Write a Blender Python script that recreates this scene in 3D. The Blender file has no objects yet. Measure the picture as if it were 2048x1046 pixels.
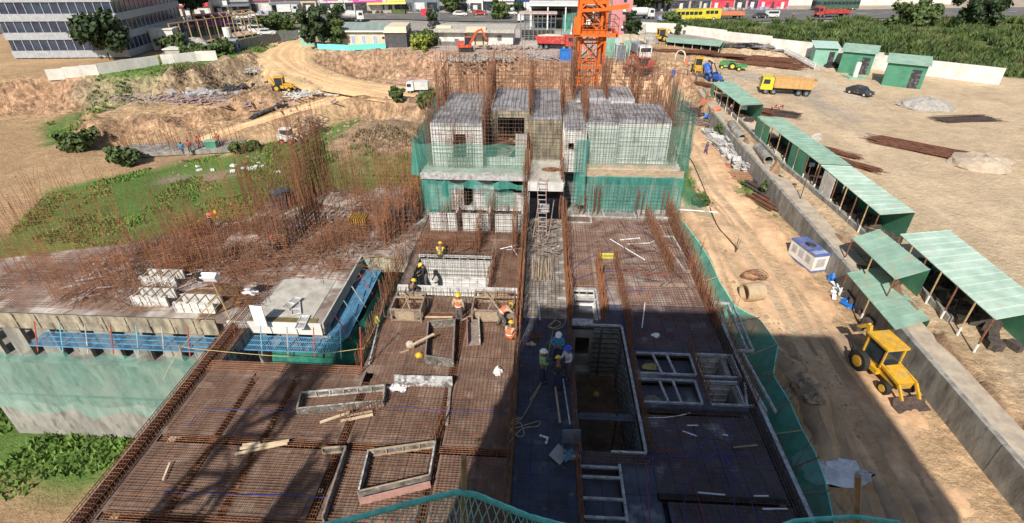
import bpy, math, random
import numpy as np
from mathutils import Vector, Matrix
R = math.radians
random.seed(7); rng = np.random.default_rng(7)
SC = bpy.context.scene
COL = SC.collection
# ------------------------------------------------------------------ camera
FPX = 1050.0; PITCH = math.atan(648/FPX); CH = 15.5
YAW = math.atan(68*math.cos(PITCH)/FPX)
cd = bpy.data.cameras.new('camera'); cam = bpy.data.objects.new('camera', cd); COL.objects.link(cam)
cd.sensor_width = 36; cd.lens = 36*FPX/2048; cd.clip_start = 0.1; cd.clip_end = 1500
cam.location = (0, 0, CH); cam.rotation_euler = (math.pi/2-PITCH, 0, YAW)
SC.camera = cam
# ------------------------------------------------------------------ world, sun
SUN_EL = R(41.5); SUN_AZ = R(14)
w = bpy.data.worlds.new('World'); SC.world = w; w.use_nodes = True
nt = w.node_tree; bg = nt.nodes['Background']
sk = nt.nodes.new('ShaderNodeTexSky'); sk.sky_type = 'NISHITA'; sk.sun_disc = False
sk.sun_elevation = SUN_EL; sk.sun_rotation = math.pi+SUN_AZ; sk.air_density = 1.2; sk.dust_density = 1.5
nt.links.new(sk.outputs[0], bg.inputs[0]); bg.inputs[1].default_value = 0.08
sl = bpy.data.lights.new('sun', 'SUN'); sl.energy = 5.0; sl.angle = R(0.6); sl.color = (1, 0.93, 0.82)
so = bpy.data.objects.new('sun', sl); COL.objects.link(so); so.location = (0, -30, 60)
so.rotation_euler = Vector((math.sin(SUN_AZ)*math.cos(SUN_EL), math.cos(SUN_AZ)*math.cos(SUN_EL), -math.sin(SUN_EL))).to_track_quat('-Z', 'Y').to_euler()
SC.view_settings.view_transform = 'Standard'; SC.view_settings.look = 'None'
SC.view_settings.exposure = 0.22; SC.view_settings.gamma = 1
# ------------------------------------------------------------------ site survey: from the photo's perspective to metres
cp, sp = math.cos(PITCH), math.sin(PITCH); cw, sw = math.cos(YAW), math.sin(YAW)
def ray(px, py):
    u = (px-1024)/FPX; v = (py-523)/FPX
    f = cp-v*sp; d = sp+v*cp
    return Vector((u*cw-f*sw, u*sw+f*cw, -d))
def at(px, py, z=0.0):
    r = ray(px, py); t = (z-CH)/r.z
    return Vector((r.x*t, r.y*t, z))
def atY(px, py, Y):
    r = ray(px, py); t = Y/r.y
    return Vector((r.x*t, Y, CH+r.z*t))
# ------------------------------------------------------------------ helpers
def tag(o, label=None, cat=None, group=None, kind=None):
    if label: o['label'] = label; kind = kind or 'thing'
    if cat: o['category'] = cat
    if group: o['group'] = group
    if kind: o['kind'] = kind
    return o
def empty(name, loc=(0, 0, 0), rz=0, label=None, cat=None, group=None, s=1):
    o = bpy.data.objects.new(name, None); COL.objects.link(o)
    o.location = loc; o.rotation_euler = (0, 0, rz); o.empty_display_size = .3
    o.scale = (s, s, s)
    return tag(o, label, cat, group)
class MB:
    def __init__(s): s.v = []; s.f = []; s.m = []; s.mi = 0
    def add(s, vs, fs):
        b = len(s.v); s.v.extend(vs)
        for f in fs: s.f.append(tuple(i+b for i in f)); s.m.append(s.mi)
        return s
    def box(s, c, d, rz=0, M=None):
        hx, hy, hz = d[0]/2, d[1]/2, d[2]/2; ca, sa = math.cos(rz), math.sin(rz)
        vs = []
        for k in (-hz, hz):
            for i, j in ((-hx, -hy), (hx, -hy), (hx, hy), (-hx, hy)):
                if M is not None:
                    p = M @ Vector((i, j, k)); vs.append((c[0]+p.x, c[1]+p.y, c[2]+p.z))
                else: vs.append((c[0]+i*ca-j*sa, c[1]+i*sa+j*ca, c[2]+k))
        return s.add(vs, [(3, 2, 1, 0), (4, 5, 6, 7), (0, 1, 5, 4), (1, 2, 6, 5), (2, 3, 7, 6), (3, 0, 4, 7)])
    def bx(s, x0, x1, y0, y1, z0, z1): return s.box(((x0+x1)/2, (y0+y1)/2, (z0+z1)/2), (x1-x0, y1-y0, z1-z0))
    def tube(s, pts, r, n=5, cap=True, r2=None):
        pts = [Vector(p) for p in pts]; L = len(pts); vs = []; fs = []
        up0 = None
        for i, p in enumerate(pts):
            d = (pts[min(i+1, L-1)]-pts[max(i-1, 0)])
            if d.length < 1e-9: d = Vector((0, 0, 1))
            d.normalize()
            if up0 is None: up0 = Vector((0, 0, 1)) if abs(d.z) < .9 else Vector((1, 0, 0))
            a = d.cross(up0)
            if a.length < 1e-6: a = d.orthogonal()
            a.normalize(); b = d.cross(a)
            rr = r if r2 is None else r+(r2-r)*i/(L-1)
            for k in range(n):
                t = 2*math.pi*k/n+.4
                vs.append(tuple(p+a*(math.cos(t)*rr)+b*(math.sin(t)*rr)))
        for i in range(L-1):
            for k in range(n):
                k2 = (k+1) % n; fs.append((i*n+k, i*n+k2, (i+1)*n+k2, (i+1)*n+k))
        if cap and n > 2: fs.append(tuple(range(n))[::-1]); fs.append(tuple((L-1)*n+k for k in range(n)))
        return s.add(vs, fs)
    def bar(s, p, q, w, h=None):   # squared timber or profile between two points
        p = Vector(p); q = Vector(q); d = (q-p); L = d.length; h = h or w
        Mx = d.to_track_quat('X', 'Z').to_matrix()
        return s.box((p+q)/2, (L, w, h), M=Mx)
    def vbar(s, x, y, z0, z1, r, dx=0, dy=0):   # cheap three-sided upright bar
        a = ((0, r), (.87*r, -.5*r), (-.87*r, -.5*r))
        vs = [(x+i, y+j, z0) for i, j in a]+[(x+dx+i, y+dy+j, z1) for i, j in a]
        return s.add(vs, [(0, 2, 5, 3), (2, 1, 4, 5), (1, 0, 3, 4), (3, 5, 4)])
    def hbar(s, p, q, r):
        p = Vector(p); q = Vector(q); d = q-p; a = Vector((-d.y, d.x, 0))
        if a.length < 1e-6: a = Vector((1, 0, 0))
        a.normalize(); a *= r; u = Vector((0, 0, r))
        vs = [tuple(x) for x in (p-a, p+a, p+u*1.4, q-a, q+a, q+u*1.4)]
        return s.add(vs, [(0, 3, 5, 2), (2, 5, 4, 1), (1, 4, 3, 0)])
    def cyl(s, c, r, h, n=16, ax='z', r2=None):
        c = Vector(c); a = {'z': Vector((0, 0, 1)), 'x': Vector((1, 0, 0)), 'y': Vector((0, 1, 0))}[ax] if isinstance(ax, str) else Vector(ax).normalized()
        return s.tube([c-a*h/2, c+a*h/2], r, n, r2=r2)
    def prism(s, poly, z0, z1):
        n = len(poly); vs = [(p[0], p[1], z0) for p in poly]+[(p[0], p[1], z1) for p in poly]
        fs = [tuple(range(n))[::-1], tuple(range(n, 2*n))]+[(i, (i+1) % n, n+(i+1) % n, n+i) for i in range(n)]
        return s.add(vs, fs)
    def side(s, prof, y0, y1):     # profile in x-z pushed along y
        n = len(prof); vs = [(p[0], y0, p[1]) for p in prof]+[(p[0], y1, p[1]) for p in prof]
        fs = [tuple(range(n)), tuple(range(n, 2*n))[::-1]]+[(i, n+i, n+(i+1) % n, (i+1) % n) for i in range(n)]
        return s.add(vs, fs)
    def quad(s, a, b, c, d): return s.add([tuple(a), tuple(b), tuple(c), tuple(d)], [(0, 1, 2, 3)])
    def lump(s, c, d, n=10, m=6, j=.12, flat=False, seed=None):
        rr = random.Random(seed) if seed is not None else random; vs = []; fs = []
        for i in range(m+1):
            th = math.pi*i/m
            for k in range(n):
                ph = 2*math.pi*k/n; q = 1+rr.uniform(-j, j)
                z = math.cos(th)*q
                if flat and z < 0: z = 0
                vs.append((c[0]+d[0]*math.sin(th)*math.cos(ph)*q, c[1]+d[1]*math.sin(th)*math.sin(ph)*q, c[2]+d[2]*z))
        for i in range(m):
            for k in range(n): fs.append((i*n+k, (i+1)*n+k, (i+1)*n+(k+1) % n, i*n+(k+1) % n))
        return s.add(vs, fs)
    def build(s, name, mats, parent=None, label=None, cat=None, group=None, kind=None, smooth=False, loc=None):
        me = bpy.data.meshes.new(name); me.from_pydata(s.v, [], s.f)
        if not isinstance(mats, (list, tuple)): mats = [mats]
        for m in mats: me.materials.append(m)
        if len(mats) > 1: me.polygons.foreach_set('material_index', s.m)
        if smooth: me.polygons.foreach_set('use_smooth', [True]*len(me.polygons))
        me.update()
        o = bpy.data.objects.new(name, me); COL.objects.link(o)
        if parent: o.parent = parent
        if loc: o.location = loc
        return tag(o, label, cat, group, kind)
# ------------------------------------------------------------------ materials
def _n(nt, t, **k):
    n = nt.nodes.new(t)
    for a, b in k.items(): setattr(n, a, b)
    return n
MATS = {}
def mat(name, c, c2=None, rough=.8, metal=0., scale=2., bump=0., bscale=12., detail=6, lo=.38, hi=.62, stretch=None, joint=None, alpha=0., coords='w', extra=None, spec=.4):
    m = bpy.data.materials.new(name); m.use_nodes = True; nt = m.node_tree; L = nt.links
    p = nt.nodes['Principled BSDF']; out = nt.nodes['Material Output']
    p.inputs['Roughness'].default_value = rough; p.inputs['Metallic'].default_value = metal
    p.inputs['Specular IOR Level'].default_value = spec
    if coords == 'w': src = _n(nt, 'ShaderNodeNewGeometry').outputs['Position']
    else: src = _n(nt, 'ShaderNodeTexCoord').outputs['Object']
    if stretch:
        mp = _n(nt, 'ShaderNodeMapping'); mp.inputs['Scale'].default_value = stretch; L.new(src, mp.inputs[0]); s2 = mp.outputs[0]
    else: s2 = src
    c = (*c, 1)
    if c2 is None: c2 = tuple(x*.62 for x in c[:3])
    no = _n(nt, 'ShaderNodeTexNoise'); no.inputs['Scale'].default_value = scale; no.inputs['Detail'].default_value = detail; no.inputs['Roughness'].default_value = .65
    L.new(s2, no.inputs['Vector'])
    cr = _n(nt, 'ShaderNodeValToRGB'); cr.color_ramp.elements[0].position = lo; cr.color_ramp.elements[1].position = hi
    cr.color_ramp.elements[0].color = (*c2, 1); cr.color_ramp.elements[1].color = c
    L.new(no.outputs['Fac'], cr.inputs[0]); col = cr.outputs[0]
    if extra:   # (colour, scale, lo, hi) blotches of a third colour
        ec, es, elo, ehi = extra
        n3 = _n(nt, 'ShaderNodeTexNoise'); n3.inputs['Scale'].default_value = es; n3.inputs['Detail'].default_value = 5
        ad = _n(nt, 'ShaderNodeVectorMath', operation='ADD'); ad.inputs[1].default_value = (31, 17, 5); L.new(s2, ad.inputs[0]); L.new(ad.outputs[0], n3.inputs['Vector'])
        mr = _n(nt, 'ShaderNodeMapRange'); mr.inputs['From Min'].default_value = elo; mr.inputs['From Max'].default_value = ehi; L.new(n3.outputs['Fac'], mr.inputs[0])
        mx = _n(nt, 'ShaderNodeMix', data_type='RGBA'); L.new(mr.outputs[0], mx.inputs[0]); L.new(col, mx.inputs[6]); mx.inputs[7].default_value = (*ec, 1); col = mx.outputs[2]
    if joint:   # (width, height, mortar, colour, axes) panel joints
        jw, jh, jm, jc, ax = joint
        sx = _n(nt, 'ShaderNodeSeparateXYZ'); L.new(src, sx.inputs[0]); cx = _n(nt, 'ShaderNodeCombineXYZ')
        if ax == 'xyz':
            a2 = _n(nt, 'ShaderNodeMath', operation='ADD'); L.new(sx.outputs[0], a2.inputs[0]); L.new(sx.outputs[1], a2.inputs[1]); L.new(a2.outputs[0], cx.inputs[0]); L.new(sx.outputs[2], cx.inputs[1])
        else:
            L.new(sx.outputs['XYZ'.index(ax[0].upper())], cx.inputs[0]); L.new(sx.outputs['XYZ'.index(ax[1].upper())], cx.inputs[1])
        bt = _n(nt, 'ShaderNodeTexBrick'); bt.inputs['Scale'].default_value = 1; bt.inputs['Brick Width'].default_value = jw; bt.inputs['Row Height'].default_value = jh
        bt.inputs['Mortar Size'].default_value = jm; bt.inputs['Mortar Smooth'].default_value = .1; bt.offset = 0 if jc[1] else .5
        bt.inputs['Color1'].default_value = (1, 1, 1, 1); bt.inputs['Color2'].default_value = (.82, .82, .82, 1); bt.inputs['Mortar'].default_value = (*jc[0], 1)
        L.new(cx.outputs[0], bt.inputs['Vector'])
        mm = _n(nt, 'ShaderNodeMix', data_type='RGBA', blend_type='MULTIPLY'); mm.inputs[0].default_value = 1; L.new(col, mm.inputs[6]); L.new(bt.outputs[0], mm.inputs[7]); col = mm.outputs[2]
    L.new(col, p.inputs['Base Color'])
    if bump:
        nb = _n(nt, 'ShaderNodeTexNoise'); nb.inputs['Scale'].default_value = bscale; nb.inputs['Detail'].default_value = 5; L.new(s2, nb.inputs['Vector'])
        bp = _n(nt, 'ShaderNodeBump'); bp.inputs['Strength'].default_value = min(1, bump); bp.inputs['Distance'].default_value = .1*max(1, bump); L.new(nb.outputs['Fac'], bp.inputs['Height']); L.new(bp.outputs[0], p.inputs['Normal'])
    if alpha:
        tr = _n(nt, 'ShaderNodeBsdfTransparent'); ms = _n(nt, 'ShaderNodeMixShader'); ms.inputs[0].default_value = alpha
        L.new(p.outputs[0], ms.inputs[1]); L.new(tr.outputs[0], ms.inputs[2]); L.new(ms.outputs[0], out.inputs[0])
    MATS[name] = m; return m
def paint(name, c, rough=.45, dirt=.75, metal=0):
    if name in MATS: return MATS[name]
    return mat(name, c, tuple(x*dirt for x in c), rough=rough, scale=3, bump=.05, metal=metal, coords='o', extra=((.34, .27, .2), 2.2, .5, .85))
rust = mat('rusty_steel', (.25, .115, .062), (.12, .058, .038), rough=.85, scale=5, spec=.2)
rust_o = mat('fresh_rust_steel', (.34, .15, .075), (.15, .07, .042), rough=.85, scale=1.2, spec=.2)
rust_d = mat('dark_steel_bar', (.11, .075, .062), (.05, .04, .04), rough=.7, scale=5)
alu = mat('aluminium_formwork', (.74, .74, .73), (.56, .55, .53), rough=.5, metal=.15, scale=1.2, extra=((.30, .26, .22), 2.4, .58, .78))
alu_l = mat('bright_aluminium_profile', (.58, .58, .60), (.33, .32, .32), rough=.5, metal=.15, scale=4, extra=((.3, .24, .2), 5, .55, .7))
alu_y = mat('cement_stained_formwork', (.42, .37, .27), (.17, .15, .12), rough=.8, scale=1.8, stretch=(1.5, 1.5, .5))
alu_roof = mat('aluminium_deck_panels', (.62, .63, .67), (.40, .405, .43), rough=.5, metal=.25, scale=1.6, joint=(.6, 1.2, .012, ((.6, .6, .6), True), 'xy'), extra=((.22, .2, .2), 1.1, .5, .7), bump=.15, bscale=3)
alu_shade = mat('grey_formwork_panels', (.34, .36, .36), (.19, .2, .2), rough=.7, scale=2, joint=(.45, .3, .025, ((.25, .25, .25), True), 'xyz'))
deck_l = mat('dusty_plywood_deck', (.25, .175, .135), (.12, .085, .07), rough=.9, scale=.9, joint=(1.22, 2.44, .02, ((.45, .45, .45), False), 'xy'), extra=((.36, .29, .235), 1.4, .55, .75), bump=.1)
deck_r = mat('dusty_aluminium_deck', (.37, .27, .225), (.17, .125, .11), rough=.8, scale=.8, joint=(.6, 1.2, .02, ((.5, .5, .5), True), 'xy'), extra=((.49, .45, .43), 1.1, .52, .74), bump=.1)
deck_rn = mat('shade_darkened_deck', (.115, .12, .155), (.06, .062, .085), rough=.7, scale=.8, joint=(.6, 1.2, .02, ((.5, .5, .5), True), 'xy'), extra=((.36, .36, .38), .8, .58, .72), bump=.1)  # near right deck: the tower's shade is put into this darker colour
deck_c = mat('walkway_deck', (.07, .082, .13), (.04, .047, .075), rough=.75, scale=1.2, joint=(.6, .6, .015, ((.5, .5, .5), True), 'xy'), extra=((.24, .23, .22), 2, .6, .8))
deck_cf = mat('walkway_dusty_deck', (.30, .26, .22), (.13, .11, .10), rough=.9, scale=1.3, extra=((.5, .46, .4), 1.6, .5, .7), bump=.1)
conc = mat('fresh_concrete', (.50, .48, .43), (.36, .34, .30), rough=.9, scale=1.5, bump=.1, extra=((.3, .27, .22), 1.1, .55, .75))
conc_d = mat('stained_concrete', (.36, .35, .32), (.19, .185, .17), rough=.9, scale=1.2, stretch=(1, 1, .35), bump=.15, extra=((.12, .12, .11), 2.5, .55, .75))
slab_l = mat('slab_with_dust', (.33, .275, .245), (.17, .125, .105), rough=.9, scale=.9, bump=.2, extra=((.52, .49, .45), .7, .52, .66))
wood = mat('raw_timber', (.46, .36, .25), (.30, .22, .15), rough=.8, scale=4, stretch=(1, 1, 4), coords='o')
wood_g = mat('weathered_timber', (.31, .25, .21), (.17, .13, .11), rough=.85, scale=4)
ply = mat('cement_splashed_plywood', (.42, .40, .38), (.2, .19, .18), rough=.8, scale=3, extra=((.6, .59, .57), 5, .5, .62))
black = mat('black_rubber', (.03, .03, .03), (.02, .02, .02), rough=.8)
glassd = mat('dark_glass', (.03, .045, .06), (.02, .03, .04), rough=.15, spec=.8)
white = mat('white_paint', (.78, .78, .76), (.6, .59, .56), rough=.6, scale=1, coords='o')
plastic_w = mat('white_plastic', (.85, .86, .88), (.75, .75, .78), rough=.4)
net_g = mat('green_shade_net', (.10, .41, .35), (.05, .25, .21), rough=.85, scale=3.2, stretch=(1, 1, .25), alpha=.44, extra=((.28, .42, .36), 1.3, .55, .75))
net_t = mat('thin_green_net', (.08, .36, .29), (.05, .25, .21), rough=.8, scale=1.5, alpha=.66)
net_r = mat('turquoise_net_rope', (.25, .88, .76), (.12, .62, .54), rough=.7, scale=8)
net_c = mat('pale_net_cord', (.55, .88, .78), (.3, .68, .58), rough=.7, scale=8)
bamboo = mat('bamboo', (.50, .36, .19), (.33, .22, .11), rough=.6, scale=3)
rope_m = mat('yellow_rope', (.58, .47, .22), (.42, .33, .15), rough=.8, scale=8)
blue_p = mat('blue_conduit', (.045, .07, .36), (.03, .05, .25), rough=.5)
red_p = mat('red_conduit', (.42, .05, .05), (.3, .04, .04), rough=.5)
blue_s = mat('blue_scaffold_paint', (.12, .33, .54), (.09, .22, .36), rough=.6, scale=3)
red_s = mat('red_prop_paint', (.50, .09, .06), (.33, .07, .05), rough=.6)
cyan_s = mat('pale_blue_prop_paint', (.22, .5, .6), (.14, .36, .46), rough=.6)
tarp_b = mat('blue_tarpaulin', (.02, .19, .62), (.015, .13, .45), rough=.45, scale=1.2, bump=.3, bscale=2)
green_roof = mat('green_roof_sheet', (.30, .47, .37), (.2, .34, .27), rough=.55, scale=.8, extra=((.36, .34, .27), 1.1, .56, .75))
green_sheet = mat('green_wall_sheet', (.08, .26, .17), (.05, .19, .12), rough=.5, scale=.6)
orange = mat('orange_crane_paint', (.80, .17, .018), (.6, .12, .02), rough=.5, scale=3)
concw = mat('whitewashed_wall', (.72, .71, .67), (.55, .53, .49), rough=.9, scale=.5)
leaf = mat('leaves', (.10, .145, .04), (.04, .065, .02), rough=.7, scale=1.3, lo=.4, hi=.6)
leaf_d = mat('dark_leaves', (.05, .085, .03), (.015, .03, .012), rough=.7, scale=1.2)
leaf_y = mat('yellow_green_leaves', (.30, .33, .05), (.12, .17, .03), rough=.7, scale=2)
bark = mat('bark', (.14, .10, .07), (.07, .05, .035), rough=.95, scale=5)
skin_m = mat('skin', (.25, .13, .075), (.2, .1, .06), rough=.6)
pile_red = mat('rusted_bar_pile', (.20, .085, .05), (.10, .045, .03), rough=.9, scale=2)
gravel = mat('grey_aggregate', (.42, .40, .37), (.28, .26, .24), rough=.95, scale=4, bump=.5, bscale=8)
# ------------------------------------------------------------------ TERRAIN
def vnoise(X, Y, s, seed):
    r = np.random.default_rng(seed); n = 128; g = r.random((n, n))
    x = X/s; y = Y/s; xi = np.floor(x).astype(int); yi = np.floor(y).astype(int); fx = x-xi; fy = y-yi
    fx = fx*fx*(3-2*fx); fy = fy*fy*(3-2*fy); a = xi % n; b = yi % n; a2 = (a+1) % n; b2 = (b+1) % n
    return (g[a, b]*(1-fx)+g[a2, b]*fx)*(1-fy)+(g[a, b2]*(1-fx)+g[a2, b2]*fx)*fy
def fbm(X, Y, s, seed, o=4): return sum(vnoise(X, Y, s/2**k, seed+k)/2**(k+1) for k in range(o))
def inpoly(X, Y, P):
    c = np.zeros(X.shape, bool); n = len(P)
    for i in range(n):
        x1, y1 = P[i]; x2, y2 = P[(i+1) % n]
        if y1 == y2: continue
        c ^= ((y1 > Y) != (y2 > Y)) & (X < (x2-x1)*(Y-y1)/(y2-y1)+x1)
    return c
def wp(z, *pts): return [tuple(at(a, b, z)[:2]) for a, b in pts]
GS = .7
gx = np.arange(-260, 260+GS, GS); gy = np.arange(-40, 330, GS)
GX, GY = np.meshgrid(gx, gy, indexing='ij')
wob = GX+3.0*(fbm(GX, GY, 9, 3)-.5); wob2 = GY+3.0*(fbm(GX, GY, 9, 13)-.5)
HT = np.full(GX.shape, -9.5)
def level(z, P, soft=True):
    HT[inpoly(wob if soft else GX, wob2 if soft else GY, P)] = z
# back plateau: everything behind the bank crest
level(-5.0, [(-400, 60), (-120, 74)]+wp(-4.8, (326, 148), (420, 133), (520, 104), (565, 92), (600, 88), (622, 104), (760, 104), (860, 108), (905, 122), (960, 120), (1100, 133), (1200, 136), (1275, 124), (1330, 118))+[(24, 100), (30, 98), (400, 98), (400, 400), (-400, 400)])
# haul ramp and terrace in the pit
level(-6.8, wp(-6.8, (548, 100), (598, 90), (640, 140), (700, 163), (800, 178), (850, 192), (828, 206), (760, 196), (700, 192), (630, 185), (590, 205), (540, 222), (470, 244), (440, 240), (500, 212), (560, 190), (520, 150), (515, 120)))
level(-7.3, wp(-7.3, (326, 196), (420, 184), (540, 166), (600, 182), (560, 200), (450, 214), (326, 236), (200, 260), (150, 220)))
level(-9.6, wp(-9.6, (326, 262), (400, 250), (470, 256), (620, 250), (640, 262), (560, 292), (430, 310), (326, 320), (150, 350), (180, 290)))
level(-8.6, wp(-8.6, (700, 262), (760, 240), (830, 232), (850, 300), (760, 330), (690, 320)))
# yard behind the retaining walls
level(-7.6, [(26.8, 20), (26.8, 60), (27.6, 90), (29.5, 112), (30, 128), (400, 128), (400, 20)], False)
def blur(a, k, it=2):
    for _ in range(it):
        for ax in (0, 1):
            p = np.pad(a, [(k, k) if i == ax else (0, 0) for i in (0, 1)], mode='edge'); c = np.cumsum(p, axis=ax)
            c = np.insert(c, 0, 0, axis=ax); n = 2*k+1
            a = (np.take(c, range(n, c.shape[ax]), axis=ax)-np.take(c, range(0, c.shape[ax]-n), axis=ax))/n
    return a
B1 = blur(HT, 2); B2 = blur(HT, 10)
yardm = np.clip((GY-85)/30, 0, 1)*np.clip((GX-18)/6, 0, 1)
HB = B1*(1-yardm)+B2*yardm
xr = np.clip((GX-26.5)/.6, 0, 1)*(GY < 96)
HB = np.where((GY < 90) & (GX > 20) & (GX < 40), np.where(GX > 26.8, -7.6, -9.5), HB)
gxs, gys = np.gradient(HB, GS); slope = np.sqrt(gxs**2+gys**2)
bank = np.clip(slope*1.6, 0, 1)
_h = blur(inpoly(GX, GY, wp(-6.8, (548, 98), (600, 82), (640, 140), (700, 163), (850, 184), (835, 194), (700, 184), (560, 172), (518, 120))).astype(float), 2, 1); bank = bank*(1-.85*_h)
rid = 1-2*np.abs(fbm(GX, GY, 5.5, 21)-.5)
HB = HB+bank*3.6*(fbm(GX, GY, 4.2, 22)-.5)+bank*2.2*(rid**3-.5)+bank*2.3*(vnoise(GX, GY, 1.5, 27)-.5)
rough_m = np.clip(blur(bank, 8)*2, 0, 1)
HB = HB+.9*rough_m*(fbm(GX, GY, 5, 31)-.5)+.22*(fbm(GX, GY, 5, 41)-.5)+.05*(vnoise(GX, GY, 1.5, 44)-.5)
# spoil mound near the net on the right of the slab and the loose bank by the verge
def mound(cx, cy, rx, ry, h, nz=.35):
    d = ((GX-cx)/rx)**2+((GY-cy)/ry)**2
    return np.where(d < 1, h*(1-d)**1.2*(1+nz*(fbm(GX, GY, 2.2, 51)-.5)*3), 0)
for px, py, rx, ry, h in ((1420, 445, 3.2, 6, 1.1), (1400, 500, 2.5, 5, .7), (1590, 800, 2.5, 3.4, 1.6), (1620, 860, 2.3, 3, 1.3), (1560, 740, 2, 3, .8), (1640, 930, 2.5, 2.2, 1.0), (1560, 470, 2.5, 5, .6), (1380, 395, 2, 4, .6)):
    q = at(px, py, -9.5); HB = HB+mound(q.x, q.y, rx, ry, h)
for px, py, z, rx, ry, h in ((850, 130, -6, 7, 6, 1.5), (1000, 115, -5, 9, 5, 1.0), (790, 150, -6, 9, 5, 1.4), (530, 190, -7, 5, 5, 1.2), (500, 125, -5, 6, 5, 1.2), (740, 275, -9.3, 6, 8, 1.3), (1400, 195, -9, 5, 9, .8)):
    q = at(px, py, z); HB = HB+mound(q.x, q.y, rx, ry, h)
# haul tracks graded into the banks
def dense(pts, z0, z1, n=10):
    P = [at(a, b, z0+(z1-z0)*i/(len(pts)-1)) for i, (a, b) in enumerate(pts)]; Q = []
    for i in range(len(P)-1):
        p0, p1, p2, p3 = P[max(i-1, 0)], P[i], P[i+1], P[min(i+2, len(P)-1)]
        for k in range(n): t = k/n; Q.append(.5*((2*p1)+(p2-p0)*t+(2*p0-5*p1+4*p2-p3)*t*t+(3*p1-p0-3*p2+p3)*t**3))
    return Q+[P[-1]]
TRK = [(dense([(604, 84), (582, 96), (574, 110), (584, 126), (612, 143), (655, 158), (710, 170), (770, 179), (850, 190)], -5.0, -6.7), 4.3, 'haul_road'), (dense([(735, 180), (690, 190), (640, 205), (585, 220), (520, 240), (450, 262), (400, 285)], -6.8, -9.3), 2.0, 'pit_track')]
for Q, hw, _nm in TRK:
    D_ = np.full(GX.shape, 1e9); Zt = np.zeros(GX.shape)
    for q in Q:
        d_ = np.hypot(GX-q.x, GY-q.y); m_ = d_ < D_; D_[m_] = d_[m_]; Zt[m_] = q.z
    k_ = np.clip(1-(D_-hw-.4)/1.8, 0, 1); k_ = k_*k_*(3-2*k_); HB = HB*(1-k_)+(Zt-.12)*k_
def gz(x, y):
    i = (x-gx[0])/GS; j = (y-gy[0])/GS; a = int(min(max(i, 0), len(gx)-2)); b = int(min(max(j, 0), len(gy)-2)); u = i-a; v = j-b
    return float((HB[a, b]*(1-u)+HB[a+1, b]*u)*(1-v)+(HB[a, b+1]*(1-u)+HB[a+1, b+1]*u)*v)
def T(px, py):
    r = ray(px, py); t = (CH+4)/-r.z*.6
    while t < 600:
        p = (r.x*t, r.y*t, CH+r.z*t)
        if p[2] < gz(p[0], p[1]): break
        t += .15
    return Vector((p[0], p[1], gz(p[0], p[1])))
# ground colours: what the ground is made of, zone by zone
CO = np.zeros(GX.shape+(3,)); CO[:] = (.46, .31, .18)
def zone(c, P, k=2, soft=True):
    global CO
    m = inpoly(GX+2.2*(fbm(GX, GY, 4, 61)-.5)*(2 if soft else 0), GY+2.2*(fbm(GX, GY, 4, 71)-.5)*(2 if soft else 0), P).astype(float); m = blur(m, k, 1)[..., None]
    CO = CO*(1-m)+np.array(c)*m
SAND = (.62, .42, .235); RED = (.36, .20, .135); GRASS = (.12, .20, .05); DUST = (.60, .46, .31); GREY = (.33, .31, .28)
zone(GREY, [(-400, 135), (400, 135), (400, 400), (-400, 400)])
zone((.44, .33, .24), wp(-5, (560, 60), (1300, 60), (1290, 125), (900, 120), (620, 100)))
zone((.47, .40, .36), wp(-5, (860, 88), (1290, 88), (1290, 130), (1100, 125), (960, 112), (870, 108)))
zone((.47, .42, .38), wp(-5, (860, 60), (1200, 60), (1180, 92), (1080, 95), (860, 86)))
zone((.40, .25, .18), wp(-6, (840, 112), (1340, 130), (1360, 175), (1340, 230), (800, 180), (700, 150)))
HAUL = wp(-6.8, (548, 98), (600, 82), (612, 92), (640, 140), (700, 163), (850, 184), (835, 194), (700, 184), (640, 182), (590, 200), (560, 182), (528, 150), (518, 120))
zone(DUST, [(28, 20), (28, 60), (29, 100), (33, 125), (48, 130), (70, 118), (400, 100), (400, 20)])
zone((.60, .41, .245), wp(-9.5, (1350, 200), (1400, 200), (1470, 330), (1600, 460), (1722, 640), (2048, 900), (2048, 1400), (1500, 1400), (1480, 620), (1350, 400)))
zone((.64, .47, .31), wp(-9.5, (1385, 280), (1410, 280), (1540, 520), (1722, 780), (1722, 900), (1520, 640), (1420, 420)))
GP = [wp(-9.5, (100, 380), (326, 332), (420, 312), (500, 296), (600, 272), (700, 240), (760, 236), (700, 275), (640, 300), (830, 320), (860, 480), (326, 560), (-200, 700)),
      wp(-9.5, (100, 200), (326, 118), (400, 108), (470, 92), (560, 84), (480, 112), (400, 135), (326, 150), (100, 230)),
      wp(-9.5, (1350, 320), (1375, 320), (1410, 400), (1385, 430), (1350, 440)),
      wp(-9.5, (800, 180), (870, 180), (870, 232), (835, 230)),
      wp(-8.5, (1480, 330), (1560, 400), (1560, 420), (1520, 400), (1480, 350))]
GP.append(wp(-9.5, (-120, 620), (60, 560), (330, 640), (300, 900), (60, 1000), (-300, 1000)))
GP[1] = wp(-5, (60, 190), (326, 112), (400, 104), (470, 92), (560, 76), (600, 74), (560, 88), (480, 112), (400, 132), (326, 147), (60, 230))
for g in GP: zone(GRASS, g, 1)
zone((.36, .255, .17), wp(-9.2, (660, 275), (740, 240), (835, 225), (835, 315), (700, 320), (650, 300)), 2)
zone((.33, .26, .2), wp(-9.5, (326, 355), (420, 348), (520, 330), (640, 300), (640, 310), (520, 342), (420, 362), (326, 372)), 1)
zone((.14, .15, .07), wp(-5, (326, 60), (600, 45), (640, 60), (560, 78), (440, 95), (326, 105)), 2)
SCRUB = wp(-5, (1320, 52), (1480, 46), (1722, 44), (2100, 40), (2100, 130), (1722, 104), (1640, 88), (1480, 66), (1310, 54))
zone((.09, .12, .04), SCRUB, 1)
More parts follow.
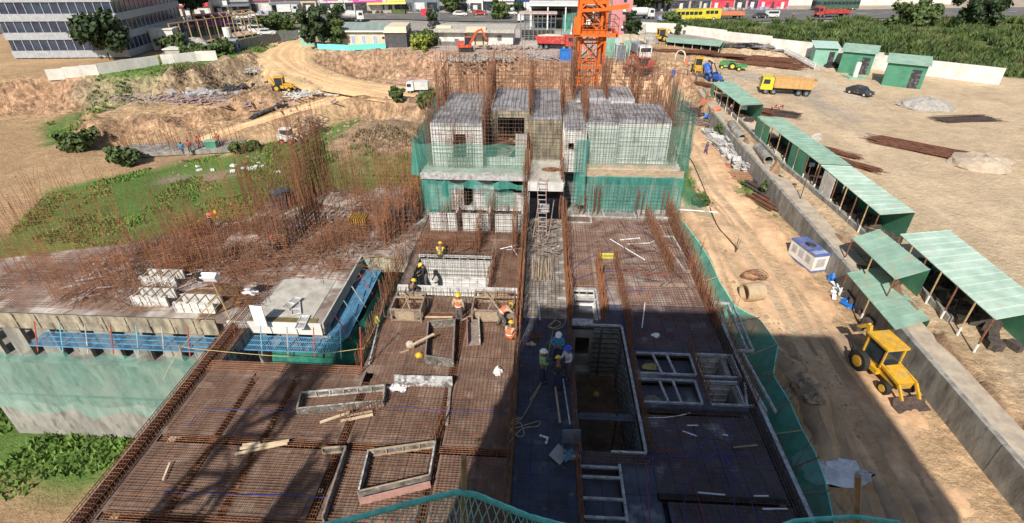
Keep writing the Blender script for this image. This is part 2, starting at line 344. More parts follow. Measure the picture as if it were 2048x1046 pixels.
b3 = (np.clip(bank*1.3, 0, 1)*.8)[..., None]
strat = (fbm(GX*.6, GY*.6, 6, 81)-.3)[..., None]*1.2
bankc = np.array((.37, .235, .145))*(1-np.clip(strat, 0, 1))+np.array((.20, .105, .078))*np.clip(strat, 0, 1)
bm = (np.where(inpoly(GX, GY, wp(-7, (250, 120), (560, 90), (520, 190), (326, 215), (100, 215))), 1., 0.))[..., None]
bankc = bankc*(1-bm)+np.array((.35, .27, .185))*bm
CO = CO*(1-b3)+bankc*b3
hm = blur(inpoly(GX+1.2*(fbm(GX, GY, 3, 201)-.5), GY+1.2*(fbm(GX, GY, 3, 203)-.5), HAUL).astype(float), 1, 1)[..., None]; CO = CO*(1-hm)+np.array((.70, .49, .28))*hm
trail = wp(-7, (700, 184), (600, 215), (520, 236), (430, 262), (400, 275), (440, 275), (540, 248), (620, 222), (720, 190)); tm = blur(inpoly(GX, GY, trail).astype(float), 1, 1)[..., None]*.8; CO = CO*(1-tm)+np.array((.62, .44, .26))*tm
smooth = np.maximum(hm, tm)[..., 0]
# wheel tracks and dark damp patches
def track(pts, z, wd, c, k=.5):
    global CO
    P = [at(a, b, z) for a, b in pts]; D = np.full(GX.shape, 1e9)
    for a, b in zip(P[:-1], P[1:]):
        dx, dy = b.x-a.x, b.y-a.y; t = np.clip(((GX-a.x)*dx+(GY-a.y)*dy)/(dx*dx+dy*dy), 0, 1)
        D = np.minimum(D, np.hypot(GX-a.x-t*dx, GY-a.y-t*dy))
    m = (np.clip(1-np.abs(D)/wd, 0, 1)*k)[..., None]; CO = CO*(1-m)+np.array(c)*m
for off in (0, 7, 15):
    pass
for o in (): track([(1395+o*.3, 250), (1450+o*.5, 400), (1530+o*.8, 560), (1620+o, 740), (1690+o, 900)], -9.5, 1.1, (.45, .35, .26), .55)
track([(1722, 200), (1640, 160), (1580, 130), (1500, 118)], -7.4, 3, (.58, .5, .4), .7)
for o in (0, 9, 22, 34): track([(1722+o, 250+o), (1650, 205+o), (1600, 150+o*.6), (1500, 140+o*.4), (1380, 125+o*.3)], -7.5, .8, (.42, .34, .26), .6)
for o in (0, 8, 30): track([(1722, 300+o), (1640, 262+o), (1560, 215+o), (1490, 165+o*.5), (1400, 135)], -7.5, .8, (.44, .34, .25), .5)
for a, b in (((1500, 150), (1620, 185)), ((1600, 190), (1700, 230)), ((1440, 150), (1560, 160))): track([a, b], -7.5, 4.5, (.40, .37, .33), .5)
v = (fbm(GX, GY, 7, 91)-.5)[..., None]*.5+(vnoise(GX, GY, 1.1, 97)-.5)[..., None]*.22
CO = np.clip(CO*(1+v), .01, .95)
# crop/thin the grid outside the near field to save memory
ix = np.where((np.abs(gx) < 75) | (np.arange(len(gx)) % 3 == 0))[0]; iy = np.where((gy < 130) | (np.arange(len(gy)) % 3 == 0))[0]
SX, SY = np.meshgrid(gx[ix], gy[iy], indexing='ij'); SZ = HB[np.ix_(ix, iy)]; SCo = CO[np.ix_(ix, iy)]
nx, ny = SX.shape
me = bpy.data.meshes.new('ground')
V = np.stack([SX, SY, SZ], -1).reshape(-1, 3)
I = np.arange(nx*ny).reshape(nx, ny); Fq = np.stack([I[:-1, :-1], I[1:, :-1], I[1:, 1:], I[:-1, 1:]], -1).reshape(-1, 4)
me.vertices.add(len(V)); me.vertices.foreach_set('co', V.ravel())
me.loops.add(Fq.size); me.loops.foreach_set('vertex_index', Fq.ravel())
me.polygons.add(len(Fq)); me.polygons.foreach_set('loop_start', np.arange(0, Fq.size, 4)); me.polygons.foreach_set('loop_total', np.full(len(Fq), 4))
me.polygons.foreach_set('use_smooth', np.ones(len(Fq), bool)); me.update(calc_edges=True)
ca = me.color_attributes.new('soil', 'FLOAT_COLOR', 'POINT')
RGH = (np.clip(.32+rough_m*1.1+blur(bank, 3)*1.2, 0, 1.5)*(1-.7*smooth))[np.ix_(ix, iy)]
ca.data.foreach_set('color', np.concatenate([SCo.reshape(-1, 3), RGH.reshape(-1, 1)], 1).ravel())
gm = bpy.data.materials.new('soil_and_grass'); gm.use_nodes = True; nt = gm.node_tree; L = nt.links; p = nt.nodes['Principled BSDF']
p.inputs['Roughness'].default_value = .95; p.inputs['Specular IOR Level'].default_value = .15
at_ = _n(nt, 'ShaderNodeVertexColor', layer_name='soil'); ge = _n(nt, 'ShaderNodeNewGeometry')
col = at_.outputs[0]
for s_, lo_, hi_, st in ((.9, .62, 1.38, (1, 1, 1)), (6, .74, 1.26, (1, 1, 1)), (1.7, .55, 1.4, (1, 1, .12))):
    mp = _n(nt, 'ShaderNodeMapping'); mp.inputs['Scale'].default_value = st; L.new(ge.outputs['Position'], mp.inputs[0])
    no = _n(nt, 'ShaderNodeTexNoise'); no.inputs['Scale'].default_value = s_; no.inputs['Detail'].default_value = 6; no.inputs['Roughness'].default_value = .7; L.new(mp.outputs[0], no.inputs[0])
    mr = _n(nt, 'ShaderNodeMapRange'); mr.inputs[1].default_value = .3; mr.inputs[2].default_value = .7; mr.inputs[3].default_value = lo_-1; mr.inputs[4].default_value = hi_-1; L.new(no.outputs[0], mr.inputs[0])
    m1 = _n(nt, 'ShaderNodeMath', operation='MULTIPLY_ADD'); L.new(mr.outputs[0], m1.inputs[0]); L.new(at_.outputs[1], m1.inputs[1]); m1.inputs[2].default_value = 1; mr = m1
    vm = _n(nt, 'ShaderNodeVectorMath', operation='SCALE'); L.new(col, vm.inputs[0]); L.new(mr.outputs[0], vm.inputs['Scale']); col = vm.outputs[0]
L.new(col, p.inputs['Base Color'])
nb = _n(nt, 'ShaderNodeTexNoise'); nb.inputs['Scale'].default_value = 2.2; nb.inputs['Detail'].default_value = 8; nb.inputs['Roughness'].default_value = .7; L.new(ge.outputs['Position'], nb.inputs[0])
bp = _n(nt, 'ShaderNodeBump'); bp.inputs['Strength'].default_value = .9; bp.inputs['Distance'].default_value = .35; L.new(nb.outputs[0], bp.inputs['Height']); L.new(bp.outputs[0], p.inputs['Normal'])
me.materials.append(gm)
ground = bpy.data.objects.new('ground', me); COL.objects.link(ground); ground['kind'] = 'structure'
# the dirt road beside the block, modelled finer: ruts, ridges, damp patches and the tower's shade painted in
hx = np.arange(9.6, 25.0, .2); hy = np.arange(9, 112, .2); KX, KY = np.meshgrid(hx, hy, indexing='ij')
def bil(A):
    i = (KX-gx[0])/GS; j = (KY-gy[0])/GS; a = i.astype(int); b = j.astype(int); u = i-a; v_ = j-b
    if A.ndim == 3: u = u[..., None]; v_ = v_[..., None]
    return (A[a, b]*(1-u)+A[a+1, b]*u)*(1-v_)+(A[a, b+1]*(1-u)+A[a+1, b+1]*u)*v_
KZ = bil(HB); KC = bil(CO)
cx_ = 17.4+.028*(KY-30)+.9*np.sin(KY*.07)-.045*np.clip(42-KY, 0, 40); off = KX-cx_+.5*(fbm(KX, KY, 9, 301)-.5)
rut = np.zeros(KX.shape)
for c_, a_ in ((-2.3, .8), (-1.5, .5), (-.5, 1), (1.3, .9), (2.2, .5), (3.0, 1), (3.9, .45), (-3.2, .4)):
    wv = .35*np.sin(KY*.11+c_*3)+.5*(fbm(KX*0+c_, KY, 8, 311)-.5); rut += a_*np.exp(-((off-c_-wv)/.26)**2)
onroad = np.clip(1-(np.abs(off)-4.2)/1.2, 0, 1); near = np.clip((44-KY)/14, 0, 1)
edge = np.minimum(np.minimum((KX-9.6)/1.0, (24.8-KX)/1.0), np.minimum((KY-9)/2, (111.8-KY)/6)).clip(0, 1)
tread = np.sin(KY*13+off*4)*rut.clip(0, 1)*.012
KZ = KZ+edge*(.07-.15*rut*onroad*(1+near*.6)+tread+.16*(fbm(KX, KY, 1.1, 321)-.5)*(1.5-onroad)+.07*(fbm(KX, KY, .5, 331)-.5)*(1.6-onroad)+.35*(fbm(KX, KY, 2.6, 341)-.5)*(1-onroad))-(1-edge)*.35
n1 = (fbm(KX, KY, 3.2, 351)-.5)[..., None]; n2 = (vnoise(KX, KY*.35, .5, 361)-.5)[..., None]
base = np.array((.63, .40, .235))*(1-onroad[..., None])+np.array((.68, .455, .28))*onroad[..., None]
shade_dampm = (np.clip((fbm(KX, KY, 5, 371)-.30)*5, 0, 1)*np.clip((36-KY)/5, .1, 1))[..., None]*.7  # road colour darkened where the tower's shadow falls, broken by damp patches
green = np.clip(KC[..., 1:2]-KC[..., 0:1]*.95, 0, 1)*30; green = green.clip(0, 1)
base = base*(1-shade_dampm)+np.array((.23, .185, .14))*shade_dampm
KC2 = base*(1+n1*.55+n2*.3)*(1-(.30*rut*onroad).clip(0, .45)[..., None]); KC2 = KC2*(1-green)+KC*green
def gridmesh(name, X, Y, Z, C, A, m):
    nx, ny = X.shape; me = bpy.data.meshes.new(name); V = np.stack([X, Y, Z], -1).reshape(-1, 3); I = np.arange(nx*ny).reshape(nx, ny); Fq = np.stack([I[:-1, :-1], I[1:, :-1], I[1:, 1:], I[:-1, 1:]], -1).reshape(-1, 4)
    me.vertices.add(len(V)); me.vertices.foreach_set('co', V.ravel()); me.loops.add(Fq.size); me.loops.foreach_set('vertex_index', Fq.ravel()); me.polygons.add(len(Fq)); me.polygons.foreach_set('loop_start', np.arange(0, Fq.size, 4)); me.polygons.foreach_set('loop_total', np.full(len(Fq), 4)); me.polygons.foreach_set('use_smooth', np.ones(len(Fq), bool)); me.update(calc_edges=True)
    ca = me.color_attributes.new('soil', 'FLOAT_COLOR', 'POINT'); ca.data.foreach_set('color', np.concatenate([C.reshape(-1, 3), np.broadcast_to(A, X.shape).reshape(-1, 1)], 1).ravel()); me.materials.append(m); o = bpy.data.objects.new(name, me); COL.objects.link(o); o['kind'] = 'structure'; return o
rm_ = gm.copy(); rm_.name = 'dirt_road_soil'
for n_ in rm_.node_tree.nodes:
    if n_.type == 'BUMP': n_.inputs['Strength'].default_value = .6; n_.inputs['Distance'].default_value = .12
for Q, hw, nm_ in TRK:
    nn = 26; U = np.linspace(-1, 1, nn); QQ = []
    for a_, b_ in zip(Q[:-1], Q[1:]):
        k_ = max(1, int((b_-a_).length/.5)); QQ += [a_.lerp(b_, i/k_) for i in range(k_)]
    XX = np.zeros((len(QQ)-1, nn)); YY = XX.copy(); ZZ = XX.copy()
    for i in range(len(QQ)-1):
        d_ = (QQ[i+1]-QQ[max(i-1, 0)]); L_ = math.hypot(d_.x, d_.y) or 1; n_ = (-d_.y/L_, d_.x/L_); w_ = hw*(1+.18*math.sin(i*.11)+.08*math.sin(i*.37)); XX[i] = QQ[i].x+n_[0]*U*w_; YY[i] = QQ[i].y+n_[1]*U*w_; ZZ[i] = QQ[i].z
    Ug = np.broadcast_to(U*hw, XX.shape); rt_ = sum(a_*np.exp(-((Ug-c_*hw-.3*np.sin(np.arange(XX.shape[0])[:, None]*.07+c_*5))/.28)**2) for c_, a_ in ((-.62, .8), (-.3, 1), (.05, .6), (.3, 1), (.66, .7)))
    ed_ = np.clip((1-np.abs(Ug)/hw)*3, 0, 1); ZZ = ZZ+.06-.12*rt_*ed_+.12*(fbm(XX, YY, 1.2, 401)-.5)-(1-ed_)*.5
    CC = np.array((.62, .415, .235))*(1+(fbm(XX, YY, 3, 411)-.5)[..., None]*.5+(vnoise(XX, YY, .5, 421)-.5)[..., None]*.15)*(1+(.28*rt_*ed_)[..., None])
    gridmesh(nm_, XX, YY, ZZ, np.clip(CC, .01, .95), .25, rm_)
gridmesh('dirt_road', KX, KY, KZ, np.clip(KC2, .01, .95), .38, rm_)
# roads as draped sheets
asph = mat('asphalt', (.16, .155, .15), (.115, .11, .11), rough=.9, scale=.3, extra=((.25, .22, .18), .15, .55, .75))
def drape(name, P, m, dz=.12, step=4, kind='structure', z=None):
    xs = [q[0] for q in P]; ys = [q[1] for q in P]; mb = MB()
    n = len(P); mb.add([(q[0], q[1], (z if z is not None else gz(q[0], q[1]))+dz) for q in P], [tuple(range(n))])
    return mb.build(name, m, kind=kind)
RZ = -4.75
drape('road', wp(RZ, (-100, 70), (326, 51), (500, 42), (800, 38), (900, 42), (1200, 46), (1330, 47), (1722, 37), (2150, 30), (2150, 12), (1722, 19), (1300, 18), (1000, 24), (800, 26), (500, 33), (326, 40), (-100, 55)), asph, 0, z=RZ)
drape('sidewalk', wp(RZ, (-100, 55), (326, 40), (500, 33), (800, 26), (1000, 24), (1300, 18), (1722, 19), (2150, 12), (2150, -2), (1300, 6), (1000, 8), (800, 12), (500, 22), (326, 30), (-100, 42)), mat('sandy_verge', (.46, .37, .28), (.33, .28, .23), rough=.95, scale=.3), 0, z=RZ-.02)
mb = MB()
for a, b in (((330, 46), (800, 33)), ((900, 33), (1290, 33)), ((1300, 32), (2100, 22))):
    A, B = at(*a, RZ), at(*b, RZ); n = int((B-A).length/7)
    for i in range(n):
        p0 = A.lerp(B, i/n); p1 = A.lerp(B, (i+.45)/n); d = (B-A).normalized(); q = Vector((-d.y, d.x, 0))*.12
        mb.quad(p0-q, p1-q, p1+q, p0+q)
o = mb.build('road_marking', white, kind='structure'); o.location.z = .006
# grass and scrub: leaf-sized blades over the grassy zones
def scatter(name, polys, n, h, wd, m, label, dens=None, z0=0., lean=.5):
    vs = []; per = [n//len(polys)]*len(polys)
    A = []
    for P in polys:
        a = 0
        for i in range(len(P)): a += P[i][0]*P[(i+1) % len(P)][1]-P[(i+1) % len(P)][0]*P[i][1]
        A.append(abs(a)/2)
    out = []
    for P, a in zip(polys, A):
        k = int(n*a/sum(A)); xs = [q[0] for q in P]; ys = [q[1] for q in P]
        X = rng.uniform(min(xs), max(xs), k*4); Y = rng.uniform(min(ys), max(ys), k*4)
        keep = inpoly(X, Y, P) & (fbm(X, Y, 5, 111) > .44)
        X = X[keep][:k]; Y = Y[keep][:k]; out.append(np.stack([X, Y], 1))
    Q = np.concatenate(out)
    i = ((Q[:, 0]-gx[0])/GS).astype(int).clip(0, len(gx)-1); j = ((Q[:, 1]-gy[0])/GS).astype(int).clip(0, len(gy)-1)
    Z = HB[i, j]+z0-.05; N = len(Q); th = rng.uniform(0, 6.28, N); hh = h*rng.uniform(.4, 1.3, N)*(.5+fbm(Q[:, 0], Q[:, 1], 4, 121)); ww = wd*rng.uniform(.6, 1.4, N)
    lx = rng.uniform(-lean, lean, N)*hh; ly = rng.uniform(-lean, lean, N)*hh
    a = np.stack([Q[:, 0]-np.cos(th)*ww, Q[:, 1]-np.sin(th)*ww, Z], 1); b = np.stack([Q[:, 0]+np.cos(th)*ww, Q[:, 1]+np.sin(th)*ww, Z], 1); c = np.stack([Q[:, 0]+lx, Q[:, 1]+ly, Z+hh], 1)
    VV = np.stack([a, b, c], 1).reshape(-1, 3); me = bpy.data.meshes.new(name); me.vertices.add(3*N); me.vertices.foreach_set('co', VV.ravel())
    me.loops.add(3*N); me.loops.foreach_set('vertex_index', np.arange(3*N)); me.polygons.add(N); me.polygons.foreach_set('loop_start', np.arange(0, 3*N, 3)); me.polygons.foreach_set('loop_total', np.full(N, 3)); me.update(calc_edges=True)
    me.materials.append(m); o = bpy.data.objects.new(name, me); COL.objects.link(o); tag(o, label, name.replace('_', ' '), kind='stuff'); return o
grass_m = mat('grass_blades', (.16, .27, .055), (.09, .16, .035), rough=.8, scale=.45, detail=8, extra=((.26, .22, .1), .3, .6, .78))
scatter('grass', GP, 60000, .3, .15, grass_m, 'rough green grass growing on the low ground round the building site')
scatter('scrub', [SCRUB], 60000, 1.5, .34, mat('scrub_leaves', (.12, .17, .045), (.035, .065, .02), rough=.7, scale=.35, detail=10, extra=((.2, .19, .08), .12, .55, .75)), 'dense green scrub between the white boundary wall and the road', lean=.9)
dead = mat('dry_weeds', (.28, .21, .13), (.16, .12, .07), rough=.9, scale=1)
scatter('dry_weeds', [wp(-9, (650, 300), (740, 240), (835, 225), (835, 320), (700, 325)), wp(-6, (326, 150), (500, 112), (560, 160), (470, 190), (326, 185))], 7000, .5, .1, dead, 'dry brown weeds on the spoil bank', lean=.8)

# clods and stones strewn over the earth
def clods(name, polys, n, s0, s1, m, label):
    out = []
    for P in polys:
        xs = [q[0] for q in P]; ys = [q[1] for q in P]; X = rng.uniform(min(xs), max(xs), n*3); Y = rng.uniform(min(ys), max(ys), n*3); k = inpoly(X, Y, P) & (fbm(X, Y, 4, 131) > .44); out.append(np.stack([X[k], Y[k]], 1)[:n])
    Q = np.concatenate(out); N = len(Q); i = ((Q[:, 0]-gx[0])/GS).astype(int).clip(0, len(gx)-1); j = ((Q[:, 1]-gy[0])/GS).astype(int).clip(0, len(gy)-1); Z = HB[i, j]; S = s0+(s1-s0)*rng.random(N)**4
    D_ = np.array([(1, 0, .0), (0, 1, .1), (-1, 0, 0), (0, -1, -.1), (0, 0, .8), (0, 0, -.6)]); Vv = np.stack([Q[:, 0], Q[:, 1], Z], 1)[:, None]+D_[None]*S[:, None, None]*rng.uniform(.5, 1.3, (N, 6, 3))
    Fc = np.array([(0, 1, 4), (1, 2, 4), (2, 3, 4), (3, 0, 4), (1, 0, 5), (2, 1, 5), (3, 2, 5), (0, 3, 5)]); F = (Fc[None]+np.arange(N)[:, None, None]*6).reshape(-1, 3)
    me = bpy.data.meshes.new(name); me.from_pydata(Vv.reshape(-1, 3).tolist(), [], F.tolist()); me.materials.append(m); o = bpy.data.objects.new(name, me); COL.objects.link(o); tag(o, label, 'stones', kind='stuff')
clods('loose_stones', [wp(-9.5, (1350, 250), (1380, 250), (1480, 600), (1560, 640), (1722, 1046), (1640, 1046), (1540, 720), (1400, 440))], 1500, .03, .34, mat('soil_clod', (.40, .29, .19), (.27, .2, .14), rough=.95), 'loose clods and stones along the net side of the dirt road')
clods('loose_stones', [wp(-9.5, (1400, 250), (1722, 640), (1722, 900), (1380, 260))], 700, .02, .14, MATS['soil_clod'], 'small stones scattered over the dirt road')
clods('broken_rock', [wp(-6, (326, 140), (860, 110), (1340, 120), (1350, 190), (840, 190), (600, 260), (326, 300))], 3500, .06, .5, mat('bank_rock', (.40, .28, .2), (.24, .16, .12), rough=.95), 'broken rock and earth clods over the excavated banks')
clods('broken_rock', [wp(-7.4, (1420, 120), (1722, 200), (1722, 330), (1480, 200))], 500, .03, .2, MATS['bank_rock'], 'small rubble over the sandy yard')
# ------------------------------------------------------------------ THE NEAR BLOCK UNDER CONSTRUCTION
def cells(xs, ys, holes, z0, z1, mb):
    X = sorted(set(xs+[h[0] for h in holes]+[h[1] for h in holes])); Y = sorted(set(ys+[h[2] for h in holes]+[h[3] for h in holes]))
    X = [x for x in X if xs[0] <= x <= xs[1]]; Y = [y for y in Y if ys[0] <= y <= ys[1]]
    def solid(i, j):
        if i < 0 or j < 0 or i >= len(X)-1 or j >= len(Y)-1: return False
        cx = (X[i]+X[i+1])/2; cy = (Y[j]+Y[j+1])/2
        return not any(h[0] < cx < h[1] and h[2] < cy < h[3] for h in holes)
    for i in range(len(X)-1):
        for j in range(len(Y)-1):
            if not solid(i, j): continue
            a, b, c, d = X[i], X[i+1], Y[j], Y[j+1]
            mb.quad((a, c, z1), (b, c, z1), (b, d, z1), (a, d, z1)); mb.quad((a, d, z0), (b, d, z0), (b, c, z0), (a, c, z0))
            if not solid(i-1, j): mb.quad((a, d, z1), (a, d, z0), (a, c, z0), (a, c, z1))
            if not solid(i+1, j): mb.quad((b, c, z1), (b, c, z0), (b, d, z0), (b, d, z1))
            if not solid(i, j-1): mb.quad((a, c, z1), (a, c, z0), (b, c, z0), (b, c, z1))
            if not solid(i, j+1): mb.quad((b, d, z1), (b, d, z0), (a, d, z0), (a, d, z1))
    return mb
def fwall(mb, p, q, z0, z1, side=1, sx=.45, sz=.3, t=.06, rib=.05):
    """formwork wall: plate with upright and level stiffeners on one side"""
    p = Vector((p[0], p[1], 0)); q = Vector((q[0], q[1], 0)); d = q-p; L = d.length; d.normalize(); n = Vector((d.y, -d.x, 0))*side; rz = math.atan2(d.y, d.x)
    c = (p+q)/2-n*t/2; mb.box((c.x, c.y, (z0+z1)/2), (L, t, z1-z0), rz)
    k = max(1, round(L/sx))
    for i in range(k+1):
        e = p+d*(min(max(L*i/k, .02), L-.02))+n*(rib/2); mb.box((e.x, e.y, (z0+z1)/2), (.035, rib, z1-z0-.01), rz)
    k2 = max(1, round((z1-z0)/sz))
    for i in range(k2+1):
        z = z0+(z1-z0)*i/k2; z = min(max(z, z0+.02), z1-.02); e = (p+q)/2+n*(rib*.4); mb.box((e.x, e.y, z), (L-.01, rib*.8, .03), rz)
    return mb
blk = empty('unfinished_building', (0, 17, 0), label='unfinished concrete block with plywood and aluminium formwork decks covered in rusty rebar', cat='building')
def part(mb, name, m, **k):
    o = mb.build(name, m, **k); o.parent = blk; o.matrix_parent_inverse = Matrix.Translation((0, -17, 0)); return o
beamsL = [(-7.0, -6.65, 2, 16), (-3.55, -3.2, 2, 21.2), (-13.55, -.75, 12.0, 12.35), (-7.2, -.75, 19.75, 20.1), (-13.55, -.75, 9.0, 9.3)]
minor = [(-11.6, -11.35, 2, 15.6), (-9.85, -9.6, 2, 15.6)]
voids = [(-13.55, -7.2, 16.2, 18.9), (-10, -7.2, 18.9, 25.2)]
recess = (-6.7, -2.5, 22.0, 25.3)
part(cells([-13.7, -.6], [2, 27.4], voids+[(-13.7, -10, 16, 40), (-10.1, -7.2, 25.2, 40), recess]+beamsL+minor, -.12, 0, MB()), 'plywood_deck', deck_l)
mb = MB()
for b in beamsL+minor: mb.bx(b[0]-.02, b[1]+.02, b[2], b[3]-.001, -.5, -.45)
part(mb, 'beam_soffit', deck_l)
shaft = (1.75, 3.95, 12.45, 19.4); frl = (1.7, 3.0, 9.0, 11.7)
fr = [(4.45, 6.75, 16.45, 17.7), (4.3, 6.6, 14.85, 16.1), (7.0, 8.55, 16.4, 17.75), (6.95, 8.3, 14.85, 16.1)]
liftbox = (1.85, 3.0, 20.0, 22.3)
beamsR = [(1.6, 8.3, 14.25, 14.6), (4.15, 8.3, 10.6, 10.9), (4.25, 4.45, 2, 10.6), (1.6, 8.3, 23.0, 23.2)]
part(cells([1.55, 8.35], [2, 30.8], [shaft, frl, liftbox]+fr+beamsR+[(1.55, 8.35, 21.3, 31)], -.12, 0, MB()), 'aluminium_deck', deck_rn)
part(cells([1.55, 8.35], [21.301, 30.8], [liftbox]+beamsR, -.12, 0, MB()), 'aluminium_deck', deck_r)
mb = MB()
for b in beamsR: mb.bx(b[0]-.02, b[1]+.02, b[2], b[3], -.45, -.4)
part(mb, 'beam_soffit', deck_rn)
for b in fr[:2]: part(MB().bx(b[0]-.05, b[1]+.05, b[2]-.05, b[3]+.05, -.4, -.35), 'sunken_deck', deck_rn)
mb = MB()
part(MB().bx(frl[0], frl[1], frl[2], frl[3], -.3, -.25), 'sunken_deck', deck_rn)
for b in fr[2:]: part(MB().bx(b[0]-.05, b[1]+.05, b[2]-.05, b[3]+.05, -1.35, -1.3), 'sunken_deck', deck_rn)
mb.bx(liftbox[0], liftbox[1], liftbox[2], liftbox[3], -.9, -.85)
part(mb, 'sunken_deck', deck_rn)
mb = MB()
for b in fr[2:]:
    fwall(mb, (b[0], b[3]), (b[1], b[3]), -1.3, -.01, 1, .3, .3); fwall(mb, (b[1], b[3]), (b[1], b[2]), -1.3, -.01, 1, .3, .3); fwall(mb, (b[0], b[2]), (b[0], b[3]), -1.3, -.01, 1, .3, .3)
part(mb, 'pit_formwork', alu)
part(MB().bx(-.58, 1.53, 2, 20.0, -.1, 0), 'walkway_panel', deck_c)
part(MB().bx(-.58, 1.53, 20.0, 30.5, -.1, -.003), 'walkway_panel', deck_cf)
# the stair and lift shaft: far wall with a door-sized hole, side wall, floor of the storey below
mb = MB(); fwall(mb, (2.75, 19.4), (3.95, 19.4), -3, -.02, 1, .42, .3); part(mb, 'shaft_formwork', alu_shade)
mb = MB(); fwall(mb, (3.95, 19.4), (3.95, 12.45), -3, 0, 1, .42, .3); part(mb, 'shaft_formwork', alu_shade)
mb = MB(); mb.bx(1.75, 1.95, 19.4, 19.5, -3, -.05); mb.bx(2.6, 2.75, 19.4, 19.5, -3, -.05); mb.bx(1.95, 2.6, 19.4, 19.5, -.6, -.05); mb.bx(1.95, 2.6, 19.4, 19.5, -3, -1.7)
mb.bx(1.75, 2.72, 18.95, 19.38, -3, -2.35); part(mb, 'shaft_wall', conc_d)
part(MB().bx(1.75, 2.75, 19.5, 20.0, -.08, .06), 'wall_head_form', alu_l)
mb = MB(); mb.bx(1.6, 1.72, 12.45, 19.4, -3, -.13); part(mb, 'shaft_wall', conc_d)
part(MB().bx(1.5, 4.2, 12.2, 19.6, -3.15, -3), 'shaft_floor', mat('muddy_shuttering', (.24, .19, .12), (.11, .09, .065), rough=.9, scale=1.3))
mb = MB(); fwall(mb, (1.85, 22.3), (3.0, 22.3), -.85, .1, 1); fwall(mb, (3.0, 22.3), (3.0, 20.0), -.85, 0, 1); part(mb, 'lift_box_formwork', alu)
# recess with tall lit formwork
mb = MB(); fwall(mb, (-6.7, 25.3), (-2.5, 25.3), -2.9, .15, 1, .45, .3); fwall(mb, (-2.5, 25.3), (-2.5, 22), -2.9, -.02, 1); part(mb, 'recess_formwork', alu)
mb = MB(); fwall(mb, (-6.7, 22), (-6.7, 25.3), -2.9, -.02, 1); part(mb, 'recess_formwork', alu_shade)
part(MB().bx(-6.8, -2.4, 21.9, 25.4, -3, -2.9), 'recess_floor', deck_l)
mb = MB(); fwall(mb, (-7.0, 21.6), (-.8, 21.6), 0, .5, 1, .45, .25); mb.bx(-7.0, -.8, 21.67, 21.75, .46, .5); part(mb, 'upstand_formwork', alu)
mb = MB(); mb.bx(-7.0, -.8, 20.1, 20.16, -.4, .02); part(mb, 'beam_side_board', wood_g)
# void edges: formwork on the west side, storey below
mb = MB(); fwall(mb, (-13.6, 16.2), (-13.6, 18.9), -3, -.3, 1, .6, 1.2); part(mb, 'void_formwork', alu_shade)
mb = MB(); fwall(mb, (-7.15, 25.2), (-7.15, 16.2), -3, -.1, 1, .6, .6); part(mb, 'void_formwork', wood_g)
mb = MB(); fwall(mb, (-10, 25.2), (-7.15, 25.2), -1.0, 0, 1, .45, .3); part(mb, 'void_formwork', alu_y)
mb = MB(); cells([-30, 8.4], [2, 42], [(-30, -18.2, 29, 42), (-30, -20.5, 27.5, 42), (-30, -23, 25, 42), (-18.3, -7.6, 33.6, 42), (-13.6, -7.15, 16.0, 25.2), (-30, -14.4, 2, 18.5), (-30, -13.8, 2, 19)], -3.25, -3.05, mb); part(mb, 'lower_floor', conc_d)
mb = MB()
mb.bx(-13.4, -13.2, 3, 16, -9.5, -.6); mb.bx(8.1, 8.3, 3, 33, -9.5, -.14); mb.bx(-13, 8.1, 3.0, 3.2, -9.5, -.13); mb.bx(-9.9, -9.7, 19, 25, -9.5, -3.3); mb.bx(-7.1, -6.9, 16, 25, -9.5, -3.3)
mb.bx(-13.2, -7.1, 15.7, 15.9, -9.5, -.15); mb.bx(-13, 8, 40, 40.2, -9.5, -3.3)
for x in (-12, -9, -5, -2, 2, 5, 7.4):
    for y in (6, 10, 14, 27, 30, 36): mb.bx(x-.15, x+.15, y-.4, y+.4, -9.5, -3.25)
part(mb, 'lower_wall', conc_d)
mb = MB()
for x in np.arange(-13.2, 8.2, 1.5):
    for y in np.arange(4, 15.5, 1.5): mb.vbar(x, y, -3.05, -.13, .04)
part(mb, 'deck_prop', rust_d)
# edge formwork along the right side
mb = MB(); mb.bx(8.72, 8.8, 2, 31, -.5, .12); mb.bx(8.33, 8.72, 2, 31, -.5, -.45); fwall(mb, (8.84, 31), (8.84, 2), -.5, .1, -1, .6, .5); part(mb, 'edge_formwork', alu_l)
mb = MB(); mb.bx(-14.35, -14.25, 2, 20.8, -.45, .02); mb.bx(-14.25, -13.6, 2, 20.8, -.5, -.45); mb.bx(-13.6, -7.0, 15.35, 15.42, -.45, -.01); mb.bx(-13.6, -7, 15.4, 16.15, -.5, -.45); mb.bx(-13.6, -7, 16.12, 16.19, -.45, .02); part(mb, 'edge_board', wood_g)

# the second block on the left: same storey, dusty slab
blk2 = empty('unfinished_tower_base', (-17, 26, 0), label='neighbouring unfinished block with a dusty grey slab, blue edge scaffold and green nets', cat='building')
def part2(mb, name, m, **k):
    o = mb.build(name, m, **k); o.parent = blk2; o.matrix_parent_inverse = Matrix.Translation((17, -26, 0)); return o
SP = [(-31, 19), (-14.9, 19), (-14.9, 19), (-10.05, 19), (-10.05, 25.25), (-7.15, 25.25), (-7.15, 34.2), (-18.4, 34.2), (-18.6, 29.6), (-21, 28.6), (-23.5, 26.2), (-31, 23.6)]
SP = [SP[0], SP[1]]+SP[3:]
part2(MB().prism(SP, -.2, 0), 'slab', slab_l)
part2(MB().bx(-13.4, -10.6, 19.35, 22.6, .0, .035), 'screed_patch', conc)
part2(MB().bx(-14.6, -10.06, 18.9, 18.99, -.62, .03), 'slab_edge', concw)
part2(MB().bx(-10.04, -9.96, 19.0, 25.2, -.62, .03), 'slab_edge', conc)
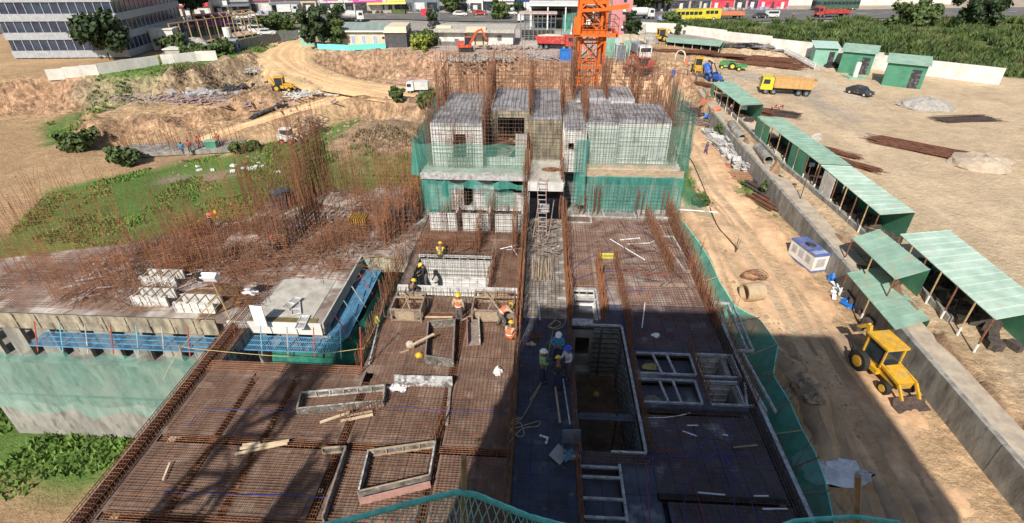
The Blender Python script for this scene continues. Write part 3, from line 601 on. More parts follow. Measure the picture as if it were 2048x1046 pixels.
mb = MB(); fwall(mb, (-31, 18.98), (-15.2, 18.98), -.9, 0, 1, 1.1, .45); part2(mb, 'slab_edge', alu_y)
part2(MB().prism([(-18+(x+18)*.95, 26.5+(y-26.5)*.93) for x, y in SP], -9.5, -6.3).prism([(-18+(x+18)*.95, 26.5+(y-26.5)*.93) for x, y in SP], -6.1, -3.3), 'lower_storey', conc_d)
mb = MB()
for x in np.arange(-30, -10.2, 1.6): mb.bx(x, x+.9, 19.3, 19.5, -3.05, -.25)
for y in np.arange(19.6, 25, 1.5): mb.bx(-10.5, -10.3, y, y+.8, -3.05, -.25)
part2(mb, 'lower_wall', conc_d)
GLT = 'low thickets of bars on the dusty slab'
# blue bracket scaffold hung round the slab edge
def bracket_scaffold(p, q, out, z, label):
    p = Vector((*p, z)); q = Vector((*q, z)); d = q-p; L = d.length; d.normalize(); n = Vector((*out, 0)); t = empty('bracket_scaffold', p, 0, label, 'scaffold', 'blue scaffold platforms below the slab edge')
    a = MB()
    for i in range(int(L/.09)+1): a.bar(d*(.09*i), d*(.09*i)+n*1.0, .03, .02)
    for k in (0, .33, .66, 1): a.bar(n*k, n*k+d*L, .04)
    a.build('platform', blue_s, t)
    for i in range(int(L/1.2)+1): b = MB(); e = d*(1.2*i+.05); b.bar(e+n*.95-Vector((0, 0, .03)), e-Vector((0, 0, .9)), .05); b.bar(e, e-Vector((0, 0, .9)), .05); b.build('bracket', blue_s, t)
    for i in range(int(L/1.25)+1):
        e = d*(1.25*i+.3); c = MB(); c.tube([e+n*1.0-Vector((0, 0, .35)), e+n*.45+Vector((0, 0, 1.0))], .028, 6); c.build('guard_post', red_s if i % 3 == 0 else cyan_s if i % 3 == 1 else alu_l, t)
bracket_scaffold((-14.2, 18.85), (-9.1, 18.85), (0, -1), -.75, 'blue grid scaffold platform under the white slab edge facing the camera')
bracket_scaffold((-9.9, 19.0), (-9.9, 25.0), (1, 0), -.75, 'blue grid scaffold platform along the right side of the dusty slab')
bracket_scaffold((-24, 18.85), (-15.4, 18.85), (0, -1), -1.0, 'blue grid scaffold platform left of the big edge beam cage')

# ------------------------------------------------------------------ THE TOWER BEHIND
tw = empty('tower_block', (1, 37, 0), label='two storey tower shell in grey aluminium formwork wrapped with green nets', cat='building')
def part3(mb, name, m, **k):
    o = mb.build(name, m, **k); o.parent = tw; o.matrix_parent_inverse = Matrix.Translation((-1, -37, 0)); return o
Z1, Z2 = 2.8, 5.6
def block(x0, x1, y0, y1, z0, z1, front=alu, sx=.42, roof=True, holes=()):
    """a room cast in formwork: four walls with door and window holes in the front, and a deck on top"""
    mb = MB(); hs = sorted(holes); x = x0
    for h in hs:
        if h[0] > x: fwall(mb, (x, y0), (h[0], y0), z0, z1-.12, 1, sx, .3)
        if h[3] < z1-.13: fwall(mb, (h[0], y0), (h[1], y0), h[3], z1-.12, 1, sx, .3)
        if h[2] > z0: fwall(mb, (h[0], y0), (h[1], y0), z0, h[2], 1, sx, .3)
        x = h[1]
    if x < x1: fwall(mb, (x, y0), (x1, y0), z0, z1-.12, 1, sx, .3)
    fwall(mb, (x1, y0), (x1, y1), z0, z1-.12, 1, .5, .4); fwall(mb, (x0, y1), (x0, y0), z0, z1-.12, 1, .5, .4); fwall(mb, (x1, y1), (x0, y1), z0, z1-.12, 1, .6, .6)
    part3(mb, 'formwork_wall', front)
    if roof: part3(MB().bx(x0-.03, x1+.03, y0-.05, y1+.03, z1-.115, z1), 'roof_deck', alu_roof)
# upper storey rooms
block(-6.9, -3.7, 32.3, 36.0, Z1, Z2, holes=[(-5.5, -4.75, 3.35, 4.9)])
block(-6.75, -3.9, 36.6, 40.0, Z1, Z2-.1)
block(-3.35, -.75, 35.4, 41.0, Z1, Z2+.1, alu_y, holes=[(-2.9, -1.1, 3.4, 5.1)])
block(-.6, 1.35, 33.8, 41.3, Z1, Z2, alu_y, sx=.3)
block(1.5, 2.8, 31.6, 37.6, Z1, Z2, holes=[(1.75, 2.1, 4.3, 4.7)])
block(2.95, 4.9, 33.0, 38.2, Z1, Z2); block(5.0, 8.25, 33.3, 37.3, Z1, Z2+.05)
block(2.5, 4.6, 38.8, 42.0, Z1, Z2); block(4.8, 6.7, 38.8, 42.4, Z1, Z2)
mb = MB(); fwall(mb, (-3.6, 32.6), (-.8, 32.6), Z1, Z1+.5, 1); part3(mb, 'low_wall', alu)
mb = MB(); mb.add([(-2.3, 33.2, Z1), (-.9, 35.0, Z1), (-.9, 35.0, Z1+1.7), (-.9, 33.2, Z1+1.9)], [(0, 1, 2, 3)]); mb.bx(-1.6, -.85, 32.9, 33.2, Z1, Z1+1.9); part3(mb, 'stair_wall', conc)
# first storey
block(-7.2, -.9, 31.5, 41.0, 0, Z1-.2, holes=[(-6.4, -5.9, .9, 2.3), (-4.9, -4.3, .3, 2.4), (-2.9, -1.1, 1.3, 2.4)], roof=False)
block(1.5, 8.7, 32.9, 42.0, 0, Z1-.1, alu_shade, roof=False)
part3(MB().bx(-7.5, -.75, 30.9, 41.4, Z1-.2, Z1), 'floor_slab', conc); part3(MB().bx(1.5, 9.1, 32.0, 42.6, Z1-.2, Z1), 'floor_slab', conc)
part3(MB().bx(-7.5, -.75, 30.75, 30.9, Z1-.35, Z1+.05), 'slab_edge_form', alu_l); part3(MB().bx(2.6, 9.2, 31.85, 31.99, Z1-.4, Z1+.05), 'slab_edge_form', wood)
part3(MB().bx(3.0, 8.6, 32.3, 32.5, Z1+.004, Z1+.25), 'edge_timber', wood)
part3(MB().bx(-.6, 1.45, 29.9, 33.8, Z1-.2, Z1), 'walkway_slab', conc); part3(MB().bx(-.65, 1.5, 29.75, 29.89, Z1-.55, Z1+.03), 'walkway_edge_form', alu)
mb = MB(); mb.bx(-.72, -.55, 29.9, 33, 0, Z1-.2); mb.bx(1.5, 1.62, 30.5, 33, 0, Z1-.2); part3(mb, 'walkway_wall', alu_shade)
part3(MB().bx(-.55, 1.45, 33.6, 33.8, 0, Z1-.2), 'dark_opening_back', conc_d)
part3(MB().bx(-7.1, -.9, 31.8, 41, -.12, -.02).bx(1.6, 8.7, 31.0, 42, -.12, -.02), 'floor_slab', conc_d)
mb = MB()
for k in range(3):
    x = -6.6+k*2.0; fwall(mb, (x, 28.4), (x+1.65, 28.4), 0, 1.25, 1, .4, .25); fwall(mb, (x+1.65, 28.4), (x+1.65, 29.6), 0, 1.25, 1)
part3(mb, 'low_formwork_wall', alu)
part3(MB().bx(-7.1, -.65, 27.45, 31.2, -.1, -.004), 'deck_strip', deck_l)
mb = MB()
for a, b in (((-3.3, 33.6, Z1+.9), (-.9, 34.6, Z1+1.3)), ((-3.3, 34.6, Z1+1.2), (-.9, 33.6, Z1+1.0)), ((-3.3, 34.2, Z1+1.5), (-.8, 34.2, Z1+1.5))): mb.bar(a, b, .08)
part3(mb, 'bracing', rust)

# ------------------------------------------------------------------ REBAR
NCAGE = 0
def wall_cage(label, p, q, w=.16, h=1.2, z=0, sp=.15, r=.011, m=rust, lean=.05, jag=.25, ties=True, group='rebar cages standing up from the wall lines', name='rebar_cage', dens=1):
    p = Vector((p[0], p[1], 0)); q = Vector((q[0], q[1], 0)); d = q-p; L = max(d.length, .01); d.normalize(); n = Vector((d.y, -d.x, 0))*w/2; mb = MB()
    k = max(1, int(L/sp))
    for sgn in (-1, 1):
        for i in range(k+1):
            for _ in range(dens):
                e = d*(L*i/k)+n*sgn; jx, jy = random.gauss(0, .012), random.gauss(0, .012); hh = h*(1-jag*random.random())
                lx, ly = random.gauss(0, lean)*hh*.5, random.gauss(0, lean)*hh*.5
                mb.vbar(e.x+jx, e.y+jy, z-.05, z+hh, r, lx, ly)
        if ties:
            for zz in np.arange(.12, h*.72, .28): mb.hbar(n*sgn+Vector((0, 0, z+zz)), n*sgn+d*L+Vector((0, 0, z+zz+random.gauss(0, .01))), r*.85)
    return mb.build(name, m, None, label, 'rebar cage', group, loc=(p.x, p.y, 0))
def beam_cage(label, p, q, w, z0, z1, m=rust, sp=.14, nb=4, r=.012):
    p = Vector((p[0], p[1], 0)); q = Vector((q[0], q[1], 0)); d = q-p; L = d.length; d.normalize(); n = Vector((d.y, -d.x, 0)); mb = MB()
    for k in range(nb):
        o_ = n*(w*(k/(nb-1)-.5))
        for zz in (z0, z1): mb.hbar(o_+Vector((0, 0, zz)), o_+d*L+Vector((0, 0, zz)), r*1.2)
    for sgn in (-1, 1): mb.hbar(n*w/2*sgn+Vector((0, 0, (z0+z1)/2)), n*w/2*sgn+d*L+Vector((0, 0, (z0+z1)/2)), r)
    for i in range(int(L/sp)+1):
        e = d*min(i*sp+random.gauss(0, .015), L); a = e-n*w/2; b = e+n*w/2
        for zz in (z0, z1): mb.hbar(a+Vector((0, 0, zz)), b+Vector((0, 0, zz)), r*.8)
        for s_ in (a, b): mb.vbar(s_.x, s_.y, z0, z1, r*.8)
    return mb.build('beam_cage', m, None, label, 'beam cage', 'stirrup cages laid in the beam lines', loc=(p.x, p.y, 0))
def mat_net(label, x0, x1, y0, y1, m, z=.075, sx=.15, sy=.105, r=.0085, jit=.02, group='rebar mats laid over the deck bays'):
    mb = MB()
    for x in np.arange(x0+.05, x1, sx): a = random.gauss(0, jit); mb.hbar((x+a, y0, z), (x+random.gauss(0, jit), y1, z), r)
    for y in np.arange(y0+.05, y1, sy):
        a = random.gauss(0, jit); mb.hbar((x0, y+a, z+.017), (x1, y+random.gauss(0, jit), z+.017), r)
    for _ in range(int((x1-x0)*(y1-y0)*.35)):   # chair bars and offcuts
        x, y = random.uniform(x0, x1-.5), random.uniform(y0, y1-.5); t = random.gauss(0, .5); l = random.uniform(.4, 1.4); mb.hbar((x, y, z+.04), (min(x+math.cos(t)*l, x1), y+math.sin(t)*l*.6, z+.06), r)
    return mb.build('rebar_mat', m, None, label, 'rebar mat', group)
for lab, a in (('brown rebar mat in the far left bay beside the edge beam', (-13.5, -11.65, 12.4, 15.3)), ('brown rebar mat in the bay second from the left edge below the open void', (-11.3, -9.9, 12.4, 15.3)), ('brown rebar mat under the long timber box form', (-9.55, -7.05, 12.4, 15.3)),
               ('brown rebar mat between the two front bays with loose planks on its upper edge', (-13.5, -7.05, 9.35, 11.95)), ('brown rebar mat at the bottom left corner of the deck', (-13.5, -7.05, 2.5, 8.95)),
               ('brown rebar mat under the grey concrete board', (-6.6, -3.6, 12.4, 16.2)), ('brown rebar mat round the leaning four-sided frame with a plank across it', (-7.1, -3.6, 16.3, 19.7)), ('brown rebar mat under the pinkish box form at the front', (-6.6, -3.6, 9.35, 11.95)), ('brown rebar mat below the pinkish box form, behind the front net', (-6.6, -3.6, 2.5, 8.95)),
               ('brown rebar mat crossed by the edge of the big shadow', (-3.15, -.8, 12.4, 15.6)), ('brown rebar mat where the squatting worker sits', (-3.15, -.8, 15.7, 19.7)), ('brown rebar mat beside the walkway in the front shadow', (-3.15, -.8, 9.35, 11.95)), ('brown rebar mat beside the bamboo pole in the front', (-3.15, -.8, 2.5, 8.95)),
               ('brown rebar mat right of the tall formwork recess', (-2.4, -.8, 21.9, 27.3)), ('brown rebar mat in front of the three low formwork walls', (-7.0, -2.6, 25.5, 27.4)), ('brown rebar mat behind the three low formwork walls', (-7.0, -.8, 27.5, 31.0))):
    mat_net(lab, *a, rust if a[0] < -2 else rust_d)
for lab, a in (('dark rebar mat with blue and red conduits in the wide front bay', (4.2, 8.3, 10.95, 14.2)), ('dark rebar mat at the lower right corner of the deck', (4.5, 8.3, 2.5, 10.55)), ('dark rebar mat in the wide shaded bay with the white junction box', (4.2, 8.3, 18.0, 22.9)), ('dark rebar mat with the yellow tray on the sunlit right bay', (3.2, 8.3, 23.3, 27.2)), ('dark rebar mat next to the green wrapped tower', (1.7, 8.3, 27.3, 30.7)), ('dark rebar mat left of the yellow tray along the walkway', (1.65, 3.1, 22.4, 27.2))):
    mat_net(lab, *a, rust, r=.0095, sx=.15, sy=.15)
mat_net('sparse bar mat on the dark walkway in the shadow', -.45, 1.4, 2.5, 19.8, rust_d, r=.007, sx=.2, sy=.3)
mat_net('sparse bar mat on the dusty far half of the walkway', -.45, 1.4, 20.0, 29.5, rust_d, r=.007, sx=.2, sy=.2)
mat_net('bar mat at the bottom of the deep stair shaft', 1.8, 3.9, 12.5, 18.9, rust, z=-2.5, r=.011, sx=.17, sy=.17)
for lab, a in (('rust coloured bar mat by the screed patch on the dusty slab', (-17.5, -13.5, 20.0, 24.5)), ('rust coloured bar mat along the scaffolded edge of the dusty slab', (-13.3, -10.2, 22.7, 28)), ('rust coloured bar mat at the far end of the dusty slab', (-18, -8, 28.2, 33.8)), ('rust coloured bar mat at the outer left of the dusty slab', (-29, -18, 19.4, 24.5))):
    mat_net(lab, *a, rust_o, r=.01, jit=.08, sx=.2, sy=.2)
GB = 'stirrup cages laid in the beam lines'
beam_cage('thick dark beam cage running along the left deck edge', (-13.95, 2.5), (-13.95, 20.6), .5, -.35, .28, rust, .16, 6, .014)
beam_cage('lit beam cage along the edge in front of the open void', (-13.6, 15.75), (-7.2, 15.75), .5, -.35, .25, rust_o, .1, 5, .013)
for lab, a, b in (('beam cage running away from the camera just left of the big box form', (-6.82, 2.5), (-6.82, 15.3)), ('beam cage running away from the camera between the box forms and the shadow edge', (-3.38, 2.5), (-3.38, 19.6)),
                  ('beam cage across the left deck just beyond the white planks', (-13.4, 12.17), (-7.1, 12.17)), ('beam cage across the deck by the coil of rope', (-6.5, 12.17), (-.8, 12.17)), ('beam cage across the deck behind the standing worker in orange', (-7.0, 19.92), (-.8, 19.92)), ('front beam cage across the bottom of the deck', (-13.4, 9.15), (-.8, 9.15)),
                  ('thin dark beam cage, leftmost of the two slanting lines in the left bays', (-11.48, 2.5), (-11.48, 15.3)), ('thin dark beam cage, right of the two slanting lines in the left bays', (-9.72, 2.5), (-9.72, 15.3))):
    beam_cage(lab, a, b, .26, -.38, .07, rust)
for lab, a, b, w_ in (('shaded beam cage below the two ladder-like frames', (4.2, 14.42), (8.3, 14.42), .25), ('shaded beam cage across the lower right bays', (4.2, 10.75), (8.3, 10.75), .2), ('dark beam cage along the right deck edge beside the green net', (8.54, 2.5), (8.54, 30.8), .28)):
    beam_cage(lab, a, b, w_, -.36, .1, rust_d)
beam_cage('deep cage at the foot of the stair shaft', (1.8, 12.1), (4.0, 12.1), .4, -.3, .15, rust, .15)
W = wall_cage
SOFF = None
W('rebar row left of the walkway, nearest stretch in the shadow', (-.72, 5), (-.72, 12), .16, 1.0, m=rust)
W('rebar row left of the walkway from the coil of rope to the squatting worker', (-.72, 12.1), (-.72, 18), .16, 1.25, m=rust)
W('tall orange-brown rebar row left of the walkway, behind the bending worker', (-.75, 18.1), (-.75, 24), .18, 1.6, m=rust_o, dens=2)
W('tall rebar row left of the walkway beside the plank pile', (-.75, 24.1), (-.75, 29.5), .18, 2.2, m=rust)
W('very tall rebar row left of the walkway at the tower', (-.8, 29.6), (-.8, 33.5), .18, 5.6, m=rust, jag=.5)
W('rebar row right of the walkway, nearest stretch by the metal box', (1.6, 5), (1.6, 12.3), .1, 1.0, m=rust)
W('rebar row between the walkway and the deep shaft', (1.58, 12.4), (1.58, 19), .1, .8, m=rust)
W('orange-brown rebar row right of the walkway beside the yellow rope', (1.62, 19.2), (1.62, 24), .16, 1.7, m=rust_o, dens=2)
W('rebar row right of the walkway across from the plank pile', (1.62, 24.1), (1.62, 30), .16, 2.1, m=rust)
W('very tall rebar row right of the walkway rising past the tower deck', (1.45, 30.2), (1.45, 33), .12, 5.8, m=rust, jag=.5)
W('slanting rebar row right of the small lift box', (3.25, 19.8), (3.35, 25), .14, 1.3, m=rust_o, dens=2)
W('slanting rebar row in the middle of the sunlit right bays', (4.35, 19), (4.35, 25.5), .14, 1.1, m=rust)
W('rebar row along the right rim of the deep shaft', (4.2, 12.3), (4.2, 18.8), .1, .7, m=rust)
W('thick rebar row left of the long narrow frame by the net', (7.3, 24.2), (7.0, 31), .16, 1.2, m=rust, dens=2)
W('dense slanting rebar row on the right edge above the shadow line', (8.45, 19.5), (8.45, 25), .18, 1.3, m=rust_o, dens=2)
W('dense rebar row on the right edge next to the tower', (8.45, 25.1), (8.45, 31.4), .18, 1.5, m=rust, dens=2)
W('short rebar row between the two ladder-like frames and the deeper pits', (6.85, 14.8), (6.85, 18.2), .1, .8, m=rust)
W('short rebar row right of the deeper pits', (8.75, 14.9), (8.75, 19), .1, .7, m=rust)
for x, h, lab in ((-5.6, 2.0, 'rebar bundle standing at the left gap of the low formwork walls'), (-4.75, 2.9, 'tall rebar bundle between the first and second low formwork walls'), (-2.75, 2.9, 'tall rebar bundle between the second and third low formwork walls')):
    W(lab, (x-.12, 28.1), (x+.12, 29.4), .25, h, m=rust, sp=.12)
for a, b, h, lab in (((-6.9, 26.2), (-3.6, 26.2), 1.5, 'rebar row behind the tall formwork recess'), ((-3.4, 25.6), (-3.4, 28), 2.2, 'rebar row left of the scattered pvc pipes'), ((-2.45, 22), (-2.3, 25.4), 1.0, 'rebar row along the right rim of the recess'), ((-1.9, 20.3), (-1.0, 20.3), 1.9, 'rebar bundle rising behind the octagonal box form'), ((-7.0, 20.3), (-5.2, 20.3), .9, 'rebar row behind the small octagonal box form'), ((-4.9, 20.3), (-2.4, 20.3), .9, 'rebar row behind the standing worker in orange'), ((-7.4, 16.2), (-7.4, 20.5), 1.0, 'rebar row on the rim of the void by the yellow rope'), ((-7.4, 20.6), (-7.4, 25), 1.6, 'rebar row on the rim of the void beside the recess'),
                     ((-1.3, 25.4), (-1.3, 28.0), 2.4, 'rebar row left of the walkway behind the pvc pipes'), ((-7.1, 13.2), (-5.8, 14.0), .9, 'loose bars sticking up by the long timber box form'), ((-3.5, 12.3), (-3.3, 13.6), .8, 'bars sticking up in the beam line above the pinkish box form')):
    W(lab, a, b, .16, h, m=rust)
# tower: bars along its floors and roofs
GT = 'rebar rising from the tower'
for a, b, z, h, lab in (((-7.1, 32.2), (-7.1, 36), Z1, 3.6, 'rebar row at the left front side of the tower upper floor'), ((-7.1, 36.2), (-7.1, 41), Z1, 5.0, 'rebar row at the left rear side of the tower'), ((-5.9, 31.9), (-4.3, 31.9), Z1, 2.6, 'rebar row in front of the left tower room'), ((-3.55, 32), (-3.55, 36.5), Z1, 4.4, 'dense rebar row between the left room and the dark opening of the tower'),
                        ((-3.55, 36.6), (-3.55, 41), Z2, 2.4, 'rebar row on the roof between left and middle decks'), ((-3.2, 34.3), (-.9, 34.3), Z1, 1.6, 'cross bars over the dark opening of the tower'), ((-.68, 34), (-.68, 41.2), Z2, 2.0, 'rebar row on the left rim of the middle roof deck'), ((1.43, 34), (1.43, 38), Z2, 1.6, 'rebar row on the right rim of the middle roof deck'), ((2.3, 38.2), (2.3, 42), Z2, 3.2, 'curved dark rebar row at the rear of the tower roof'),
                        ((2.9, 33), (2.9, 38.3), Z2-.2, 1.6, 'rebar row between the two front roof decks right of the walkway'), ((4.7, 38.6), (4.7, 42.2), Z2, 2.2, 'rebar row between the two rear roof decks'), ((7.0, 37.6), (8.6, 37.6), Z1, 4.6, 'tall rebar row behind the widest right roof deck'), ((8.6, 33.2), (8.6, 42), Z1, 3.4, 'rebar row inside the thin net on the right side of the tower'),
                        ((7.0, 39), (7.0, 42.6), Z1, 5.2, 'tall rebar row at the rear right of the tower'), ((-6.8, 41.4), (-.9, 41.4), Z1, 5.0, 'rebar row along the rear left wall of the tower'), ((-.6, 41.6), (4.5, 41.6), Z2, 2.2, 'rebar row along the rear middle wall of the tower'), ((4.8, 43), (8.8, 43), Z1, 4.8, 'rebar row along the rear right wall of the tower by the crane'), ((9.4, 38.5), (10.6, 43.5), Z1-3, 6.2, 'rebar row beyond the right rear corner of the tower')):
    W(lab, a, b, .16, h*1.3, z=z, m=rust, jag=.55, group=GT, sp=.15, r=.0135, dens=1, lean=.08)
for x, z, h, lab in ((3.8, 0, 2.2, 'rebar bundle in front of the green net, left of three'), (6.6, 0, 1.9, 'rebar bundle in front of the green net, middle of three'), (8.2, 0, 1.9, 'rebar bundle in front of the green net, right of three'), (2.9, 0, 1.6, 'short rebar bundle beside the crouching worker at the tower')):
    W(lab, (x-.1, 31.2), (x+.1, 31.7), .3, h, z=z, m=rust, sp=.08, group=GT)
# thin tie bars standing all over the two facades and the roofs
def field(label, x0, x1, y, z, h, n, r=.0125, hz=True, m=rust_d):
    mb = MB()
    for i in range(n):
        x = x0+(x1-x0)*(i+.5)/n+random.gauss(0, .02); mb.vbar(x-x0, random.gauss(0, .03), z, z+h*(1-.3*random.random()), r, random.gauss(0, .05), random.gauss(0, .05))
    if hz:
        for zz in np.arange(.2, h*.8, .25): mb.hbar((0, 0, z+zz), (x1-x0, 0, z+zz), r*.8)
    return mb.build('rebar_curtain', m, None, label, 'rebar curtain', 'thin upright bars tied in curtains against the tower', loc=(x0, y, 0))
for lab, *a in (('thin bar curtain over the upper left tower room', -7.2, -.9, 31.9, Z1, 5.2, 34), ('thin bar curtain over the upper right tower rooms', 2.9, 8.8, 32.7, Z1, 5.0, 33), ('thin bar curtain before the yellowish middle wall of the tower', -.6, 1.4, 33.5, Z1, 5.0, 12), ('thin bar curtain over the lower left tower wall', -7.2, -.9, 31.2, 0, 2.9, 32), ('thin bar curtain over the low formwork walls', -6.8, -.8, 28.1, 0, 1.9, 30), ('thin bar curtain over the narrow room right of the walkway', 1.55, 2.75, 31.35, Z1, 5.1, 7),
                ('thin bar curtain on the rear right roof', 2.2, 9.0, 42.8, Z1, 6.6, 36), ('thin bar curtain on the rear left roof', -7.4, -.6, 41.7, Z1, 6.2, 34), ('thin bar curtain over the lit recess formwork', -6.7, -2.5, 25.1, -1.2, 2.2, 22), ('thin bar curtain over the upstand in front of the recess', -7, -.9, 21.3, 0, .75, 34)):
    field(lab, *a)
field('thin bar curtain over the wide net of the lower right tower', 2.2, 9.0, 31.55, 0, 2.6, 30, r=.009)
field('thin bar curtain along the right side behind the tower', 9.2, 12.0, 41, -3, 9.5, 15)
for lab, a in (('bar mat over the left front roof of the tower', (-6.9, -3.7, 32.3, 36, Z2)), ('bar mat over the left rear roof of the tower', (-6.7, -3.9, 36.6, 40, Z2-.1)), ('bar mat over the roof above the dark opening', (-3.3, -.8, 35.5, 41, Z2+.1)), ('bar mat over the middle roof of the tower', (-.5, 1.3, 33.9, 41.2, Z2)), ('bar mat over the narrow roof right of the walkway', (1.5, 2.8, 31.7, 37.5, Z2)), ('bar mat over the right front roof of the tower', (3, 8.2, 33.4, 37.2, Z2+.05)), ('bar mat over the right rear roof of the tower', (2.6, 6.6, 38.9, 42, Z2))):
    mat_net(lab, *a[:4], rust_d, z=a[4]+.06, sx=.3, sy=.3, r=.011, group='bar mats over the tower roofs')
# left block: forests of tall bars
GL = 'forest of tall rebar on the left block'
LB = [((-15.3, 30), (-14.5, 33.5), 6.5, .011, 3, 'thickest rust-orange column of tall bars in the middle of the left block'), ((-14.6, 25.5), (-13.6, 29), 3.2, .011, 3, 'thick bundle of bars leaning at the foot of the tall rust-orange column'), ((-18.3, 30), (-16.2, 33.8), 5.0, .010, 1, 'tall bars round the blue-grey crate on the left block'), ((-18.4, 34.1), (-15.6, 34.1), 4.6, .010, 1, 'tall bar row at the grassy edge behind the crate'), ((-14.2, 34.1), (-8, 34.1), 4.4, .010, 1, 'tall bar row at the grassy edge next to the tower'),
      ((-20.8, 28.7), (-18.8, 29.4), 4.2, .010, 2, 'tall bar row at the slab corner left of the crate'), ((-23.2, 26.4), (-21.2, 28.2), 4.0, .010, 2, 'tall bar row behind the two crouching workers at the far left'), ((-30.5, 23.8), (-24, 26), 4.5, .010, 2, 'tall bar row at the outermost left edge of the left block'), ((-20.5, 25.5), (-17, 27), 3.0, .011, 2, 'tangled bar row in front of the crate, left part'), ((-17, 27.2), (-15.5, 28.5), 2.6, .011, 2, 'tangled bar row in front of the crate, right part'), ((-20, 22.3), (-17, 24), 2.4, .011, 2, 'low bar thicket near the left picture edge'),
      ((-12.7, 29), (-9, 29), 2.3, .011, 2, 'bar row behind the yellow tied bundle'), ((-12.5, 31.8), (-8, 31.8), 3.4, .010, 1, 'bar row over the pale rubble by the tower'), ((-9.0, 26), (-7.4, 33), 3.0, .011, 1, 'bar row between the left block and the tower'), ((-13.5, 26.8), (-9.5, 26.2), 1.4, .011, 1, 'low bar row above the scaffolded edge'), ((-24, 20), (-21, 22), 2.4, .011, 2, 'bar row near the blue scaffold at the far left'), ((-29, 20), (-25, 22), 3.0, .010, 2, 'bar row beyond the picture edge on the left block'),
      ((-16.4, 24.6), (-14.2, 25.2), 1.8, .011, 2, 'leaning bar row behind the brown earth patch'), ((-8.2, 33.8), (-7.4, 38), 4.5, .010, 1, 'tall bars squeezed beside the green net of the tower')]
LB = [(a, b, h, r, 1 if dn == 2 else dn, lab) for a, b, h, r, dn, lab in LB]
LB += [((-18.2, 24.2), (-15.2, 26.6), 2.2, .011, 1, 'slanting bar row between the earth patch and the crate'), ((-22.5, 24.2), (-19.2, 24.6), 2.0, .011, 2, 'bar row left of the brown earth patch'), ((-12.8, 24.6), (-10.4, 27.6), 1.6, .010, 1, 'low bars on the dusty part behind the scaffold'), ((-19.5, 31.2), (-18.4, 29.9), 4.4, .011, 2, 'tall bar bundle at the inner slab corner left of the crate'), ((-24.5, 22.5), (-18.5, 22.8), 1.5, .010, 1, 'long low bar row behind the far left scaffold'),
       ((-12.2, 30.4), (-7.6, 30.0), 2.8, .011, 2, 'bar row in the middle of the pale rubble area'), ((-17.8, 28.8), (-15.8, 32), 3.8, .010, 2, 'bars in front of and around the dark crate'), ((-11, 33.2), (-7.3, 33.4), 4.2, .011, 2, 'dense tall bar row where the left block meets the tower'), ((-14.2, 31), (-12.4, 33), 4.0, .011, 2, 'tall bars right of the thick rust-orange column'), ((-9.8, 27.3), (-7.4, 27.8), 2.0, .012, 2, 'bars beside the dark hanging sheet'), ((-21.8, 26.2), (-18.6, 26.0), 2.6, .011, 2, 'bar row just before the crouching workers')]
for a, b, h, r, dn, lab in LB: W(lab, a, b, .5 if dn > 1 else .3, h*random.uniform(.95, 1.15), m=(rust_o, rust, rust)[int(h*10) % 3], r=r*random.uniform(.85, 1.1), dens=dn, lean=random.choice((.08, .16, .26)), jag=.5, sp=.13, group=GL)

def thicket(label, x0, x1, y0, y1, n, h, r=.0115, m=rust):
    mb = MB()
    for i in range(n):
        x, y = random.uniform(0, x1-x0), random.uniform(0, y1-y0); hh = h*random.uniform(.3, 1.2); l = random.gauss(0, .22)*hh; mb.vbar(x, y, -.02, hh, r, l, random.gauss(0, .2)*hh)
        if i % 2 == 0: a = random.uniform(0, 3.1); q = random.uniform(.5, 1.8); z = random.uniform(.05, h*.5); mb.hbar((x-math.cos(a)*q, y-math.sin(a)*q, z), (x+math.cos(a)*q, y+math.sin(a)*q, z+random.gauss(0, .15)), r)
    return mb.build('rebar_thicket', m, None, label, 'rebar', GLT, loc=(x0, y0, 0))
thicket('tangled low bars behind the floodlight on the dusty slab', -20, -15.5, 22.5, 25, 170, 1.3); thicket('tangled low bars right behind the pale screed patch', -15.5, -10.6, 23.6, 26.4, 150, .9); thicket('tangled low bars on the slab corner near the scaffold end', -13.5, -10.4, 26.4, 28.8, 110, 1.0); thicket('tangled bars in front of the workers at the far left', -24, -19, 22.8, 26, 180, 1.8); thicket('tangled bars under the crate platform', -19, -15.5, 26.6, 28.6, 130, 1.2)
thicket('tangled bars between screed patch and earth patch', -16.3, -13.6, 20.4, 23.2, 70, .7); thicket('tangled bars at the left picture edge on the slab', -23, -18.2, 19.6, 22.4, 110, 1.0)

for x0_, x1_, y_, lab in ((-19.8, -18.0, 19.9, 'low white formwork upstand left of the brown earth patch'), (-17.4, -15.4, 19.5, 'low white formwork upstand between the edge beam cage and the left scaffold'), (-20.5, -18.6, 21.6, 'low white formwork upstand farther back on the dusty slab')):
    t = empty('low_formwork_wall', ((x0_+x1_)/2, y_, 0), 0, lab, 'formwork', 'low white formwork upstands on the dusty slab'); mb = MB(); h_ = (x1_-x0_)/2; fwall(mb, (-h_, 0), (h_, 0), 0, .6, 1, .4, .28); mb.build('front_panel', alu, t); mb = MB(); fwall(mb, (h_, .7), (-h_, .7), 0, .6, 1, .4, .28); mb.build('rear_panel', alu, t)
    for k in range(4): MB().box((-h_+.2+k*(2*h_-.4)/3, .35, .62), (.06, .85, .05)).build('spacer', wood, t)
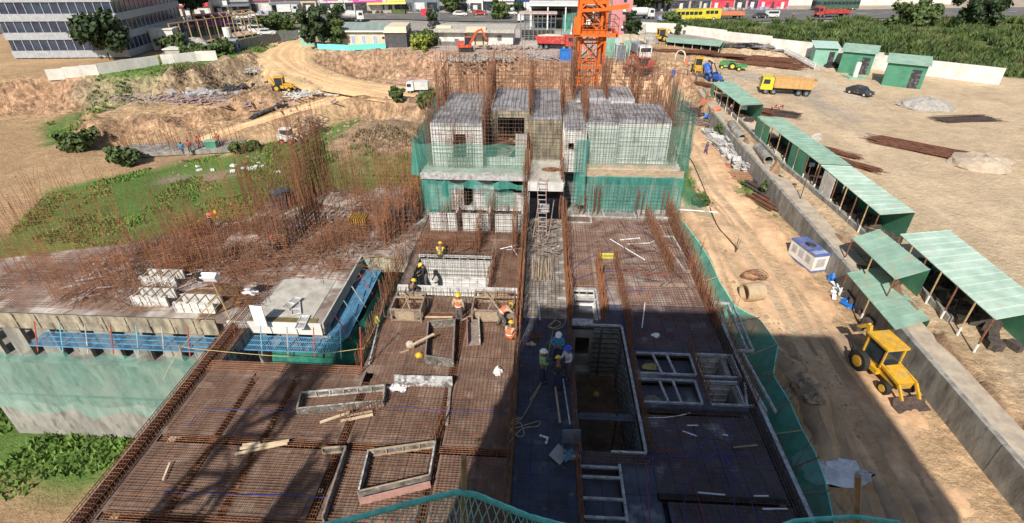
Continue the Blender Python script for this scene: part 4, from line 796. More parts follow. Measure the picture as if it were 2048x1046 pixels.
# ------------------------------------------------------------------ the tower the photographer stands on (casts the big shadow)
ct = empty('photographer_tower', (4.3, -8, -9.5), label='half built concrete tower behind the camera that throws the big shadow', cat='building')
def part4(mb, name, m): o = mb.build(name, m); o.parent = ct; o.matrix_parent_inverse = Matrix.Translation((-4.3, 8, 9.5)); return o
mb = MB()
for k in range(11): z = -9.5+2.93*k; mb.bx(-5.3, 13.9, -15, -.8, z-.2, z)
part4(mb, 'floor_slab', conc_d)
mb = MB()
for k in range(10):
    z = -9.5+2.93*k
    for x in np.arange(-5.2, 13.5, 2.7): mb.bx(x, x+1.6, -1.1, -.9, z+.003, z+2.72)
    mb.bx(-5.2, 13.8, -1.35, -1.15, z+.003, z+.95); mb.bx(-5.2, -5.0, -14.9, -1.4, z+.003, z+2.72); mb.bx(13.6, 13.8, -14.9, -1.4, z+.003, z+2.72); mb.bx(-5.0, 13.5, -14.8, -14.6, z+.003, z+2.72); mb.bx(-4.9, 13.5, -8, -7.8, z+.003, z+2.72)
part4(mb, 'wall', conc)
mb = MB()
for _ in range(90): x = random.uniform(-5.1, 13.7); mb.vbar(x, -1.2+random.gauss(0, .1), 19.8, 19.9+random.uniform(.4, 1.1), .012)
part4(mb, 'starter_bar', rust)
def lattice(mb, cx, cy, w, z0, z1, bay, c=.08, d=.05, faces=4):
    hs = [(-w/2, -w/2), (w/2, -w/2), (w/2, w/2), (-w/2, w/2)]
    for a, b in hs: mb.box((cx+a, cy+b, (z0+z1)/2), (c, c, z1-z0))
    n = max(1, round((z1-z0)/bay)); h = (z1-z0)/n
    for i in range(n):
        for k in range(4):
            (a, b), (a2, b2) = hs[k], hs[(k+1) % 4]; za, zb = z0+i*h, z0+(i+1)*h
            if i % 2: za, zb = zb, za
            mb.bar((cx+a, cy+b, za), (cx+a2, cy+b2, zb), d); mb.bar((cx+a, cy+b, z0+i*h), (cx+a2, cy+b2, z0+i*h), d)
    return mb
for x, y, h, w_, lab in ((-14.0, -2.6, 30, 1.5, 'material hoist mast left of the photographer tower, outside the picture'), (-10.6, -2.6, 23, 1.0, 'slimmer hoist mast beside the photographer tower, outside the picture')):
    t = empty('hoist_mast', (x, y, -9.5), 0, lab, 'hoist'); lattice(MB(), 0, 0, w_, 0, h, 1.5, .12, .09).build('mast', rust_d, t)
    MB().bx(-w_*.42, w_*.42, -w_*.42, w_*.42, h-4.5, h-1.5).build('cage', net_g, t)
# ------------------------------------------------------------------ tower crane
cr = empty('tower_crane', (3.9, 47, -9.5), 0, 'orange tower crane mast with climbing frame and platform behind the tower block', 'crane')
Zb = 9.5
lattice(MB(), 0, 0, 1.55, 0, Zb+14, 1.5, .17, .09).build('mast', orange, cr)
mb = lattice(MB(), .05, 0, 2.15, Zb+6.3, Zb+15, 2.4, .18, .11)
for z in (6.3, 9.1, 11.2): mb.bx(-1.1, 1.2, -1.16, -1.0, Zb+z-.12, Zb+z+.12); mb.bx(-1.1, 1.2, 1.0, 1.16, Zb+z-.12, Zb+z+.12)
mb.build('climbing_frame', orange, cr)
mb = MB(); mb.bx(-1.45, 2.0, -1.6, -1.35, Zb+8.75, Zb+8.98); mb.bx(-1.45, 2.0, 1.35, 1.6, Zb+8.75, Zb+8.98); mb.bx(-1.5, -1.35, -1.6, 1.6, Zb+8.7, Zb+8.99); mb.bx(1.9, 2.1, -1.6, 1.6, Zb+8.7, Zb+8.99); mb.bx(-1.4, 1.95, -1.35, -1.1, Zb+8.93, Zb+8.97); mb.bx(-1.35, -1.1, -1.1, 1.1, Zb+8.93, Zb+8.97)
mb.build('platform', orange, cr)
mb = MB()
for z in (9.5, 10.05):
    for a, b in (((-1.45, -1.55), (2.05, -1.55)), ((-1.45, 1.55), (2.05, 1.55)), ((2.05, -1.55), (2.05, 1.55)), ((-1.45, -1.55), (-1.45, 1.55))): mb.bar((*a, Zb+z), (*b, Zb+z), .04)
for x in np.arange(-1.45, 2.1, .5): mb.vbar(x, -1.55, Zb+8.9, Zb+10.05, .025); mb.vbar(x, 1.55, Zb+8.9, Zb+10.05, .025)
mb.build('railing', rust, cr)
MB().bx(-1.48, -.95, -1.72, -1.62, Zb+8.9, Zb+10.2).build('side_panel', orange, cr)
MB().bx(-.52, -.2, -1.3, -1.22, Zb+9.6, Zb+9.95).build('notice_board', white, cr)
mb = MB(); mb.bar((1.0, -1.2, Zb+10.75), (2.75, -1.2, Zb+10.95), .22, .3); mb.bar((-.9, -1.2, Zb+10.6), (1.0, -1.2, Zb+10.7), .18, .22); mb.bar((-.6, -1.2, Zb+12), (.9, -1.2, Zb+10.7), .2); mb.build('mounting_beam', orange, cr)
mb = lattice(MB(), 0, -.1, 1.2, Zb+9, Zb+12, .6, .05, .05); mb.lump((0, 0, Zb+9.6), (.35, .3, .35)); mb.build('hydraulic_gear', rust_d, cr)
mb = MB()
for k in range(46): mb.bx(-.2, .2, .3, .33, .3+k*.45, .34+k*.45)
mb.bx(-.24, -.2, .28, .34, 0, 21); mb.bx(.2, .24, .28, .34, 0, 21); mb.build('ladder', orange, cr)
# ------------------------------------------------------------------ nets
def sheet(name, fn, nu, nv, m, label, cat='net', group=None, parent=None):
    mb = MB(); vs = [tuple(fn(i/nu, j/nv)) for i in range(nu+1) for j in range(nv+1)]
    mb.add(vs, [(i*(nv+1)+j, (i+1)*(nv+1)+j, (i+1)*(nv+1)+j+1, i*(nv+1)+j+1) for i in range(nu) for j in range(nv)])
    return mb.build(name, m, parent, label, cat, group, smooth=True)
def wav(x, s, seed): return math.sin(x*s+seed)+.5*math.sin(x*s*2.3+seed*2.1)+.3*math.sin(x*s*5.1+seed)
def hang(p, q, zt, zb, amp, seed, sag=0., belly=0.):
    p = Vector((*p, 0)); q = Vector((*q, 0)); d = (q-p); L = d.length; n = Vector((d.y, -d.x, 0)).normalized()
    def f(u, v):
        a = amp*1.5*wav(u*L, 4.3, seed)*(.3+v); zz = zt-sag*math.sin(u*L*1.6+seed)**2*(1-v); e = p+d*u+n*(a+belly*math.sin(v*math.pi)); return (e.x, e.y, zz+(zb-zz)*v)
    return f
GN = 'green construction nets'
sheet('safety_net', hang((3.1, 31.75), (9.25, 31.75), 2.55, .05, .05, 1, .05), 90, 12, net_g, 'wide green net hung in front of the lower right storey of the tower', group=GN)
sheet('safety_net', hang((9.3, 31.8), (9.8, 39), 2.7, -3, .08, 2), 60, 10, net_g, 'green net wrapped round the right corner of the tower below the ledge', group=GN)
sheet('safety_net', hang((9.3, 31.7), (10.0, 42), 6.6, 2.7, .15, 3, .5), 60, 10, net_t, 'thin green net standing along the right side of the tower above the ledge', group=GN)
sheet('safety_net', hang((2.2, 31.2), (3.0, 31.6), 5.0, .6, .12, 4), 16, 14, net_g, 'crumpled green net strip hanging at the left end of the wide net', group=GN)
sheet('safety_net', hang((3.0, 32.3), (8.8, 32.3), 5.6, 2.9, .04, 5), 50, 8, mat('sheer_green_net', (.12, .42, .34), (.1, .34, .28), rough=.8, alpha=.8), 'sheer green net in front of the upper right rooms of the tower', group=GN)
sheet('safety_net', hang((-7.5, 30.9), (-5.7, 30.9), 2.5, -.1, .07, 6), 30, 10, net_g, 'green net hung over the lower left window of the tower', group=GN)
sheet('safety_net', hang((-5.7, 30.7), (-.95, 30.7), 2.5, 1.9, .05, 7, .3), 60, 5, net_g, 'green net fringe gathered under the left ledge of the tower', group=GN)
sheet('safety_net', hang((-3.6, 31.0), (-1.6, 31.0), 1.9, .6, .05, 17, .3), 20, 5, net_t, 'scrap of green net over the lower window nearest the walkway', group=GN)
sheet('safety_net', hang((-7.6, 31.0), (-8.2, 38.5), 2.6, -4, .12, 8), 60, 12, net_g, 'green net wrapped round the left corner of the tower below the ledge', group=GN)
sheet('safety_net', hang((-7.8, 31.0), (-8.3, 42), 5.1, 2.5, .18, 9, .5), 70, 10, net_g, 'green net standing along the left side of the tower above the ledge', group=GN)
sheet('safety_net', hang((-8.0, 31.1), (-.9, 31.1), 4.75, 2.8, .05, 10, .12), 60, 8, mat('faint_green_net', (.12, .42, .34), (.1, .34, .28), rough=.8, alpha=.72), 'thin green net stretched in front of the upper left room and the stair opening', group=GN)
# outrigger net east of the tower corner with its white pipe
sheet('outrigger_net', lambda u, v: (9.4+2.0*v*u+.1, 32.0-.9*u+ .2*v, 2.3*(1-v)+.1-.2*u*v), 14, 10, net_t, 'triangular green net flap beside the tower over the grass verge', 'net', GN)
MB().tube([(9.3, 31.9, .2), (11.6, 31.3, .35)], .04, 6).build('pipe', plastic_w, None, 'white pipe holding down the triangular net flap', 'pipe')
# long catch net along the right side of the near deck
KP = [(1350, 425, -.6), (1372, 450, -.6), (1398, 485, -.7), (1420, 520, -.7), (1440, 565, -.7), (1470, 612, -.7), (1520, 640, -.6), (1556, 690, -.5), (1546, 750, -.9), (1578, 800, -.6), (1602, 855, -.9), (1630, 905, -.7), (1650, 960, -1.0), (1668, 1046, -.8), (1760, 1250, -.8)]
OUT = [at(a, b, z) for a, b, z in KP]
def lerpP(P, u):
    k = u*(len(P)-1); i = min(int(k), len(P)-2); return P[i].lerp(P[i+1], k-i)
def catchnet(u, v):
    o = lerpP(OUT, u); i = Vector((8.86, o.y-.25, -3.2)); e = i.lerp(o, v); s_ = math.sin(v*math.pi)
    return (e.x-.25*s_+.06*wav(o.y, 2.7, v*3)*s_, e.y+.05*wav(o.y, 5, 2)*s_, e.z-.35*s_+.2*wav(o.y, 2.1, 4+v)*s_)
sheet('catch_net', catchnet, 150, 14, mat('catch_net_mesh', (.04, .36, .29), (.03, .24, .20), rough=.85, scale=2.2, stretch=(1, 1, .3), alpha=.14), 'long green catch net slung out along the right edge of the near deck', 'net', GN)
mb = MB(); mb.tube([lerpP(OUT, i/80) for i in range(81)], .022, 5); mb.build('net_rope', net_r, None, 'turquoise edge rope of the long catch net', 'rope')
k = 0
for i, lab in enumerate(('farthest net pole beside the tower corner', 'second net pole from the tower corner', 'third net pole from the tower corner', 'net pole near the loose soil heap', 'net pole level with the sunlit right bay', 'net pole beside the small frame on the deck edge', 'net pole at the widest point of the catch net', 'net pole just below the widest point of the catch net', 'net pole beside the deeper pits', 'net pole level with the soil mound', 'net pole near the white cement spill', 'nearest net pole at the bottom of the picture')):
    o = lerpP(OUT, (i+.6)/13.2); mb = MB(); mb.tube([(8.85, o.y-.1, -1.9+(.8 if i % 2 else 0)), (o.x+.05, o.y, o.z+.12)], .02, 6); mb.build('net_pole', (bamboo, rust, wood_g)[i % 3], None, lab, 'pole', 'poles that hold the long catch net')
for i in range(7):
    y = 6+i*3.6; mb = MB()
    for j in range(7): x = 9.0+random.uniform(0, .9); mb.vbar(x, y+random.uniform(-1.5, 1.5), -3.2, random.uniform(-1.2, .6), .013, random.gauss(.15, .15), random.gauss(0, .2))
    mb.build('edge_bar', rust, None, ('rusty bars poking up behind the net, %s group from the camera' % ('nearest', 'second', 'third', 'fourth', 'fifth', 'sixth', 'farthest')[i]), 'rebar', 'rusty bars between deck and catch net')
# net in the open void on the left
VO = [at(*a) for a in ((762, 500, -.7), (757, 534, -.7), (754, 577, -.8), (728, 631, -.8), (700, 655, -.8), (652, 677, -.8), (618, 697, -.95), (559, 697, -1.0), (542, 688, -1.0))]
def voidnet(u, v):
    o = lerpP(VO, u); b = Vector((o.x+1.5*(1-u)+.3, o.y-1.7*u-.1, -4.2)); e = o.lerp(b, v); return (e.x+.08*wav(u*9, 2, 1)*v, e.y+.08*wav(u*9, 2.5, 3)*v, e.z-.15*math.sin(u*18)**2*(1-v))
sheet('safety_net', voidnet, 80, 14, mat('dark_green_net', (.025, .21, .16), (.015, .12, .09), rough=.85, scale=2.5, alpha=.12), 'dark green net curving round the scaffold inside the open void', group=GN)
sheet('safety_net', lambda u, v: (-12.2+4.9*u, 17.2-.5*v-.9*u*v+.12*math.sin(u*26), -1.75-2.0*v+.5*u), 30, 8, net_g, 'lower green net across the front of the open void', group=GN)
sheet('safety_net', lambda u, v: (-30+15.2*u, 17.7-.9*v+.2*math.sin(u*30), -1.3-3.0*v-.15*math.sin(u*25)**2), 60, 12, net_t, 'pale green net sagging under the scaffold at the far left', group=GN)
# front net held out from the photographer's floor
RP = [atY(a, b, 4.3) for a, b in ((520, 1090), (640, 1052), (720, 1034), (800, 1012), (865, 996), (915, 984), (952, 990), (1010, 1014), (1060, 1034), (1120, 1050), (1250, 1080))]
mb = MB(); N = 70; mb.tube([lerpP(RP, i/N)+Vector((0, 0, .006*math.sin(i*1.9))) for i in range(N+1)], .042, 7)
fn = empty('front_net', RP[5], 0, 'turquoise knotted safety net with a thick edge rope at the bottom of the picture', 'net')
def partF(mb, name, m): o = mb.build(name, m, fn, smooth=True); o.location = -Vector(RP[5]); return o
partF(mb, 'edge_rope', net_r)
mb = MB()
for i in range(N): 
    p = lerpP(RP, (i+.5)/N)
    if i % 3 == 0: mb.tube([p+Vector((-.012, 0, .04)), p+Vector((.012, 0, .04)), p+Vector((.02, -.01, -.045))], .008, 4)
partF(mb, 'lashing', net_c)
mb = MB(); nx_, nz_ = 64, 9
def npnt(i, j):
    o = lerpP(RP, min(max(i/nx_, 0), 1)); return Vector((o.x, o.y-.10*j+.02*math.sin(i*1.3), o.z-.105*j-.03*math.sin(i*.7+j)))
for i in range(nx_):
    for j in range(nz_):
        if (i+j) % 2 == 0:
            a = npnt(i, j); 
            for di, dj in ((1, 1), (-1, 1)):
                if 0 <= i+di <= nx_: b = npnt(i+di, j+dj); mb.tube([a, a.lerp(b, .5)+Vector((0, 0, -.012)), b], .008, 3, cap=False)
partF(mb, 'mesh', net_c)
mb = MB(); a = atY(928, 914, 4.35); b = atY(922, 1130, 4.35)
mb.tube([a, a.lerp(b, .3)+Vector((.006, 0, 0)), a.lerp(b, .7), b], .040, 9); mb.tube([a.lerp(b, .32)+Vector((.05, -.02, 0)), b+Vector((.05, -.02, 0))], .012, 5)
for t in (.2, .55, .85): e = a.lerp(b, t); mb.tube([e-Vector((0, 0, .012)), e+Vector((0, 0, .012))], .046, 9)
mb.build('bamboo_pole', bamboo, None, 'upright bamboo pole through the peak of the front net', 'pole')
mb = MB(); a = atY(1716, 952, 5.0); b = atY(1712, 1140, 5.0); mb.tube([a, b], .045, 8); mb.build('bamboo_pole', bamboo, None, 'bamboo pole at the bottom right edge of the photo', 'pole')
mb = MB(); mb.tube([atY(1660, 986, 5.2), atY(1690, 1027, 5.0)], .028, 6); mb.build('timber_stick', wood, None, 'short broken wooden stick over the soil at the lower right', 'stick')
mb = MB(); mb.tube([atY(a, b, 4.9) for a, b in ((1540, 1060), (1590, 1042), (1640, 1038), (1700, 1034), (1712, 1034), (1800, 1046))], .035, 7); mb.build('net_rope', net_r, None, 'thick turquoise rope end lashed to the right bamboo pole', 'rope', smooth=True)

# ------------------------------------------------------------------ PEOPLE
def skin_mesh(name, V, E, Rr, m, parent, root=0, sub=1):
    me = bpy.data.meshes.new(name); me.from_pydata(V, E, []); me.materials.append(m); o = bpy.data.objects.new(name, me); COL.objects.link(o); o.parent = parent
    md = o.modifiers.new('skin', 'SKIN'); md.use_smooth_shade = True
    if not me.skin_vertices: me.attributes  # layer is made by the modifier
    for i, sv in enumerate(me.skin_vertices[0].data): sv.radius = (Rr[i], Rr[i]) if not isinstance(Rr[i], tuple) else Rr[i]; sv.use_root = (i == root)
    if sub: s_ = o.modifiers.new('sub', 'SUBSURF'); s_.levels = sub; s_.render_levels = sub
    return o
def pose(kind):
    """joints in metres, the figure faces +y; returns dict with centre joints and left/right limb joints"""
    J = dict(pel=(0, 0, .95), sp=(0, -.01, 1.14), ch=(0, 0, 1.34), nk=(0, .01, 1.49), hd=(0, .03, 1.60), tp=(0, .04, 1.70))
    arm = lambda s: [(s*.18, 0, 1.42), (s*.25, -.03, 1.16), (s*.25, .06, .92)]
    leg = lambda s: [(s*.095, 0, .90), (s*.11, .03, .49), (s*.12, -.01, .09), (s*.14, .14, .035)]
    A = [arm(-1), arm(1)]; G = [leg(-1), leg(1)]
    if kind == 'crossed': A = [[(-.18, 0, 1.42), (-.26, .04, 1.17), (.06, .2, 1.2)], [(.18, 0, 1.42), (.26, .04, 1.15), (-.06, .22, 1.16)]]
    if kind == 'hold': A = [[(-.18, 0, 1.42), (-.25, .03, 1.16), (-.12, .26, 1.08)], [(.18, 0, 1.42), (.25, .03, 1.16), (.12, .27, 1.06)]]
    if kind == 'walk': G = [[(-.095, 0, .9), (-.1, .2, .52), (-.1, .25, .1), (-.1, .4, .05)], [(.095, 0, .9), (.1, -.02, .5), (.1, -.28, .14), (.1, -.2, .03)]]; A = [[(-.18, 0, 1.42), (-.24, -.12, 1.18), (-.22, -.1, .95)], [(.18, 0, 1.42), (.24, .05, 1.17), (.2, .22, 1.0)]]
    if kind == 'bend':
        J = dict(pel=(0, -.12, .84), sp=(0, .02, .98), ch=(0, .2, 1.08), nk=(0, .33, 1.13), hd=(0, .43, 1.15), tp=(0, .52, 1.17))
        A = [[(-.18, .27, 1.08), (-.24, .42, .86), (-.12, .58, .72)], [(.18, .27, 1.08), (.26, .44, .88), (.15, .62, .74)]]
        G = [[(-.1, -.12, .8), (-.16, .02, .46), (-.18, -.16, .09), (-.2, -.02, .035)], [(.1, -.12, .8), (.14, .12, .46), (.14, .02, .09), (.16, .17, .035)]]
    if kind == 'squat':
        J = dict(pel=(0, -.12, .28), sp=(0, -.1, .46), ch=(0, -.02, .64), nk=(0, .05, .78), hd=(0, .1, .88), tp=(0, .14, .97))
        A = [[(-.18, 0, .71), (-.26, .18, .52), (-.16, .4, .42)], [(.18, 0, .71), (.26, .18, .52), (.12, .42, .4)]]
        G = [[(-.1, -.1, .26), (-.2, .3, .48), (-.16, .05, .09), (-.17, .2, .035)], [(.1, -.1, .26), (.2, .3, .48), (.16, .05, .09), (.17, .2, .035)]]
    if kind == 'sit':
        J = dict(pel=(0, -.1, .55), sp=(0, -.06, .74), ch=(0, .04, .93), nk=(0, .1, 1.07), hd=(0, .15, 1.17), tp=(0, .18, 1.26))
        A = [[(-.18, .05, 1.0), (-.25, .15, .76), (-.1, .36, .72)], [(.18, .05, 1.0), (.25, .15, .76), (.08, .38, .7)]]
        G = [[(-.1, -.08, .52), (-.15, .34, .5), (-.15, .36, .09), (-.16, .5, .035)], [(.1, -.08, .52), (.15, .34, .5), (.15, .3, .09), (.16, .45, .035)]]
    if kind == 'work':
        J = dict(pel=(0, -.04, .93), sp=(0, 0, 1.11), ch=(0, .08, 1.29), nk=(0, .14, 1.42), hd=(0, .21, 1.5), tp=(0, .27, 1.57))
        A = [[(-.18, .1, 1.36), (-.27, .12, 1.12), (-.2, .34, 1.0)], [(.18, .1, 1.36), (.26, .16, 1.12), (.12, .38, 1.02)]]
    return J, A, G
def lerp3(a, b, t): return tuple(a[i]+(b[i]-a[i])*t for i in range(3))
HELM = {}
def person(loc, rz, kind, shirt, trousers, helmet, label, vest=None, group=None, s=1.0, sleeves=True):
    t = empty('person', loc, rz, label, 'person', group, s); J, A, G = pose(kind)
    V = [J['pel'], J['sp'], J['ch'], J['nk'], J['hd'], J['tp']]; E = [(0, 1), (1, 2), (2, 3), (3, 4), (4, 5)]; Rr = [(.14, .10), (.125, .095), (.145, .105), .055, (.085, .1), (.07, .08)]
    hd = Vector(J['hd']); up = (Vector(J['tp'])-Vector(J['nk'])).normalized(); fw = Vector((0, 1, 0)); fw = (fw-up*fw.dot(up)).normalized()
    V.append(tuple(hd+fw*.115-up*.01)); E.append((4, 6)); Rr.append(.018)       # nose
    for sgn, a in zip((-1, 1), A):
        b = len(V); V += [a[0], a[1], a[2]]; E += [(2, b), (b, b+1), (b+1, b+2)]; Rr += [.062, .046, .03]
        d = (Vector(a[2])-Vector(a[1])).normalized(); sd = d.cross(Vector((0, 0, 1)));  sd = sd.normalized() if sd.length > .1 else Vector((1, 0, 0))
        V.append(tuple(Vector(a[2])+d*.07)); E.append((b+2, b+3)); Rr.append(.032)
        for k, (o_, l) in enumerate(((-.03, .075), (-.01, .085), (.01, .08), (.03, .065))):
            c = len(V); p0 = Vector(a[2])+d*.10+sd*o_; V += [tuple(p0), tuple(p0+d*l*.5+Vector((0, 0, -.02))), ]; E += [(b+3, c), (c, c+1)]; Rr += [.011, .008]
        c = len(V); V.append(tuple(Vector(a[2])+d*.07+sd*.055*sgn)); E.append((b+3, c)); Rr.append(.011)   # thumb
    for g in G:
        b = len(V); V += list(g); E += [(0, b), (b, b+1), (b+1, b+2), (b+2, b+3)]; Rr += [.085, .056, .038, .03]
    skin_mesh('body', V, E, Rr, skin_m, t)
    # clothes on the same skeleton
    V = [J['pel'], J['sp'], J['ch'], lerp3(J['ch'], J['nk'], .55)]; E = [(0, 1), (1, 2), (2, 3)]; Rr = [(.165, .125), (.15, .12), (.165, .13), .085]
    for a in A:
        b = len(V); e = a[1] if not sleeves else lerp3(a[1], a[2], .85)
        V += [a[0], a[1]]; E += [(2, b), (b, b+1)]; Rr += [.08, .06]
        if sleeves: V.append(e); E.append((b+1, b+2)); Rr.append(.045)
    skin_mesh('shirt', V, E, Rr, shirt, t)
    V = [J['pel'], lerp3(J['pel'], J['sp'], .35)]; E = [(0, 1)]; Rr = [(.155, .12), (.15, .115)]
    for g in G: b = len(V); V += [g[0], g[1], lerp3(g[1], g[2], .9)]; E += [(0, b), (b, b+1), (b+1, b+2)]; Rr += [.105, .075, .06]
    skin_mesh('trousers', V, E, Rr, trousers, t)
    for g in G: a, b = Vector(g[2]), Vector(g[3]); MB().tube([a+Vector((0, 0, .04)), a-Vector((0, 0, .03)), b+(b-a)*.3], .052, 7, r2=.035).build('shoe', black, t, smooth=True)
    if vest:
        V = [lerp3(J['pel'], J['sp'], .3), J['sp'], J['ch'], lerp3(J['ch'], J['nk'], .4)]; skin_mesh('vest', V, [(0, 1), (1, 2), (2, 3)], [(.175, .135), (.17, .135), (.185, .145), (.12, .1)], vest, t)
        mb = MB()
        for q in (.35,): c = Vector(lerp3(J['pel'], J['ch'], q)); mb.cyl(c, .172, .03, 14, ax=tuple(Vector(J['ch'])-Vector(J['pel'])))
        mb.build('reflective_band', plastic_w, t)
    if helmet:
        mb = MB(); c = hd+up*.045; side_ = fw.cross(up); n = 14; vs = []; fs = []
        for i in range(5):
            th = math.pi/2*i/4
            for k in range(n): ph = 2*math.pi*k/n; vs.append(tuple(c+up*(.125*math.cos(th))+(side_*math.cos(ph)*.125+fw*math.sin(ph)*.15)*math.sin(th)))
        for k in range(n): ph = 2*math.pi*k/n; f_ = 1.28 if math.sin(ph) > .5 else 1.1; vs.append(tuple(c-up*.012+(side_*math.cos(ph)*.125*f_+fw*math.sin(ph)*.15*f_)))
        for i in range(5):
            for k in range(n): fs.append((i*n+k, (i+1)*n+k, (i+1)*n+(k+1) % n, i*n+(k+1) % n))
        mb.add(vs, fs); mb.build('helmet', helmet, t, smooth=True)
    else:
        mb = MB(); c = hd+up*.03-fw*.015; mb.lump(c, (.1, .115, .11), j=.05); mb.build('hair', black, t, smooth=True)
    return t
def cloth(name, c): return MATS.get(name) or mat(name, c, tuple(x*.75 for x in c), rough=.9, scale=9, coords='o')
OR = cloth('orange_vest', (.85, .19, .06)); GRN = cloth('green_jacket', (.28, .52, .24)); BLU = cloth('blue_shirt', (.05, .28, .5)); WHT = cloth('pale_shirt', (.62, .66, .75)); DRK = cloth('dark_clothes', (.03, .035, .04)); NAVY = cloth('navy_trousers', (.03, .04, .10)); GRY = cloth('grey_trousers', (.13, .12, .13)); PNK = cloth('pink_shirt', (.72, .45, .5)); RD = cloth('red_shirt', (.6, .1, .08)); PUR = cloth('purple_shirt', (.13, .07, .2)); TAN = cloth('tan_shirt', (.5, .38, .28))
HY = paint('yellow_helmet', (.80, .52, .02), .35, .9); HW = paint('white_helmet', (.8, .8, .8), .35, .95); HB_ = paint('blue_helmet', (.02, .08, .62), .35, .9)
def D(px, py, z=0): return at(px, py, z)
person(D(919, 648), R(-8), 'stand', TAN, GRY, HY, 'worker standing with back to camera in an orange vest beside the long upstand', OR, 'workers in orange vests on the deck')
person(D(1004, 655), R(-60), 'bend', TAN, GRY, HY, 'worker bending over the larger octagonal timber form in an orange vest', OR, 'workers in orange vests on the deck')
person(D(1020, 680), R(-20), 'squat', TAN, OR, HY, 'worker squatting by the walkway bars in orange vest and orange trousers', OR, 'workers in orange vests on the deck')
person(D(1083, 764), R(-75), 'hold', GRN, NAVY, HW, 'man in a green jacket and white helmet standing at the left of the group')
person(D(1114, 728), R(170), 'crossed', BLU, NAVY, HW, 'man in a blue shirt and white helmet facing the camera with folded arms')
person(D(1133, 757), R(120), 'hold', WHT, GRY, HB_, 'man in a white shirt and blue helmet at the right of the group')
person(D(1114, 782), R(5), 'work', DRK, NAVY, HY, 'worker in dark clothes and yellow helmet with a harness, nearest to the camera')
person(at(826, 598, 0)+Vector((0, .2, 0)), R(-30), 'squat', DRK, GRY, HY, 'worker in dark clothes crouching behind the left end of the upstand', None)
person(at(846, 560, 0)+Vector((0, .7, -1.0)), R(100), 'work', DRK, GRY, HY, 'worker half hidden inside the formwork recess at its left wall', None)
person(at(873, 540, 0)+Vector((0, 1.4, -.1)), R(0), 'squat', cloth('yellow_shirt', (.6, .5, .1)), GRY, HY, 'worker crouching on top of the tall formwork recess', None)
person(D(1164, 416), R(60), 'squat', RD, GRY, HY, 'worker crouching on the narrow frame in front of the tower', OR)
person(D(426, 458), R(-90), 'bend', OR, GRY, HY, 'worker in orange bending at the far corner of the left block', OR, 'workers on the left block')
person(D(389, 480), R(-60), 'squat', RD, GRY, HY, 'worker in red crouching nearest the left picture edge', None, 'workers on the left block')
person(D(408, 472), R(20), 'squat', RD, GRY, HY, 'worker in red crouching between two companions on the left block', None, 'workers on the left block')
person(D(552, 505), R(40), 'squat', DRK, GRY, RD, 'worker in dark clothes with a red helmet amid the bars below the crate', None, 'workers on the left block')
person(T(1411, 309), R(10), 'walk', PUR, PUR, None, 'person in dark purple walking along the dirt road')
# ------------------------------------------------------------------ THINGS LYING ON THE DECKS
ply_d = mat('dark_stained_ply', (.22, .2, .18), (.08, .075, .07), rough=.85, scale=3, extra=((.45, .44, .42), 6, .58, .7))
def boxform(label, pts, h=.38, m=wood_g, m2=None, studs=4, t=.05, cat='timber form', group='timber box forms on the left deck', close=True, skipfront=False):
    P = [D(*p) for p in pts]; c = sum(P, Vector())/len(P); ob = empty('box_form', c, 0, label, cat, group); n = len(P)
    for i in range(n if close else n-1):
        a, b = P[i]-c, P[(i+1) % n]-c; d = (b-a).normalized(); mb = MB()
        rz = math.atan2(d.y, d.x); L = (b-a).length-t; mid = (a+b)/2; inn = Vector((-d.y, d.x, 0))
        if inn.dot(-mid) < 0: inn = -inn
        MB().box((mid.x, mid.y, h/2+.05), (L, .018, h-.02), rz).build('sheet', ply_d, ob)
        for z in (.05+t/2, .05+h-t/2): mb.box((mid.x+inn.x*.035, mid.y+inn.y*.035, z), (L, t, t), rz)
        k = max(1, int(L/.5))
        for j in range(k+1): e = a+d*(.03+(L-.03)*j/k)+inn*.035; mb.box((e.x, e.y, .05+h/2), (t, t-.005, h-2*t-.004), rz)
        mb.build('side_board', [m, m2 or m][i % 2], ob)
    return ob
boxform('leaning four-sided timber frame with a plank laid across its left side', [(851, 729), (908, 737), (912, 653), (857, 658)], .45, wood_g)
boxform('long narrow splashed timber box form beside the loose planks', [(596, 832), (770, 815), (773, 782), (604, 797)], .34, ply, wood)
boxform('big pale timber box form with a pinkish front board near the camera', [(718, 1000), (862, 966), (874, 895), (738, 914)], .36, wood, ply)
boxform('two-sided corner form of pale laths along the beam cage', [(646, 908), (697, 905), (650, 1050)], .34, wood, wood_g, close=False)
MB().bar(D(719, 1004, .2), D(861, 969, .2), .05, .32).build('form_board', mat('pink_stained_board', (.5, .27, .23), (.36, .22, .19), rough=.8, scale=4), None, 'pink stained board along the front of the big box form', 'board')
